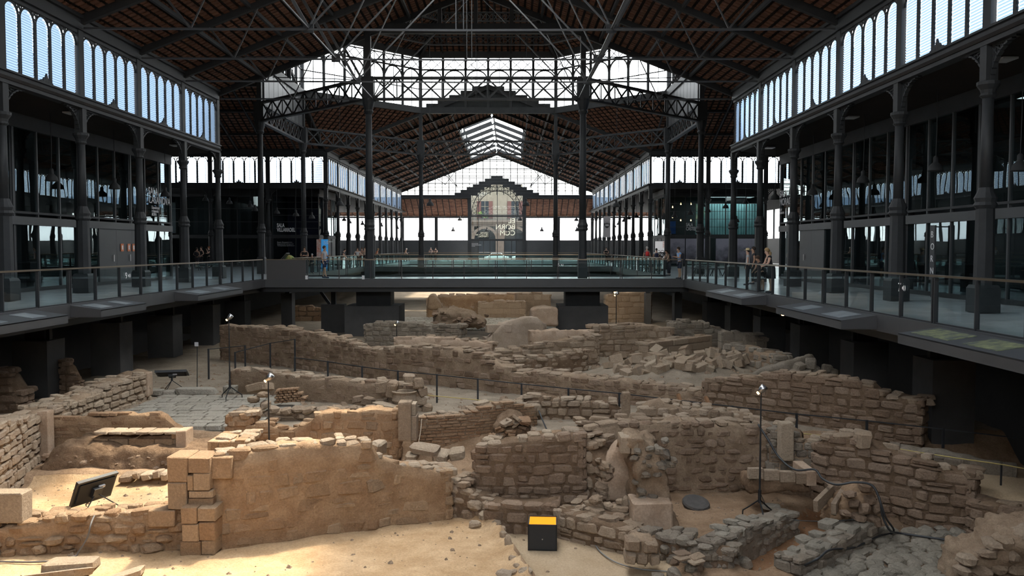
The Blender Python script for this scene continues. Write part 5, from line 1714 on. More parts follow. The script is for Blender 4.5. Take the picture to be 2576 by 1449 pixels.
loose('squared block among the tumbled stones at the wall end', [(962, 972, 26, 34), (986, 978, 24, 44), (1052, 966, 26, 28), (928, 1010, 26, 22), (960, 1012, 26, 20), (985, 1020, 22, 20), (1055, 1008, 34, 20), (1062, 984, 22, 24), (900, 1004, 22, 18), (1072, 1030, 26, 34), (1056, 1036, 18, 24), (1030, 950, 30, 18)], 24.0, M['s_tan'], 'rough', 'blocks at the wall end', 0.35)
loose('flat slab resting on the tumbled blocks', [(972, 1022, 60, 14), (656, 975, 56, 20)], 23.4, M['s_pale'], 'slab', 'flat slabs on tumbled blocks', 0.6)
loose('rounded field stone in the low tumbled row', [(690, 1030, 26, 20), (722, 1034, 28, 18), (752, 1028, 30, 16), (778, 1032, 34, 20), (815, 1030, 34, 16), (850, 1028, 34, 16), (888, 1026, 30, 14), (640, 1004, 26, 18), (662, 992, 20, 16), (668, 1018, 28, 18), (618, 1030, 28, 16), (602, 1046, 30, 18), (700, 1052, 26, 18), (930, 1026, 30, 14), (760, 1048, 24, 16)], 22.6, M['s_tan'], 'boulder', 'stones of the low tumbled row', 0.4)
W6a = ruin_wall('low tumbled row of field stones behind the orange lit wall',
    pix([(600, 22.3, 1038), (690, 22.5, 1036), (830, 22.6, 1036), (985, 22.8, 1034)], -3.35), 0.6, 0.2, 0.34, M['s_tan'], M['m_tan'], 'boulder', proud=0.05, topsl=0.34)
PV = struct('paved_street')
PV['label'] = 'street of pale squared flagstones on the left'
for j in range(11):
    y = 21.5 + j * 0.42
    x = -10.6 + R.uniform(0, 0.2)
    while x < -6.4:
        w = R.uniform(0.34, 0.58)
        put_stone(PV, Vector((x + w / 2, y + R.uniform(-0.03, 0.03), -2.91)), (w - 0.03, 0.39, 0.14), R.uniform(-0.03, 0.03), M['s_flag'], 'slab', 'flagstone', 0.012)
        x += w
KB = thing('kerb_slabs', 'long kerb slabs at the far edge of the paved street', 'kerb', vpt(480, 990, 26.2))
for (a, b, c, d_) in ((372, 982, 405, 996), (408, 984, 440, 998), (440, 978, 535, 993), (560, 972, 590, 990)):
    stone_px(KB, a, b, c, d_, 26.1, 0.4, M['s_flag'], 'slab', 'kerb_slab')
ruin_wall('dark stump of stone wall standing under the left walkway at the frame edge', pix([(-80, 23.4, 928), (10, 23.4, 934), (30, 23.4, 960), (50, 23.4, 992)], -3.6), 0.7, 0.22, 0.4, M['s_brown'], M['m_dark'], 'rough', topsl=0.35)
ruin_wall('jagged stone stump beside the second concrete pier on the left', pix([(152, 26.3, 905), (168, 26.3, 912), (180, 26.3, 936), (192, 26.3, 960)], -3.3), 0.5, 0.16, 0.26, M['s_brown'], M['m_dark'], 'rough', topsl=0.3)

# --- the long wall across the middle
W15 = ruin_wall('long tall wall of the old street, dim left length with an even top',
    pix([(553, 34.8, 818), (700, 32.8, 824), (800, 31.5, 840), (870, 30.5, 858), (912, 29.9, 876)], -3.0), 0.7, 0.19, 0.36, M['s_brown'], M['m_tan'], 'rough', recess=0.022, proud=0.02, cover=0.9, gap=0.026, topsl=0.4, topm=M['s_tan'])
W15b = ruin_wall('broken middle length of the long old street wall, with gaps and putlog holes',
    pix([(912, 29.9, 880), (960, 29.4, 874), (1040, 28.6, 870), (1120, 28.0, 874), (1195, 27.4, 884), (1238, 27.0, 912), (1300, 26.5, 936), (1345, 26.2, 934)], -3.0), 0.8, 0.2, 0.33, M['s_brown'], M['m_tan'], 'rough', recess=0.02, proud=0.06, cover=0.7, topsl=0.4, topm=M['s_tan'])
W16 = ruin_wall('right length of the long old street wall behind the steel handrail',
    pix([(1345, 26.2, 936), (1400, 25.9, 940), (1520, 25.0, 953), (1640, 24.3, 968), (1768, 23.5, 986)], -3.0), 0.7, 0.18, 0.36, M['s_brown'], M['m_tan'], 'rough', recess=0.022, proud=0.02, cover=0.9, gap=0.026, topsl=0.36, topm=M['s_tan'])
W17 = ruin_wall('tall coursed wall of squared stones reaching under the right walkway',
    pix([(1768, 23.5, 958), (1850, 22.9, 950), (1960, 22.2, 940), (2060, 21.6, 946), (2140, 21.1, 957), (2185, 20.9, 968), (2220, 20.7, 992), (2318, 20.2, 1008)], -3.1), 0.7, 0.2, 0.36, M['s_brown'], M['m_dark'], 'rough', recess=0.03, proud=0.03, topsl=0.36, topm=M['s_tan'], maxn=330)
for (a, b) in ((740, 905), (830, 890), (1000, 905), (1080, 968)):
    pass
# --- ruins beyond the long wall
ruin_wall('slanting coursed wall behind the broken middle length', pix([(1215, 31.0, 905), (1250, 31.2, 885), (1350, 31.6, 866), (1420, 32.0, 855), (1505, 32.3, 843)], -3.0), 0.6, 0.22, 0.38, M['s_tan'], M['m_tan'], 'rough', proud=0.03, topsl=0.4)
ruin_wall('wall with large squared stones below a ragged top near the far light stand', pix([(1490, 35.4, 820), (1560, 35.7, 816), (1640, 36.0, 818), (1694, 36.0, 828)], -3.0), 0.7, 0.26, 0.44, M['s_tan'], M['m_tan'], 'rough', topsl=0.45)
ruin_wall('crumbling high wall end under the bridge corner on the right', pix([(1697, 37.5, 812), (1730, 37.7, 806), (1780, 37.9, 812), (1818, 38.0, 830)], -3.0), 0.7, 0.25, 0.42, M['s_grey'], M['m_grey'], 'rough', topsl=0.45)
ruin_wall('smooth pale plastered partition in the middle distance', pix([(1225, 36.8, 850), (1262, 37.0, 812), (1300, 37.3, 800), (1352, 37.8, 798), (1372, 38.0, 815)], -3.0), 0.45, 0.5, 0.9, M['plaster_pale'], M['plaster_pale'], 'square', recess=-0.01, proud=0.0, cover=0.3, gap=0.0)
ruin_wall('low curved plastered wall beside the slanting coursed wall', pix([(1338, 34.0, 832), (1400, 34.2, 825), (1440, 34.4, 830), (1492, 34.6, 832)], -3.0), 0.45, 0.4, 0.8, M['plaster'], M['plaster'], 'square', recess=-0.01, proud=0.0, cover=0.3, gap=0.0)
ruin_wall('rubble topped wall below the left concrete block of the bridge', pix([(918, 38.5, 816), (980, 38.4, 808), (1080, 38.0, 818), (1155, 37.4, 816)], -3.0), 0.7, 0.22, 0.4, M['s_grey'], M['m_grey'], 'rough', topsl=0.45)
ruin_wall('low plastered wall with a reddish foot in the middle distance', pix([(995, 33.2, 852), (1090, 33.4, 848), (1160, 33.4, 852), (1235, 33.2, 862)], -3.0), 0.5, 0.3, 0.6, M['plaster'], M['plaster'], 'square', recess=-0.01, proud=0.01, cover=0.5, topsl=0.4, topm=M['s_tan'])
ruin_wall('low slab edged wall rising to the right above the rubble heap', pix([(1635, 31.5, 866), (1700, 32.5, 855), (1790, 34.0, 846)], -3.0), 0.5, 0.22, 0.6, M['s_tan'], M['m_tan'], 'square', topsl=0.45)
ruin_wall('squared wall corner standing behind the rubble heap', pix([(1820, 30.0, 866), (1880, 29.4, 872), (1925, 28.6, 884), (1952, 27.8, 896)], -3.0), 0.6, 0.26, 0.44, M['s_grey'], M['m_tan'], 'rough', topsl=0.42)
ruin_wall('low dark wall behind the squared wall corner', pix([(1820, 33.0, 838), (1870, 33.0, 834), (1900, 32.5, 850)], -3.0), 0.6, 0.26, 0.5, M['s_grey'], M['m_grey'], 'square', topsl=0.4)
ruin_wall('stepped rubble wall in the hollow behind the street wall', pix([(1215, 28.6, 925), (1300, 29.2, 900), (1400, 29.5, 892), (1480, 30.0, 880)], -3.1), 0.5, 0.2, 0.36, M['s_tan'], M['m_dark'], 'boulder', proud=0.06, topsl=0.36)
RA = lump('rock_arch', 'half buried arch of dark rubble beyond the middle walls', 'masonry arch', [(1085, 822), (1090, 800), (1105, 784), (1140, 778), (1175, 782), (1200, 796), (1222, 812), (1224, 824)], 40.5, 1.2, M['m_tan'], amp=0.3, vox=0.12, scale=2.4)
lump('slanted_slab', 'long slanting slab of pale mortared rubble right of the rubble heap', 'masonry mass', [(1895, 952), (1902, 936), (1990, 908), (2045, 890), (2054, 904), (2052, 932), (1990, 948)], 25.6, 0.4, M['m_grey'], amp=0.08, vox=0.09, scale=2.2)
for k in range(26):
    a = R.uniform(1085, 1225); b = R.uniform(790, 822)
    w = R.uniform(8, 17)
    stone_px(RA, a - w / 2, b - w * 0.3, a + w / 2, b + w * 0.3, 40.35, 0.5, M['s_brown'], 'boulder', tilt=0.3)
lump('round_bastion', 'rounded plastered wall corner below the bridge', 'masonry mass', [(1332, 822), (1334, 776), (1370, 770), (1405, 776), (1406, 822)], 42.0, 1.2, M['plaster'], amp=0.08, vox=0.12)
for k in range(3):
    pass
# rubble heap: loose building blocks
heap = []
rr = random.Random(5)
for k in range(84):
    a = rr.uniform(0, 1)
    px = 1545 + a * 330 + rr.uniform(-10, 10)
    lo = 942 - 40 * a * 0.2
    py = rr.uniform(868 + 40 * abs(a - 0.65), 940 - 14 * a)
    w = rr.uniform(18, 40); h = rr.uniform(14, 26)
    heap.append((px, py, w, h))
heap += [(1712, 922, 27, 30), (1790, 894, 26, 26), (1836, 902, 56, 22), (1822, 918, 40, 20), (1660, 930, 40, 22), (1580, 938, 34, 16), (1640, 925, 34, 26), (1775, 925, 30, 16), (1740, 908, 26, 20)]
def on_ground(px, py, d0=24.2, d1=36):
    d = d0
    while d < d1:
        z = zat(py, d); x = xat(px, d, z)
        if hz(x, d) >= z: break
        d += 0.08
    return x, d, hz(x, d)
for (px, py, w, h) in sorted(heap, key=lambda q: q[1]):
    x, d, g0 = on_ground(px, py + h * 0.3)
    sx = w / F * d; sz = h / F * d
    o = put_stone(None, Vector((x, d, g0 + sz * 0.3)), (sx, sx * rr.uniform(0.6, 1.0), sz), rr.uniform(-1.2, 1.2), M['s_pale'] if rr.random() < 0.45 else M['s_tan'], 'square', 'loose_block', 0.5)
    tag(o, 'tumbled building block in the rubble heap behind the old street wall', 'stone block', 'tumbled blocks of the rubble heap')
loose('dark building block tumbled under the right walkway', [(2012, 922, 26, 18), (2040, 915, 26, 24), (2052, 930, 26, 20), (2030, 936, 24, 16), (2082, 926, 24, 20), (2070, 940, 26, 16), (2095, 936, 20, 16), (2000, 936, 26, 14)], 25.0, M['s_grey'], 'rough', 'blocks under the right walkway', 0.35)
# --- far pit beyond the bridge
ruin_wall('far pale wall beyond the bridge, left of centre', pix([(1075, 57.0, 750), (1110, 57.0, 742), (1200, 57.0, 740), (1292, 56.5, 738)], -3.1), 0.8, 0.4, 0.8, M['plaster'], M['m_warm'], 'square', recess=-0.01, cover=0.6, topsl=0.6)
ruin_wall('low stepped wall in front of the far pale wall', pix([(1205, 55.5, 760), (1260, 55.5, 756), (1320, 55.4, 758)], -3.1), 0.8, 0.35, 0.8, M['s_tan'], M['m_tan'], 'square', topsl=0.6)
ruin_wall('far wall with a square end right of centre beyond the bridge', pix([(1290, 57.5, 738), (1340, 57.5, 735), (1382, 57.4, 742)], -3.1), 0.8, 0.4, 0.7, M['s_tan'], M['m_tan'], 'square', topsl=0.6)
ruin_wall('dim far wall behind the light stand under the bridge', pix([(1525, 53.0, 742), (1570, 53.0, 736), (1640, 53.5, 734)], -3.1), 0.8, 0.35, 0.7, M['s_tan'], M['m_tan'], 'rough', topsl=0.6)
ruin_wall('brown far wall stub between the left bridge supports', pix([(740, 54.0, 770), (780, 54.0, 768), (808, 54.0, 778)], -3.1), 0.8, 0.35, 0.7, M['brick'], M['m_dark'], 'rough')
lump('rubble_end', 'crumbled end of the far pale wall', 'masonry mass', [(1072, 780), (1076, 745), (1090, 738), (1104, 755), (1116, 780)], 54.5, 0.8, M['m_tan'], amp=0.15, vox=0.16)
PV2 = struct('cobbled_street')
PV2['label'] = 'far cobbled street seen under the bridge'
for j in range(24):
    y = 47.6 + j * 0.36
    x = -8.2 + R.uniform(0, 0.3)
    mb_row = None
    while x < 3.4:
        w = R.uniform(0.4, 0.8)
        if PV2 and len(PV2.children) < 0: pass
        put_stone(PV2, Vector((x + w / 2, y, -2.96)), (w - 0.05, 0.31, 0.12), 0, M['s_flag'], 'slab', 'cobblestone', 0.02)
        x += w
# --- cobbles in the right foreground
CB = struct('cobbled_floor')
CB['label'] = 'floor of worn grey cobbles at the right edge of the dig'
zc_poly = ZONES[2][0]
j = 0
y = 13.3
while y < 17.2:
    x = 3.2 + (j % 2) * 0.15
    while x < 10.2:
        w = R.uniform(0.24, 0.42)
        cx_, cy_ = x + w / 2, y + R.uniform(-0.05, 0.05)
        if inside(zc_poly, cx_, cy_):
            put_stone(CB, Vector((cx_, cy_, hz(cx_, cy_) + 0.01)), (w * 0.96, R.uniform(0.21, 0.28), 0.16), 0.35 + R.uniform(-0.25, 0.25), M['s_cobble'], 'boulder', 'cobblestone', 0.07)
        x += w
    y += 0.235
    j += 1
# pebbles and crumbs of stone scattered on the earth
mb = MB()
for k in range(5200):
    if k < 3000:
        x, y = R.uniform(-11, 9.5), R.uniform(13.6, 21)
    else:
        x, y = R.uniform(-12, 9), R.uniform(21, 42)
    if inside(ZONES[1][0], x, y) and R.random() < 0.9: continue
    z = hz(x, y)
    if inside(ZONES[0][0], x, y) and R.random() < 0.6: continue
    s = min(0.07, R.expovariate(1 / 0.016) + 0.008) * (1 if y < 22 else 2.2)
    a = R.uniform(0, 6.28)
    c_, s_ = math.cos(a) * s, math.sin(a) * s
    h = s * R.uniform(0.4, 0.8)
    mb.add([(x + c_, y + s_, z - 0.01), (x - s_, y + c_, z - 0.01), (x - c_, y - s_, z - 0.01), (x + s_, y - c_, z - 0.01), (x + c_ * 0.4, y + s_ * 0.3, z + h), (x - c_ * 0.4, y - s_ * 0.3, z + h * 0.9)],
           [(0, 1, 4), (1, 5, 4), (1, 2, 5), (2, 3, 5), (3, 4, 5), (3, 0, 4)])
pb = mb.build('pebbles', M['s_tan'], gr)
pb['kind'] = 'stuff'
# ------------------------------------------------------------------ glass railings of the walkways
POSTM = MB().box((0, 0, 0.48), (0.035, 0.09, 1.0)).mesh('post', M['iron'])
def railing(label, p, q, step=1.56, marks=(), skip=None):
    p, q = Vector(p), Vector(q)
    e = q - p; L = e.length; u = e / L
    t = thing('glass_railing', label, 'railing', p)
    n = max(1, round(L / step))
    Z = Vector((0, 0, 1))
    ang = math.atan2(u.y, u.x)
    bar('handrail', p + Z * 1.02, q + Z * 1.02, 0.085, 0.045, M['rail'], t)
    bar('base_rail', p + Z * 0.03, q + Z * 0.03, 0.05, 0.06, M['iron'], t)
    for i in range(n + 1):
        c = p + u * (L * i / n)
        link('post', POSTM, t, Matrix.Translation(c) @ Matrix.Rotation(ang, 4, 'Z'))
        if i % 4 == 2:
            link('post', POSTM, t, Matrix.Translation(c + u * 0.09) @ Matrix.Rotation(ang, 4, 'Z'))
    for i in range(n):
        a, b = p + u * (L * i / n + 0.06), p + u * (L * (i + 1) / n - 0.06)
        MB().quad(a + Z * 0.07, b + Z * 0.07, b + Z * 0.95, a + Z * 0.95).build('glass_panel', M['rail_glass'], t)
    return t
E = 0.06
rl = railing('long glass railing with bronze handrail along the left walkway', (PL - E, 2, 0), (PL - E, DB0 - 0.2, 0))
rr_ = railing('long glass railing with bronze handrail along the right walkway', (PR + E, 2, 0), (PR + E, DB0 - 0.2, 0))
rf = railing('glass railing on the near edge of the bridge', (PL + 2.15, DB0 + 0.1, 0), (PR - 0.05, DB0 + 0.1, 0))
railing('glass railing on the far edge of the bridge', (PL, DB1 - 0.1, 0), (PR, DB1 - 0.1, 0))
railing('glass railing along the left edge of the pit beyond the bridge', (PL - E, DB1 + 0.1, 0), (PL - E, 73.0, 0))
railing('glass railing along the right edge of the pit beyond the bridge', (PR + E, DB1 + 0.1, 0), (PR + E, 73.0, 0))
railing('glass railing on the near edge of the second bridge', (PL, 73.1, 0), (PR, 73.1, 0))
railing('glass railing on the far edge of the second bridge', (PL, 78.9, 0), (PR, 78.9, 0), 2.4)
railing('glass railing along the left edge of the farthest pit', (PL - E, 79.1, 0), (PL - E, 105.9, 0), 2.4)
railing('glass railing along the right edge of the farthest pit', (PR + E, 79.1, 0), (PR + E, 105.9, 0), 2.4)
railing('glass railing across the end of the farthest pit', (PL, 106.1, 0), (PR, 106.1, 0), 2.4)
for (x, y, w) in ((PL - 0.1, DB0 - 0.05, 0.14), (PL + 2.1, DB0 + 0.1, 0.12), (PL + 4.95, DB0 + 0.1, 0.12), (PR + 0.02, DB0 + 0.0, 0.16), (PR + 0.3, DB0 - 0.1, 0.16)):
    block('post_foot', (x - w / 2, y - 0.09, 0.0), (x + w / 2, y - 0.05, 0.22), M['white'] if x < 0 else M['steel'], rf)
sc_ = thing('solid_screen', 'dark solid screen panel at the left end of the bridge railing', 'screen panel', (PL + 1, DB0 + 0.1, 0))
block('panel', (PL + 0.08, DB0 + 0.06, 0.02), (PL + 2.05, DB0 + 0.12, 1.0), mat('dark_brown_grey_panel', (0.055, 0.052, 0.052), None, rough=0.6), sc_)
block('cap', (PL + 0.05, DB0 + 0.05, 1.0), (PL + 2.08, DB0 + 0.14, 1.04), M['rail'], sc_)
def sound_icon(M0, size, parent):
    """loudspeaker pictogram: cone and two arcs, drawn in a local x-y plane"""
    s = size
    mb = MB()
    mb.plate([(0, 0.15 * s, 0), (0.12 * s, 0.15 * s, 0), (0.3 * s, 0, 0), (0.3 * s, 0.5 * s, 0), (0.12 * s, 0.35 * s, 0), (0, 0.35 * s, 0)], (0, 0, 1), 0.004)
    for r in (0.16, 0.27):
        for k in range(5):
            a, b = -0.9 + k * 0.36, -0.9 + (k + 1) * 0.36
            mb.plate([(0.33 * s + math.cos(q) * rr * s, 0.25 * s + math.sin(q) * rr * s, 0) for q, rr in ((a, r), (a, r + 0.05), (b, r + 0.05), (b, r))], (0, 0, 1), 0.004)
    o = mb.build('sound_symbol', M['white'], None)
    o.parent = parent
    o.matrix_basis = W(parent).inverted() @ M0
    return o
LM = Matrix(((0, 0, 1), (1, 0, 0), (0, 1, 0))).to_4x4()
RM = Matrix(((0, 0, -1), (-1, 0, 0), (0, 1, 0))).to_4x4()
text('9', 0.28, M['white'], rl, Matrix.Translation((PL - 0.03, 27.6, 0.62)) @ LM)
sound_icon(Matrix.Translation((PL - 0.03, 27.82, 0.64)) @ LM, 0.26, rl)
text('7', 0.28, M['white'], rr_, Matrix.Translation((PR + 0.03, 19.45, 0.62)) @ RM)
sound_icon(Matrix.Translation((PR + 0.03, 19.25, 0.64)) @ RM, 0.26, rr_)
px0 = xat(1402, DB0, 0.7)
text('6', 0.24, M['white'], rf, face_south((px0, DB0 + 0.06, 0.68)))
sound_icon(face_south((px0 + 0.18, DB0 + 0.06, 0.70)), 0.22, rf)

# ------------------------------------------------------------------ information ledges outside the railings
glow_map = mat('map_print', (0.05, 0.062, 0.052), (0.22, 0.24, 0.11), 5.0, 0.5, detail=3)
def ledge(label, x, y0, y1, s, screen=None):
    t = thing('information_ledge', label, 'ledge', (x, (y0 + y1) / 2, -0.22))
    a, b = sorted((x, x + s * 0.85))
    MB().plate([(x, y0, -0.02), (x, y1, -0.02), (x + s * 0.85, y1, -0.14), (x + s * 0.85, y0, -0.14)], (0, 0, 1), 0.03).build('top_plate', M['panel'], t)
    block('front_plate', (min(x + s * 0.85, x + s * 0.82), y0, -0.32), (max(x + s * 0.85, x + s * 0.82), y1, -0.13), M['fascia'], t)
    block('under_plate', (a, y0, -0.34), (b, y1, -0.31), M['fascia'], t)
    for yy in (y0, y1):
        MB().plate([(x, yy, -0.02), (x + s * 0.85, yy, -0.14), (x + s * 0.85, yy, -0.32), (x, yy, -0.32)], (0, 1, 0), 0.02).build('end_plate', M['fascia'], t)
    for (f0, f1, mm_) in screen or ((0.15, 0.4, M['steel']), (0.6, 0.72, M['steel'])):
        ya, yb_ = y0 + (y1 - y0) * f0, y0 + (y1 - y0) * f1
        MB().plate([(x + s * 0.15, ya, -0.022), (x + s * 0.15, yb_, -0.022), (x + s * 0.7, yb_, -0.10), (x + s * 0.7, ya, -0.10)], (0, 0, 1), 0.012).build('inset_print', mm_, t)
    return t
dim = mat('dim_inset_print', (0.10, 0.12, 0.13), (0.2, 0.22, 0.23), 2.0, 0.4)
ds = ((0.1, 0.35, dim), (0.62, 0.8, dim))
ledge('steel information ledge nearest the left frame edge', PL + 0.03, 18.5, 22.2, 1, ds)
ledge('steel information ledge in the middle of the left walkway', PL + 0.03, 24.0, 27.0, 1, ds)
ledge('steel information ledge of the left walkway closest to the bridge', PL + 0.03, 31.5, 36.8, 1, ds)
ledge('steel information ledge of the right walkway closest to the bridge', PR - 0.03, 29.2, 34.5, -1, ds)
ledge('steel information ledge in the middle of the right walkway', PR - 0.03, 20.4, 25.4, -1, ds)
ledge('steel information ledge with green and yellow map print near the right frame edge', PR - 0.03, 13.0, 17.4, -1, ((0.62, 0.95, glow_map), (0.25, 0.5, glow_map)))

# ------------------------------------------------------------------ concrete piers below the walkways
def pier(x, y, w, d, zt, label, neck=True, zb=-3.4, cat='pier'):
    t = thing('concrete_pier', label, 'pier', (x, y, zb))
    me_ = MB().lathe([(w * 0.72, zb), (w * 0.707, zb + 0.4), (w * 0.707, zt)], 4, (x, y, 0), PI / 4).build('shaft', M['concrete'], t)
    if neck:
        block('steel_neck', (x - w * 0.26, y - 0.2, zt), (x + w * 0.26, y + 0.2, -0.62), M['iron_dark'], t)
        block('steel_bracket', (x + w * 0.26, y - 0.08, zt), (x + w * 0.36, y + 0.08, -0.62), M['iron'], t)
        block('steel_bracket', (x - w * 0.36, y - 0.08, zt), (x - w * 0.26, y + 0.08, -0.62), M['iron'], t)
    return t
for k in range(6):
    d_ = D1 - k * BAY
    if k < 6:
        pier(-14.4, d_, 1.05, 1.0, -1.2 + 0.12 * (k % 2), '%s square concrete pier under the left walkway counted from the bridge' % ORD[k], zb=-3.6)
        pier(10.9, d_, 1.05, 1.0, -1.25 + 0.1 * (k % 2), '%s square concrete pier under the right walkway counted from the bridge' % ORD[k], zb=-3.9 if k > 4 else -3.4)
for (a, b, lab) in ((868, 1004, 'wide dark concrete block under the left part of the bridge'), (1405, 1530, 'wide dark concrete block under the right part of the bridge')):
    d_ = 44.3
    xa, xb = xat(a, d_, -2), xat(b, d_, -2)
    t = thing('concrete_pier', lab, 'pier', ((xa + xb) / 2, d_ + 1, -3.3))
    MB().span((xa, d_, -3.3), (xb, d_ + 2.4, zat(770, d_))).build('block', M['concrete'], t)
    block('steel_neck', ((xa + xb) / 2 - 0.9, d_ + 0.5, zat(770, d_)), ((xa + xb) / 2 + 0.9, d_ + 1.9, -0.38), M['iron_dark'], t)
for (a, b, d_, lab) in ((708, 735, 47.5, 'slim concrete post under the bridge at its left end'), (808, 866, 46.6, 'short concrete block beside the left bridge support'), (1625, 1638, 52.0, 'slim concrete post under the bridge at its right end'), (1697, 1716, 47.5, 'second slim concrete post below the right bridge corner')):
    xa, xb = xat(a, d_, -2), xat(b, d_, -2)
    t = thing('concrete_pier', lab, 'pier', ((xa + xb) / 2, d_, -3.2))
    MB().span((xa, d_, -3.3), (xb, d_ + 0.7, zat(738 if b - a < 40 else 766, d_))).build('block', M['concrete'], t)
    block('steel_neck', ((xa + xb) / 2 - 0.12, d_ + 0.2, zat(766, d_)), ((xa + xb) / 2 + 0.12, d_ + 0.5, -0.38), M['iron_dark'], t)
    if b - a > 40:
        bar('brace', (xa + 0.4, d_ + 0.35, zat(766, d_)), (xa - 0.2, d_ + 0.35, -0.6), 0.15, 0.15, M['iron'], t)

# ------------------------------------------------------------------ bell lamps
LAMPM = dict(shade=MB().lathe([(0.235, 0.0), (0.225, 0.03), (0.19, 0.16), (0.10, 0.25), (0.075, 0.27), (0.075, 0.42), (0.03, 0.47)], 16).mesh('shade', M['iron_dark'], True))
def roof_at(x, d):
    dx = abs(x - XC)
    if D1 < d < D2:
        arm = ZR - (ZR - ZE) * abs(d - dm) / (D2 - dm)
        if dx > HW: return arm
        f = 1 - max(dx, abs(d - dm)) / HW
        return ZD + 5.4 * min(0.8, f) if dx + abs(d - dm) < HW * 1.40 else arm
    if dx < LX and (88 < d < 119 or d < 40): return slope_z(LX) + 1.35 + SL * (LX - dx) - 0.06
    if dx < HW: return slope_z(max(dx, 0.2))
    return 6.75 - (dx - HW) * (1.5 / 15) if d < D1 else 6.80
def lamp(label, px, py, d, group=None, top=6.0, sc_=1.0):
    z = zat(py, d); x = xat(px, d, z)
    top = roof_at(x, d) + 0.06
    t = thing('bell_lamp', label, 'lamp', (x, d, z), 0, group)
    sh_ = link('shade', LAMPM['shade'], t, Matrix.Diagonal((sc_, sc_, sc_, 1)), True)
    MB().tube([(0, 0, 0.44 * sc_), (0.02, 0, (top - z) * 0.5), (0, 0, top - z)], 0.012, 5).build('cord', M['iron_dark'], t, False, True)
    MB().lathe([(0.03, 0.12), (0.05, 0.06), (0.03, 0.02)], 8).build('bulb', M['rod'], sh_, True, True)
    return t
for i, (px, py, d) in enumerate(((1950, 502, 41.6), (2045, 490, 36.8), (2172, 460, 32.0), (2355, 430, 27.0), (2568, 430, 23.0))):
    lamp('%s black bell lamp over the right walkway counted from the bridge' % ORD[i], px, py, d, 'bell lamps over the right walkway', 6.6)
for i, (px, py, d) in enumerate(((417, 495, 41.0), (290, 476, 36.4), (132, 456, 31.8))):
    lamp('%s black bell lamp over the left walkway counted from the bridge' % ORD[i], px, py, d, 'bell lamps over the left walkway', 6.6)
for i, (px, py) in enumerate(((856, 517), (1082, 518), (1323, 518), (1550, 521))):
    lamp('%s large bell lamp hanging in the crossing counted from the left' % ORD[i], px, py, 58.0, 'large bell lamps in the crossing', 9.4, 1.1)
for i, (px, py) in enumerate(((518, 505), (578, 513), (630, 521), (642, 531), (697, 538), (745, 544), (785, 550))):
    lamp('%s bell lamp in the left crossing arm counted from the left' % ORD[i], px, py, 66.0 - i * 0.6, 'bell lamps in the left crossing arm', 9.4)
for i, (px, py) in enumerate(((1670, 551), (1697, 547), (1737, 540), (1768, 520), (1781, 534), (1826, 524), (1853, 559), (1876, 513))):
    lamp('%s bell lamp in the right crossing arm counted from the left' % ORD[i], px, py, 66.0 - i * 0.4, 'bell lamps in the right crossing arm', 9.4)
for i, (px, py, d) in enumerate(((1140, 582, 112), (1157, 555, 100), (1225, 582, 112), (1276, 581, 112), (1308, 555, 100), (1363, 582, 112), (1450, 556, 100), (1451, 582, 112))):
    lamp('%s bell lamp in front of the far facade counted from the left' % ORD[i], px, py, d, 'bell lamps before the far facade', 9.5, 1.15)
for i, (px, py, d) in enumerate(((845, 547, 80), (866, 556, 86), (880, 562, 90), (912, 566, 95), (924, 574, 100), (960, 570, 106), (1000, 576, 112))):
    lamp('%s small bell lamp in the far left aisle counted from the left' % ORD[i], px, py, d, 'bell lamps of the far left aisle', 6.4)
for i, (px, py, d) in enumerate(((1532, 574, 110), (1546, 572, 104), (1556, 566, 98), (1570, 558, 92), (1582, 552, 88), (1601, 548, 82))):
    lamp('%s small bell lamp in the far right aisle counted from the left' % ORD[i], px, py, d, 'bell lamps of the far right aisle', 6.4)

# ------------------------------------------------------------------ spotlights under the walkways, light stands
def spot(label, px, py, d, aim, power=0):
    z = zat(py, d); x = xat(px, d, z)
    t = thing('spotlight', label, 'spotlight', (x, d, z), 0, 'warm spotlights under the walkways')
    a = Vector(aim).normalized()
    c = Vector((x, d, z))
    hs_ = MB().tube([c - a * 0.16, c - a * 0.02], 0.07, 10).build('housing', M['black'], t)
    MB().tube([c - a * 0.02, c + a * 0.0], 0.06, 12).build('lens', M['led'], hs_)
    MB().bar(c - a * 0.1 , c - a * 0.1 + Vector((0, 0, 0.28)), 0.025).build('bracket', M['black'], t)
for i, (px, py, d) in enumerate(((572, 739, 40.8), (546, 742, 38.4), (464, 757, 34.4), (307, 782, 28.8))):
    spot('%s warm spotlight under the left walkway counted from the bridge' % ORD[i], px, py, d, (0.5, -0.8, -0.45))
for i, (px, py, d) in enumerate(((1547, 736, 43.6), (1970, 791, 28.6), (2366, 882, 18.6))):
    spot('%s warm spotlight under the bridge and right walkway counted from the bridge' % ORD[i], px, py, d, (-0.4, -0.8, -0.45))
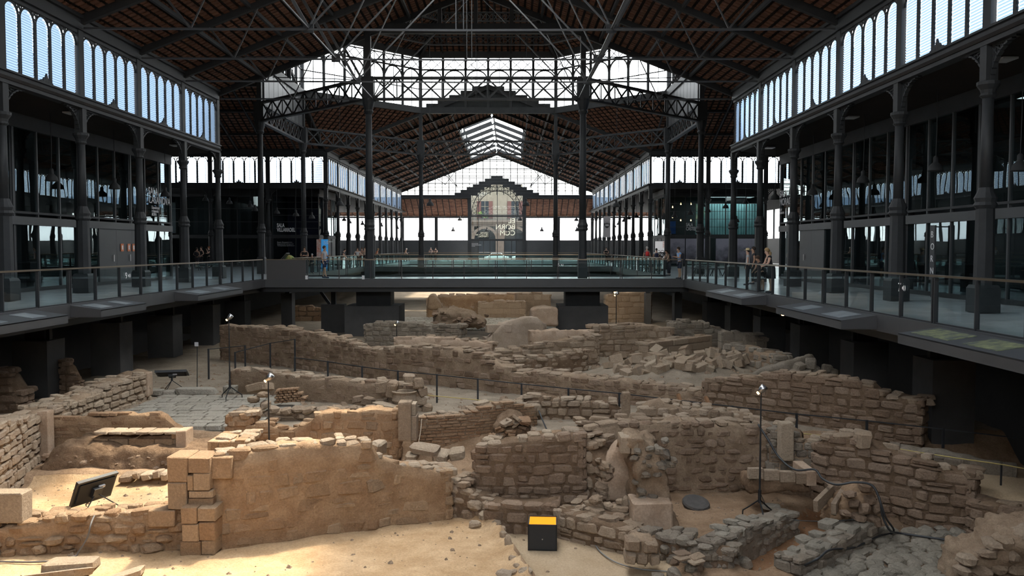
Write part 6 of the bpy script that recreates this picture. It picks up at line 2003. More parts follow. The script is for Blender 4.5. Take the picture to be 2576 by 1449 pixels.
for i, (x, aimx) in enumerate(((-6.0, -4.5), (-0.5, -1.0), (2.6, 2.2), (6.5, 9.0))):     # added spotlights, unseen behind the bridge, to brighten the far pit
    c = Vector((x, DB1 - 0.5, -0.62))
    aim = (Vector((aimx, 57, -2.6)) - c).normalized()
    t = thing('spotlight', '%s spotlight under the far edge of the bridge counted from the left' % ORD[i], 'spotlight', c, 0, 'spotlights under the far edge of the bridge')
    MB().tube([c - aim * 0.16, c], 0.07, 10).build('housing', M['black'], t)
    MB().bar(c - aim * 0.1, c - aim * 0.1 + Vector((0, 0, 0.26)), 0.025).build('bracket', M['black'], t)
    sl = bpy.data.lights.new('spot_beam', 'SPOT')
    sl.energy = 220; sl.color = (1.0, 0.88, 0.72); sl.spot_size = 1.7; sl.spot_blend = 0.8; sl.shadow_soft_size = 0.08
    so = bpy.data.objects.new('spot_beam', sl); COL.objects.link(so)
    so.location = c + aim * 0.03
    so.rotation_euler = aim.to_track_quat('-Z', 'Y').to_euler()
def light_stand(label, px, d, py_top, zb, head=True):
    zt = zat(py_top, d); x = xat(px, d, (zt + zb) / 2)
    t = thing('light_stand', label, 'light stand', (x, d, zb))
    H_ = zt - zb
    l = lambda nm, mb, m, sm=False: mb.build(nm, m, t, sm, True)
    l('pole', MB().tube([(0, 0, 0.35), (0, 0, H_ * 0.55), (0, 0, H_ - 0.05)], [0.024, 0.018, 0.014], 8), M['black'])
    l('collar', MB().tube([(0, 0, 0.36), (0, 0, 0.62)], 0.034, 8), M['black'])
    for k in range(3):
        a = 0.5 + k * 2 * PI / 3
        c_, s_ = math.cos(a), math.sin(a)
        l('leg', MB().tube([(0, 0, 0.42), (0.22 * c_, 0.22 * s_, 0.24), (0.34 * c_, 0.34 * s_, 0.15), (0.35 * c_, 0.35 * s_, 0.0)], 0.016, 6), M['black'])
    hd_ = l('lamp_head', MB().tube([(-0.05, 0, H_ - 0.08), (0.02, 0, H_ - 0.02), (0.08, 0, H_ + 0.05)], [0.035, 0.07, 0.075], 10), M['steel'], True)
    MB().tube([(-0.075, 0, H_ - 0.10), (-0.05, 0, H_ - 0.08)], [0.03, 0.033], 10).build('lamp_lens', M['led'], hd_, False, True)
    return t
light_stand('light stand on the paved street at the left', 578, 25.2, 797, -2.9)
light_stand('light stand rising behind the long plastered wall', 677, 18.7, 948, -3.5)
light_stand('thin light stand in front of the left bridge block', 998, 35.0, 812, -2.95)
light_stand('far light stand standing below the right part of the bridge', 1550, 36.2, 738, -2.9)
light_stand('tall light stand in the right hand room', 1913, 17.3, 978, -3.95)

# ------------------------------------------------------------------ screens, glowing box
def screen(label, c, u, n0, tilt, w, h, zb, standd):
    """flat screen on a small tripod; u along its width, n0 the horizontal normal of its back"""
    t = thing('flat_screen', label, 'screen', (c[0], c[1], zb))
    c = Vector(c); u = Vector(u).normalized(); n0 = Vector(n0).normalized()
    v = (Vector((0, 0, 1)) * math.cos(tilt) + n0 * math.sin(tilt)).normalized()
    n = u.cross(v).normalized()
    if n.dot(n0) < 0: n = -n
    Rm = Matrix((u, v, n)).transposed()
    MB().box(c, (w, h, 0.05), Rm).build('panel', M['black'], t)
    MB().box(c + n * 0.035, (w * 0.86, h * 0.74, 0.04), Rm).build('back_housing', M['iron_dark'], t)
    MB().box(c - n * 0.027, (w * 0.94, h * 0.9, 0.004), Rm).build('display', M['black'], t)
    MB().box(c + v * h * 0.46 + n * 0.01, (w, h * 0.07, 0.07), Rm).build('top_edge', M['panel'], t)
    mo_ = MB().box(c + n * 0.09 - v * 0.02, (0.2, 0.2, 0.08), Rm).build('mount', M['black'], t)
    MB().box(c + n * 0.07 + u * 0.1 + v * 0.08, (0.13, 0.05, 0.05), Rm).build('connector', M['grey_text'], mo_)
    f = Vector((c.x, c.y, zb)) + n0 * 0.06
    MB().tube([c + n * 0.08, f + Vector((0, 0, 0.32))], 0.03, 8).build('neck', M['black'], t)
    for k in range(3):
        a = 0.4 + k * 2 * PI / 3
        MB().tube([f + Vector((0, 0, 0.34)), f + Vector((math.cos(a) * standd, math.sin(a) * standd, 0.02))], 0.012, 6).build('leg', M['black'], t)
    return t
sc1 = vpt(238, 1229, 16.7)
S1 = screen('flat black screen seen from behind on a tripod in the near left room', sc1, (0.42, 0.9, 0), (0.9, -0.42, 0), 0.42, 0.92, 0.56, hz(sc1.x, sc1.y) , 0.42)
sc2 = vpt(434, 938, 27.3)
S2 = screen('tilted black screen on a tripod beyond the paved street', sc2, (1, 0.25, 0), (0.2, -1, 0), 1.15, 0.95, 0.55, -2.95, 0.4)
gb = gpt(1364, 1386, -4.12)
GB = thing('glowing_box', 'open black box glowing amber inside, on the sand', 'light box', (gb.x + 0.02, gb.y + 0.28, -4.12), -0.06)
amber = emit('amber_inner_wall', (1.0, 0.42, 0.03), 0.55)
hwid, hh = 0.275, 0.50
for nm, lo, hi in (('front', (-hwid, -hwid, 0), (hwid, -hwid + 0.02, hh)), ('back', (-hwid, hwid - 0.02, 0), (hwid, hwid, hh)), ('side', (-hwid, -hwid, 0), (-hwid + 0.02, hwid, hh)), ('side', (hwid - 0.02, -hwid, 0), (hwid, hwid, hh)), ('bottom', (-hwid, -hwid, 0), (hwid, hwid, 0.02))):
    MB().span(lo, hi).build(nm, M['black'] if nm != 'front' else mat('black_satin', (0.018, 0.021, 0.024), None, rough=0.45), GB, False, True)
for nm, lo, hi in (('lining', (-0.25, 0.245, 0.03), (0.25, 0.253, 0.485)), ('lining', (-0.253, -0.25, 0.03), (-0.245, 0.25, 0.485)), ('lining', (0.245, -0.25, 0.03), (0.253, 0.25, 0.485))):
    MB().span(lo, hi).build(nm, amber, GB, False, True)
MB().span((-0.24, -0.24, 0.02), (0.24, 0.24, 0.03)).build('lamp_plate', emit('amber_lamp', (1.0, 0.45, 0.05), 1.6), GB, False, True)
MB().lathe([(0.012, -0.004), (0.012, 0.004)], 8).build('screw', M['steel'], GB, False, True).matrix_basis = Matrix.Translation((0, -hwid - 0.003, 0.22)) @ Matrix.Rotation(PI / 2, 4, 'X')

# ------------------------------------------------------------------ steel handrails, ropes and cables in the dig
def dig_rail(label, posts, levels=(0.0,), m=None):
    P0 = None
    t = None
    pts = []
    for (px, pyt, d, zb) in posts:
        zt = zat(pyt, d); x = xat(px, d, zt)
        if t is None:
            t = thing('steel_handrail', label, 'handrail', (x, d, zb))
        bar('post', (x, d, zb), (x, d, zt), 0.05, 0.05, M['iron'], t)
        pts.append(Vector((x, d, zt)))
    for dz in levels:
        for a, b in zip(pts, pts[1:]):
            bar('rail_rod', a - Vector((0, 0, dz + 0.02)), b - Vector((0, 0, dz + 0.02)), 0.025, 0.025, M['iron'], t)
    return t
def dpath(px):
    K = [(525, 29.8), (742, 28.0), (911, 26.6), (1100, 24.95), (1202, 24.3), (1558, 22.95), (2005, 21.0), (2375, 19.75), (2700, 18.8)]
    for (a, da), (b, db) in zip(K, K[1:]):
        if px <= b: return da + (db - da) * (px - a) / (b - a)
    return 18.8
dig_rail('long steel handrail with slim posts along the old street', [(px, py, dpath(px), -3.05) for px, py in ((742, 898), (825, 908), (911, 921), (1001, 932), (1099, 941), (1202, 952), (1312, 964), (1430, 976), (1558, 988), (1695, 1004), (1843, 1021), (2005, 1040), (2182, 1057), (2375, 1078), (2640, 1110))])
dig_rail('short steel handrail beside the paved street', [(525, 877, 29.6, -3.0), (617, 868, 31.6, -3.0)])
dig_rail('second short steel handrail with taller posts in front of the long wall', [(592, 885, 29.4, -3.0), (680, 862, 31.4, -3.0), (742, 852, 31.2, -3.0)])
t = thing('sign_post', 'thin upright post with a small white label plate by the paved street', 'sign', vpt(496, 985, 27.0))
bar('post', vpt(497, 985, 27.0), vpt(497, 868, 27.0), 0.02, 0.02, M['iron'], t)
stp = vpt(495, 867, 26.98)
block('label_plate', (stp.x - 0.06, stp.y, stp.z - 0.05), (stp.x + 0.06, stp.y + 0.01, stp.z + 0.08), M['grey_text'], t)
rope_m = mat('yellow_rope', (0.45, 0.35, 0.12), None, rough=0.8)
def cable(name, label, pts, r, m, cat, n=6):
    # smooth through the points
    P = [Vector(p) for p in pts]
    out = []
    for i in range(len(P) - 1):
        p0, p1, p2, p3 = P[max(0, i - 1)], P[i], P[i + 1], P[min(len(P) - 1, i + 2)]
        for k in range(6):
            f = k / 6
            out.append(0.5 * ((2 * p1) + (p2 - p0) * f + (2 * p0 - 5 * p1 + 4 * p2 - p3) * f * f + (3 * p1 - p0 - 3 * p2 + p3) * f ** 3))
    out.append(P[-1])
    base = out[0].copy()
    o = MB().tube([p - base for p in out], r, n).build(name, m, None, True)
    o.location = base
    return tag(o, label, cat)
def gz(px, py, d):
    p = vpt(px, py, d)
    return p
cable('rope', 'thin yellow rope strung in front of the handrail in the middle', [gz(1070, 994, 24.2), gz(1160, 1002, 23.8), gz(1260, 1012, 23.4)], 0.012, rope_m, 'rope')
cable('rope', 'thin yellow rope strung across the right side of the dig', [gz(2004, 1090, 20.4), gz(2080, 1098, 20.0), gz(2250, 1128, 19.0), gz(2400, 1152, 17.6), gz(2524, 1170, 17.0), gz(2660, 1195, 16.4)], 0.012, rope_m, 'rope')
t = thing('rope_post', 'short rusty post carrying the yellow rope on the sand', 'post', gpt(2520, 1222, -3.33))
pp = gpt(2520, 1222, -3.33)
bar('rod', pp, Vector((pp.x, pp.y, zat(1168, pp.y))), 0.03, 0.03, M['iron'], t)
blackc = mat('black_cable', (0.03, 0.032, 0.034), None, rough=0.5)
cable('cable', 'black cable draped over the worn panel and the trough down to the cobbles', [gz(1908, 1068, 19.1), gz(1935, 1110, 18.7), gz(1960, 1150, 18.4), gz(2000, 1182, 17.6), gz(2050, 1182, 17.5), gz(2070, 1205, 17.2), gz(2105, 1220, 16.4), gz(2150, 1214, 16.2), gz(2195, 1222, 16.1), gz(2215, 1262, 16.0), gz(2222, 1300, 16.0), gz(2240, 1335, 16.0), gpt(2262, 1342, -3.98), gpt(2360, 1356, -3.98), gpt(2460, 1370, -3.98), gpt(2560, 1385, -3.98)], 0.022, blackc, 'cable')
cable('cable', 'second black cable running from the dark wall along the low grey wall', [gz(2212, 1250, 15.9), gz(2228, 1300, 15.9), gpt(2250, 1338, -3.97), gpt(2210, 1350, -3.97), gpt(2150, 1378, -3.97), gz(2090, 1384, 14.9), gz(2060, 1405, 14.4), gpt(2010, 1430, -3.97)], 0.02, blackc, 'cable')
cable('cable', 'thin pale cable curving over the sand from the glowing box', [gpt(1400, 1346, -4.08), gpt(1440, 1352, -4.08), gpt(1490, 1366, -4.08), gpt(1512, 1390, -4.08), gpt(1550, 1415, -4.08), gpt(1610, 1432, -4.08), gpt(1700, 1440, -4.08), gpt(1780, 1456, -4.05)], 0.012, mat('grey_cable', (0.22, 0.22, 0.21), None, rough=0.5), 'cable')
cable('cable', 'grey cable hanging from the near screen over the low rubble wall', [gz(256, 1284, 16.4), gz(240, 1296, 15.5), gz(230, 1318, 15.15), gz(222, 1350, 15.1), gz(200, 1386, 15.05), gz(184, 1400, 15.0), gpt(100, 1412, -3.9), gpt(-40, 1410, -3.9)], 0.016, mat('grey_flex', (0.13, 0.12, 0.11), None, rough=0.6), 'cable')
cable('cable', 'thin cable leading from the foot of the tall light stand over the clay', [gz(1913, 1240, 18.25), gz(1930, 1275, 18.0), gpt(1958, 1300, -3.9), gz(2010, 1310, 17.0), gz(2080, 1312, 16.6), gz(2150, 1308, 16.3)], 0.008, blackc, 'cable')
cable('rope', 'pale string hanging down beside the stone pier', [gz(1061, 1054, 20.5), gz(1058, 1085, 19.9), gz(1052, 1118, 19.4)], 0.012, M['s_pale'], 'rope')
cable('cable', 'dark rod leaning in the gap beside the coursed wall', [gz(1353, 1025, 22.0), gz(1362, 1050, 21.6), gz(1376, 1082, 21.3)], 0.02, blackc, 'cable')
# timber props and a dark pot
wood = mat('brown_timber', (0.22, 0.11, 0.05), (0.30, 0.16, 0.08), 4, 0.8)
for (a, b, lab) in (((1706, 992), (1716, 1022), 'short slanting timber prop left of the wall opening'), ((1775, 998), (1788, 1026), 'short slanting timber prop right of the wall opening')):
    o = MB().bar(vpt(*a, 22.8), vpt(*b, 22.6), 0.08, 0.08).build('timber_prop', wood)
    tag(o, lab, 'timber prop')
p = gpt(1750, 1272, -3.92)
o = MB().lathe([(0.28, 0.0), (0.30, 0.06), (0.28, 0.10), (0.2, 0.11), (0.05, 0.10)], 16).build('stone_disc', mat('slate', (0.055, 0.05, 0.045), (0.08, 0.072, 0.064), 5, 0.85), None, False, True)
o.location = (p.x, p.y, p.z); o.rotation_euler = (0.28, 0.1, 0)
tag(o, 'dark round slab leaning on the ground in the right hand room', 'stone disc')

# ------------------------------------------------------------------ pale light panels on the soffit under the arcades
panel_m = mat('pale_light_panel', (0.40, 0.42, 0.43), None, rough=0.4)
for px, py, lab in ((182, 286, 'second pale light panel on the soffit above the left arcade'), (443, 367, 'pale light panel on the soffit above the left arcade nearest the bridge'), (1937, 372, 'pale light panel on the soffit above the right arcade nearest the bridge'), (2143, 296, 'second pale light panel on the soffit above the right arcade'), (2530, 150, 'pale light panel on the soffit above the right arcade nearest the frame edge')):
    d = dat(py, 6.52)
    x = xat(px, d, 6.52)
    t = thing('soffit_light', lab, 'light', (x, d, 6.5))
    zc_ = 6.75 - (abs(x - XC) - HW) * 0.1 - 0.03
    MB().span((-0.2, -0.28, 0.0), (0.2, 0.28, 0.05)).build('diffuser', panel_m, t, False, True)
    MB().span((-0.05, -0.05, 0.05), (0.05, 0.05, zc_ - 6.5)).build('mount', M['iron_dark'], t, False, True)
# ------------------------------------------------------------------ people
SKIN = {k: mat('skin_' + k, c, None, rough=0.55) for k, c in dict(light=(0.52, 0.32, 0.23), tan=(0.40, 0.23, 0.15)).items()}
CL = {}
def cloth(c):
    if c not in CL:
        CL[c] = mat('cloth_%d' % len(CL), c, tuple(min(1, k * 1.15 + 0.004) for k in c), 9.0, 0.9)
    return CL[c]
def skin_mesh(name, nodes, edges, root, m, sub=1):
    b = bmesh.new()
    ly = b.verts.layers.skin.verify()
    vs = {}
    for k, (co, r) in nodes.items():
        v = b.verts.new(co)
        v[ly].radius = (r, r) if not isinstance(r, tuple) else r
        v[ly].use_root = (k == root)
        vs[k] = v
    for a, c in edges:
        b.edges.new((vs[a], vs[c]))
    me = bpy.data.meshes.new(name)
    b.to_mesh(me); b.free()
    o = bpy.data.objects.new('tmp', me)
    md = o.modifiers.new('s', 'SKIN'); md.use_smooth_shade = True; md.branch_smoothing = 0.3
    md2 = o.modifiers.new('d', 'SUBSURF'); md2.levels = sub; md2.render_levels = sub
    out = evaluated_mesh(o)
    out.materials.clear(); out.materials.append(m)
    out.polygons.foreach_set('use_smooth', [True] * len(out.polygons))
    out.name = name
    return out
ARMS = dict(
    down=((0.132, -0.015, 0.645), (0.145, 0.03, 0.505)),
    crossed=((0.138, 0.03, 0.655), (0.015, 0.115, 0.675)),
    rail=((0.125, 0.075, 0.665), (0.085, 0.20, 0.635)),
    phone=((0.122, 0.03, 0.655), (0.045, 0.15, 0.70)),
    hip=((0.165, -0.03, 0.66), (0.105, 0.06, 0.585)),
    chin=((0.125, 0.06, 0.66), (0.03, 0.10, 0.82)))
def person(label, x, y, H, rot, top, bottom, style='trousers', skin='light', hair=(0.03, 0.02, 0.015), arms='down', lean=0.0, stride=0.0, long_hair=False, z=-0.02, sleeve=0.45, hat=None, bag=None, shoes=(0.05, 0.05, 0.06), child=False, face=False):
    t = thing('person', label, 'person', (x, y, z), rot)
    hd = 1.22 if child else 1.0
    def up(p):                                   # bend the trunk forward about the hips
        p = Vector(p)
        if p.z > 0.53 and lean:
            q = p - Vector((0, 0, 0.53))
            c, s = math.cos(lean), math.sin(lean)
            p = Vector((q.x, q.y * c + q.z * s, q.z * c - q.y * s + 0.53))
        return p * H
    n = {}
    A = lambda k, co, r: n.__setitem__(k, (up(co), (r[0] * H, r[1] * H) if isinstance(r, tuple) else r * H))
    A('pelvis', (0, 0, 0.53), (0.072, 0.055)); A('waist', (0, 0.0, 0.61), (0.062, 0.048)); A('chest', (0, -0.005, 0.725), (0.078, 0.055)); A('upper', (0, -0.005, 0.79), (0.062, 0.045))
    A('neck', (0, 0.0, 0.832), 0.033); A('jaw', (0, 0.014, 0.870), (0.038 * hd, 0.044 * hd)); A('head', (0, 0.004, 0.920), (0.046 * hd, 0.056 * hd)); A('crown', (0, -0.004, 0.962), (0.036 * hd, 0.044 * hd))
    E_ = [('pelvis', 'waist'), ('waist', 'chest'), ('chest', 'upper'), ('upper', 'neck'), ('neck', 'jaw'), ('jaw', 'head'), ('head', 'crown')]
    A('nose', (0, 0.060 * hd, 0.900), 0.0035); E_.append(('head', 'nose'))
    for s, sd in ((-1, 'l'), (1, 'r')):
        st = stride * s
        A('hip' + sd, (s * 0.05, 0, 0.49), 0.05); A('knee' + sd, (s * 0.055, st * 0.45 + 0.01, 0.275), 0.034); A('calf' + sd, (s * 0.056, st * 0.6 - 0.01, 0.18), 0.031); A('ankle' + sd, (s * 0.058, st, 0.045), 0.02)
        A('toe' + sd, (s * 0.066, st + 0.085, 0.018), 0.017)
        E_ += [('pelvis', 'hip' + sd), ('hip' + sd, 'knee' + sd), ('knee' + sd, 'calf' + sd), ('calf' + sd, 'ankle' + sd), ('ankle' + sd, 'toe' + sd)]
        e, w = ARMS[arms if isinstance(arms, str) else arms[0 if s < 0 else 1]]
        A('sh' + sd, (s * 0.098, -0.005, 0.795), 0.034); A('el' + sd, (s * e[0], e[1], e[2]), 0.025); A('wr' + sd, (s * w[0], w[1], w[2]), 0.0165)
        d = (Vector(w) - Vector(e)).normalized(); d.x *= s
        pw = Vector((s * w[0], w[1], w[2]))
        A('palm' + sd, pw + d * 0.035, (0.02, 0.012))
        E_ += [('upper', 'sh' + sd), ('sh' + sd, 'el' + sd), ('el' + sd, 'wr' + sd), ('wr' + sd, 'palm' + sd)]
        side = Vector((1, 0, 0)) if abs(d.x) < 0.8 else Vector((0, 0, 1))
        side = (side - d * side.dot(d)).normalized()
        curl = Vector((0, 0, -1)) if abs(d.z) < 0.8 else Vector((0, 1, 0))
        for f, (o_, L) in enumerate(((-0.016, 0.030), (-0.006, 0.038), (0.005, 0.036), (0.015, 0.028))):
            q = pw + d * 0.055 + side * o_
            A('f%d' % f + sd, q, 0.006); A('g%d' % f + sd, q + d * L * 0.7 + curl * 0.014, 0.005)
            E_ += [('palm' + sd, 'f%d' % f + sd), ('f%d' % f + sd, 'g%d' % f + sd)]
        q = pw + d * 0.03 - side * s * 0.02
        A('t' + sd, q + d * 0.018 - side * s * 0.008, 0.006); E_.append(('palm' + sd, 't' + sd))
    bo_ = link('body', skin_mesh('body', n, E_, 'pelvis', SKIN[skin]), t, Matrix(), True)
    # garments follow the same joints
    def garment(name, keys, edges, grow, m, cut=None):
        g = {}
        for k in keys:
            co, r = n[k]
            r = tuple(v + grow * H for v in r) if isinstance(r, tuple) else r + grow * H
            g[k] = (co, r)
        for k, a, b_, f, r in (cut or ()):
            g[k] = (n[a][0] + (n[b_][0] - n[a][0]) * f, r * H)
        link(name, skin_mesh(name, g, edges, keys[0], m), t, Matrix(), True)
    sh_e = [('pelvis', 'waist'), ('waist', 'chest'), ('chest', 'upper'), ('upper', 'shl'), ('upper', 'shr')]
    cut = []
    if sleeve:
        sh_e += [('shl', 'sl'), ('shr', 'sr')]
        cut = [('sl', 'shl', 'ell', sleeve, 0.037), ('sr', 'shr', 'elr', sleeve, 0.037)]
    garment('top', ['pelvis', 'waist', 'chest', 'upper', 'shl', 'shr'], sh_e, 0.013, cloth(top), cut)
    if style in ('trousers', 'shorts'):
        f = 0.92 if style == 'trousers' else None
        if style == 'trousers':
            garment('trousers', ['pelvis', 'hipl', 'hipr', 'kneel', 'kneer'], [('pelvis', 'hipl'), ('pelvis', 'hipr'), ('hipl', 'kneel'), ('hipr', 'kneer'), ('kneel', 'cl'), ('kneer', 'cr')], 0.011, cloth(bottom), [('cl', 'kneel', 'anklel', 0.9, 0.036), ('cr', 'kneer', 'ankler', 0.9, 0.036)])
        else:
            garment('shorts', ['pelvis', 'hipl', 'hipr'], [('pelvis', 'hipl'), ('pelvis', 'hipr'), ('hipl', 'cl'), ('hipr', 'cr')], 0.014, cloth(bottom), [('cl', 'hipl', 'kneel', 0.86, 0.056), ('cr', 'hipr', 'kneer', 0.86, 0.056)])
    else:
        MB().lathe([(0.066 * H, 0.61 * H), (0.088 * H, 0.53 * H), (0.092 * H, 0.45 * H), (0.098 * H, 0.31 * H), (0.09 * H, 0.31 * H)], 14).build('skirt', cloth(bottom), t, True, True)
    for sd in 'lr':
        a, b_ = n['ankle' + sd][0], n['toe' + sd][0]
        MB().tube([a + Vector((0, -0.03 * H, -0.022 * H)), a + Vector((0, 0.0, -0.015 * H)), b_ + Vector((0, 0, 0.0)), b_ + Vector((0, 0.018 * H, -0.003 * H))], [0.02 * H, 0.027 * H, 0.021 * H, 0.012 * H], 8).build('shoe', cloth(shoes), t, True, True)
    # hair
    hc_ = n['head'][0]
    b = bmesh.new()
    bmesh.ops.create_icosphere(b, subdivisions=2, radius=1)
    fw = (n['nose'][0] - n['head'][0]); fw.z = 0; fw.normalize()
    for v in b.verts:
        p = v.co.copy()
        if p.y > 0.25 and p.z < 0.35: p *= 0.80                 # leave the face clear
        if p.z < -0.3: p *= 0.85
        v.co = Vector((p.x * 0.052 * hd, p.y * 0.061 * hd - 0.008, p.z * 0.066 * hd + 0.016)) * H
    me = bpy.data.meshes.new('hair'); b.to_mesh(me); b.free()
    me.materials.append(cloth(hair)); me.polygons.foreach_set('use_smooth', [True] * len(me.polygons))
    ha_ = link('hair', me, t, Matrix.Translation(hc_) @ Matrix.Rotation(-lean, 4, 'X'), True)
    if long_hair:
        pts = [hc_ + Vector((0, -0.055 * H, 0.02 * H)), hc_ + Vector((0, -0.075 * H, -0.03 * H)), hc_ + Vector((0, -0.07 * H, -0.09 * H)), hc_ + Vector((0, -0.06 * H, -0.15 * H))]
        MB().tube(pts, [0.028 * H, 0.034 * H, 0.028 * H, 0.012 * H], 8).build('ponytail', cloth(hair), ha_, True, True).matrix_basis = ha_.matrix_basis.inverted()
    if face:
        for s in (-1, 1):
            MB().lathe([(0.001, -0.006 * H), (0.006 * H, 0), (0.001, 0.006 * H)], 6, hc_ + Vector((s * 0.018 * H, 0.048 * H, -0.002 * H))).build('eye', cloth((0.02, 0.02, 0.02)), bo_, True, True)
        MB().box(hc_ + Vector((0, 0.05 * H, -0.042 * H)), (0.026 * H, 0.006 * H, 0.005 * H)).build('mouth', cloth((0.32, 0.12, 0.10)), bo_, False, True)
    if hat:
        MB().lathe([(0.10 * H, 0.0), (0.10 * H, 0.008 * H), (0.056 * H, 0.012 * H), (0.05 * H, 0.055 * H), (0.02 * H, 0.062 * H)], 16, hc_ + Vector((0, 0, 0.022 * H))).build('hat', cloth(hat), t, True, True)
    if bag:
        c_ = n['chest'][0] + Vector((0, -0.085 * H, -0.01 * H))
        MB().lathe([(0.05 * H, -0.1 * H), (0.075 * H, -0.08 * H), (0.078 * H, 0.04 * H), (0.05 * H, 0.08 * H)], 8, c_).build('backpack', cloth(bag), t, True, True)
    return t
def at(px, d): return xat(px, d, 0), d
BLK_ = (0.012, 0.012, 0.014)
person('man in grey t-shirt and navy shorts walking along the bridge', *at(817, 46.6), 1.76, -1.9, (0.30, 0.31, 0.33), (0.012, 0.02, 0.06), 'shorts', 'tan', arms=('phone', 'down'), stride=0.09, shoes=(0.03, 0.05, 0.09), face=True)
person('man in black polo shirt standing with folded arms behind the bridge', *at(767, 52.5), 1.72, 3.3, BLK_, BLK_, 'trousers', 'tan', arms='crossed', face=True)
person('grey haired person partly hidden behind the railing, beside the man in black', *at(786, 53.5), 1.28, 3.1, (0.04, 0.04, 0.05), BLK_, 'trousers', 'light', (0.35, 0.35, 0.34), arms='down')
person('man in light blue shirt looking at his phone at the bridge corner', xat(1710, 45.2, 0) , 45.2, 1.70, 1.75, (0.20, 0.36, 0.62), (0.02, 0.02, 0.04), 'shorts', 'tan', arms='phone', lean=0.12, bag=(0.02, 0.02, 0.03), face=True)
person('blonde woman in black dress leaning on the right handrail', xat(1911, 31.0, 0) + 0.42, 31.0, 1.66, PI / 2, BLK_, BLK_, 'dress', 'light', (0.30, 0.20, 0.10), arms='rail', lean=0.26, long_hair=True, sleeve=0.25, face=True)
person('boy in black t-shirt bending over the right handrail', xat(1890, 32.0, 0) + 0.40, 32.0, 1.38, PI / 2 + 0.35, BLK_, BLK_, 'shorts', 'tan', (0.05, 0.03, 0.02), arms='rail', lean=0.38, child=True, face=True)
person('person in pale shirt and straw hat behind the boy', *at(1881, 37.5), 1.62, 1.2, (0.38, 0.40, 0.41), (0.03, 0.03, 0.04), 'trousers', 'light', arms='down', hat=(0.55, 0.45, 0.26))
person('dark haired man standing behind the blonde woman', *at(1895, 38.5), 1.70, 1.4, (0.03, 0.03, 0.035), BLK_, 'trousers', 'tan', arms='down')
person('grey haired man with a red backpack near the poster stand', *at(1627, 59.0), 1.74, 0.1, (0.16, 0.16, 0.18), (0.05, 0.05, 0.06), 'trousers', 'light', (0.45, 0.44, 0.42), arms='down', bag=(0.50, 0.03, 0.03))
person('woman in white top with dark backpack in front of the poster', *at(1651, 58.0), 1.62, 0.0, (0.45, 0.44, 0.43), (0.03, 0.03, 0.04), 'trousers', 'light', (0.02, 0.015, 0.012), arms='down', bag=(0.015, 0.018, 0.05))
person('small child next to the man with the red backpack', *at(1640, 57.5), 1.10, 0.4, (0.06, 0.05, 0.05), (0.05, 0.05, 0.06), 'shorts', 'tan', arms='down', child=True)
person('child in brown top next to the woman with the backpack', *at(1660, 57.0), 1.18, -0.3, (0.22, 0.12, 0.08), (0.05, 0.05, 0.06), 'shorts', 'tan', arms='down', child=True)
person('girl with long dark hair bending over the rail', *at(1683, 50.5), 1.58, 1.9, (0.16, 0.13, 0.09), (0.03, 0.03, 0.04), 'trousers', 'tan', (0.02, 0.014, 0.01), arms='rail', lean=0.3, long_hair=True)
person('person in black standing far along the right rail below the banner', *at(1525, 84.0), 1.70, 2.9, BLK_, BLK_, 'trousers', 'light', arms='crossed')
person('woman in white top walking in the far left aisle', *at(900, 71.0), 1.68, 3.2, (0.55, 0.55, 0.56), (0.03, 0.03, 0.05), 'trousers', 'light', arms='hip')
person('woman with long hair and beige top in the far left aisle', *at(918, 72.0), 1.70, 3.0, (0.36, 0.27, 0.21), BLK_, 'skirt', 'light', (0.06, 0.035, 0.02), arms='hip', long_hair=True, sleeve=0.0)
person('person just behind the woman in the beige top', *at(911, 73.5), 1.66, 3.1, (0.3, 0.22, 0.17), BLK_, 'trousers', 'light', (0.12, 0.07, 0.03))
person('person in dark top leaning on the left rail beyond the bridge', xat(871, 64.5, 0) - 0.35, 64.5, 1.66, -PI / 2, (0.03, 0.03, 0.035), BLK_, 'trousers', 'light', (0.02, 0.015, 0.01), arms='rail', lean=0.42)
person('person in orange top leaning far over the left rail', xat(954, 82.0, 0) - 0.35, 82.0, 1.66, -PI / 2, (0.48, 0.16, 0.07), (0.05, 0.04, 0.04), 'trousers', 'light', (0.3, 0.2, 0.1), arms='rail', lean=0.4)
person('white haired person leaning on the farthest left rail', xat(1026, 103.0, 0) - 0.4, 103.0, 1.66, -PI / 2, (0.3, 0.17, 0.11), BLK_, 'trousers', 'light', (0.6, 0.6, 0.58), arms='rail', lean=0.4)
person('person in grey standing by the far rail, left of the person in black', *at(1084, 108.5), 1.70, 3.1, (0.12, 0.12, 0.13), BLK_, 'trousers', 'light', (0.25, 0.24, 0.22), arms='crossed')
person('person in black by the far rail next to the person in grey', *at(1096, 108.5), 1.70, 3.0, BLK_, BLK_, 'trousers', 'light', arms='crossed')
person('person with bare shoulders and small backpack at the left crossing arm', *at(497, 68.5), 1.68, -0.3, (0.02, 0.02, 0.025), (0.02, 0.02, 0.025), 'shorts', 'tan', (0.03, 0.02, 0.015), arms='hip', sleeve=0.0, bag=(0.012, 0.012, 0.014))
person('person in black facing the two others at the left crossing arm', *at(508, 69.5), 1.76, 2.4, BLK_, BLK_, 'trousers', 'light', (0.05, 0.03, 0.02), arms='hip')
person('red haired person in black holding the chin at the left crossing arm', *at(527, 69.5), 1.78, 2.2, BLK_, BLK_, 'trousers', 'light', (0.22, 0.08, 0.03), arms=('chin', 'crossed'))

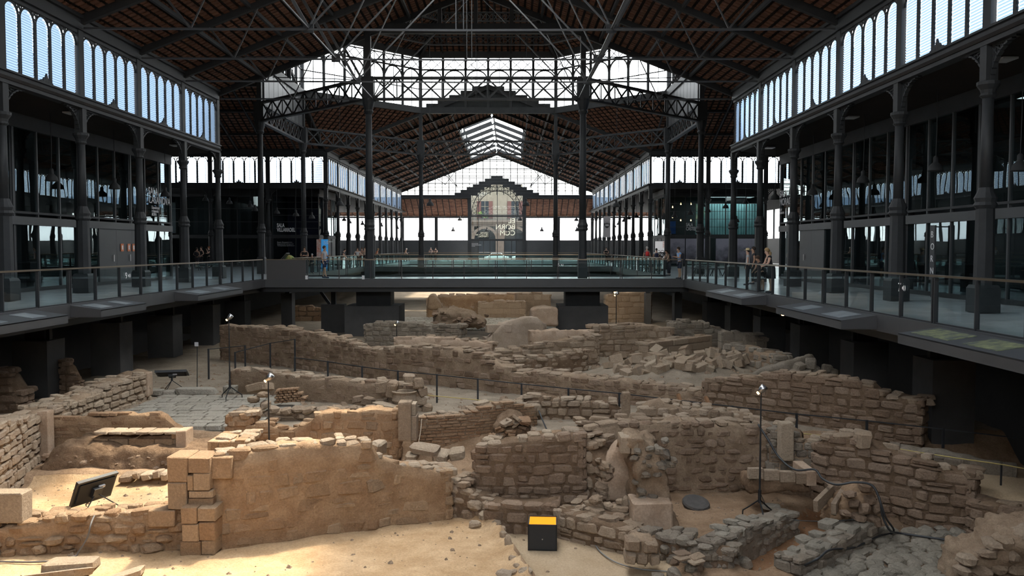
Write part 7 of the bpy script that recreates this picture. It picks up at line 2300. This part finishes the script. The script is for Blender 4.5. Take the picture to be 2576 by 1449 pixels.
# ------------------------------------------------------------------ benches, posters, lectern
def bench(label, px, d, L, m=None):
    x = xat(px, d, 0.4)
    t = thing('bench', label, 'bench', (x, d, 0))
    MB().span((-L / 2, -0.28, 0.40), (L / 2, 0.28, 0.46)).build('seat', m or M['panel'], t, False, True)
    for s in (-1, 1):
        MB().tube([(s * L * 0.42, -0.24, 0.0), (s * L * 0.36, 0, 0.41), (s * L * 0.42, 0.24, 0.0)], 0.025, 6).build('leg_frame', M['black'], t, False, True)
        MB().tube([(s * L * 0.12, -0.24, 0.0), (s * L * 0.18, 0, 0.41), (s * L * 0.12, 0.24, 0.0)], 0.025, 6).build('leg_frame', M['black'], t, False, True)
bench('low dark bench on the left walkway near the three standing people', 512, 62.0, 2.0)
bench('low bench with splayed legs behind the right corner of the bridge', 1780, 49.5, 1.9)
bench('second low bench with splayed legs further right behind the bridge corner', 1812, 48.5, 1.7)
def panel_stand(label, name, px0, px1, py0, py1, d, parts):
    t = thing(name, label, 'poster stand', (xat((px0 + px1) / 2, d, 1), d, 0))
    x0, x1 = xat(px0, d, 1), xat(px1, d, 1)
    z0, z1 = zat(py1, d), zat(py0, d)
    block('board', (x0, d, -0.02), (x1, d + 0.12, z1), M['panel'], t)
    for (a, b, c, e, m_, nm) in parts:
        block(nm, (x0 + (x1 - x0) * a, d - 0.012, z0 + (z1 - z0) * b), (x0 + (x1 - x0) * c, d, z0 + (z1 - z0) * e), m_, t)
    return t, x0, x1, z0, z1
blue = emit('bright_blue_poster', (0.05, 0.36, 0.80), 0.22)
lil = mat('violet_poster', (0.18, 0.14, 0.45), None, rough=0.6)
coll = mat('poster_collage', (0.55, 0.50, 0.47), (0.50, 0.16, 0.10), 4.0, 0.6)
wht = emit('backlit_white_poster', (0.85, 0.83, 0.82), 0.28)  # white poster surface that emits weakly
t, x0, x1, z0, z1 = panel_stand('tall blue and collage poster stand behind the walking man', 'poster_stand', 797, 826, 602, 676, 66.0, ((0.0, 0.0, 0.38, 1.0, coll, 'poster'), (0.0, 0.0, 0.38, 0.42, lil, 'poster'), (0.4, 0.0, 1.0, 1.0, blue, 'poster')))
text('EL BORN\nCCM', 0.17, M['white'], t, face_south((x0 + (x1 - x0) * 0.62, 65.98, z1 - 0.24)))
t, x0, x1, z0, z1 = panel_stand('backlit white poster stand with a dark bowl shaped emblem reading 300', 'poster_stand', 1648, 1671, 607, 676, 61.0, ((0.0, 0.0, 1.0, 1.0, wht, 'poster'), (0.85, 0.75, 1.0, 1.0, coll, 'poster')))
def bowl_emblem(cx, y, cz, r, parent):
    pts = [(cx - r, y, cz + r * 0.55)] + [(cx + math.cos(PI + k * PI / 12) * r * (1 - 0.15 * math.sin(k * PI / 12)), y, cz + 0.3 * r + math.sin(PI + k * PI / 12) * r * 1.35) for k in range(13)] + [(cx + r, y, cz + r * 0.55)]
    MB().plate(pts, (0, 1, 0), 0.008).build('emblem', M['black'], parent)
    for s in (-1, 1):
        MB().tube([(cx + s * r * 0.45 + math.cos(k * PI / 8) * r * 0.38, y, cz + r * 0.55 + math.sin(k * PI / 8) * r * 0.45) for k in range(9)], r * 0.05, 4).build('emblem_loop', M['black'], parent)
    text('300', r * 0.85, M['white'], parent, face_south((cx, y - 0.006, cz - r * 0.35)), align='CENTER', bold=0.01)
bowl_emblem((x0 + x1) / 2 + 0.06, 60.97, z0 + (z1 - z0) * 0.52, 0.30, t)
bx = xat(1527, 78.0, 4.0)
t = thing('hanging_banner', 'pale hanging banner with a dark bowl emblem reading 300 in the far right arcade', 'banner', (bx, 78, zat(600, 78)))
block('cloth', (bx - 0.32, 78, zat(597, 78)), (bx + 0.32, 78.03, zat(544, 78)), mat('pale_banner_cloth', (0.50, 0.48, 0.49), (0.55, 0.52, 0.53), 1.5, 0.9), t)
bar('hanger', (bx - 0.3, 78.015, zat(544, 78) + 0.02), (bx - 0.3, 78.015, roof_at(bx - 0.3, 78) + 0.06), 0.02, 0.02, M['iron'], t)
bar('hanger', (bx + 0.3, 78.015, zat(544, 78) + 0.02), (bx + 0.3, 78.015, roof_at(bx + 0.3, 78) + 0.06), 0.02, 0.02, M['iron'], t)
bowl_emblem(bx, 77.97, zat(566, 78), 0.27, t)
lx, ld = at(716, 50.5)
t = thing('information_lectern', 'slanted metal reading desk behind the left end of the bridge', 'lectern', (lx, ld, 0))
MB().plate([(lx - 0.35, ld - 0.1, 0.75), (lx + 0.15, ld - 0.1, 1.30), (lx + 0.2, ld + 0.5, 1.30), (lx - 0.3, ld + 0.5, 0.75)], (0.7, 0, -0.7), 0.04).build('desk', M['rod'], t)
bar('leg', (lx - 0.1, ld + 0.2, 0), (lx - 0.1, ld + 0.2, 1.0), 0.06, 0.06, M['panel'], t)
gx, gd = at(728, 51.5)
t = thing('green_model', 'small green and brown relief model beside the reading desk', 'model', (gx, gd, 0))
block('plinth', (gx - 0.4, gd - 0.4, 0), (gx + 0.4, gd + 0.4, 0.95), M['iron'], t)
MB().lathe([(0.36, 0.95), (0.3, 1.06), (0.16, 1.16), (0.03, 1.2)], 12, (gx, gd, 0)).build('relief', mat('green_relief', (0.06, 0.28, 0.06), (0.35, 0.24, 0.08), 4, 0.8), t)

bpy.data.scenes.remove(TMP)
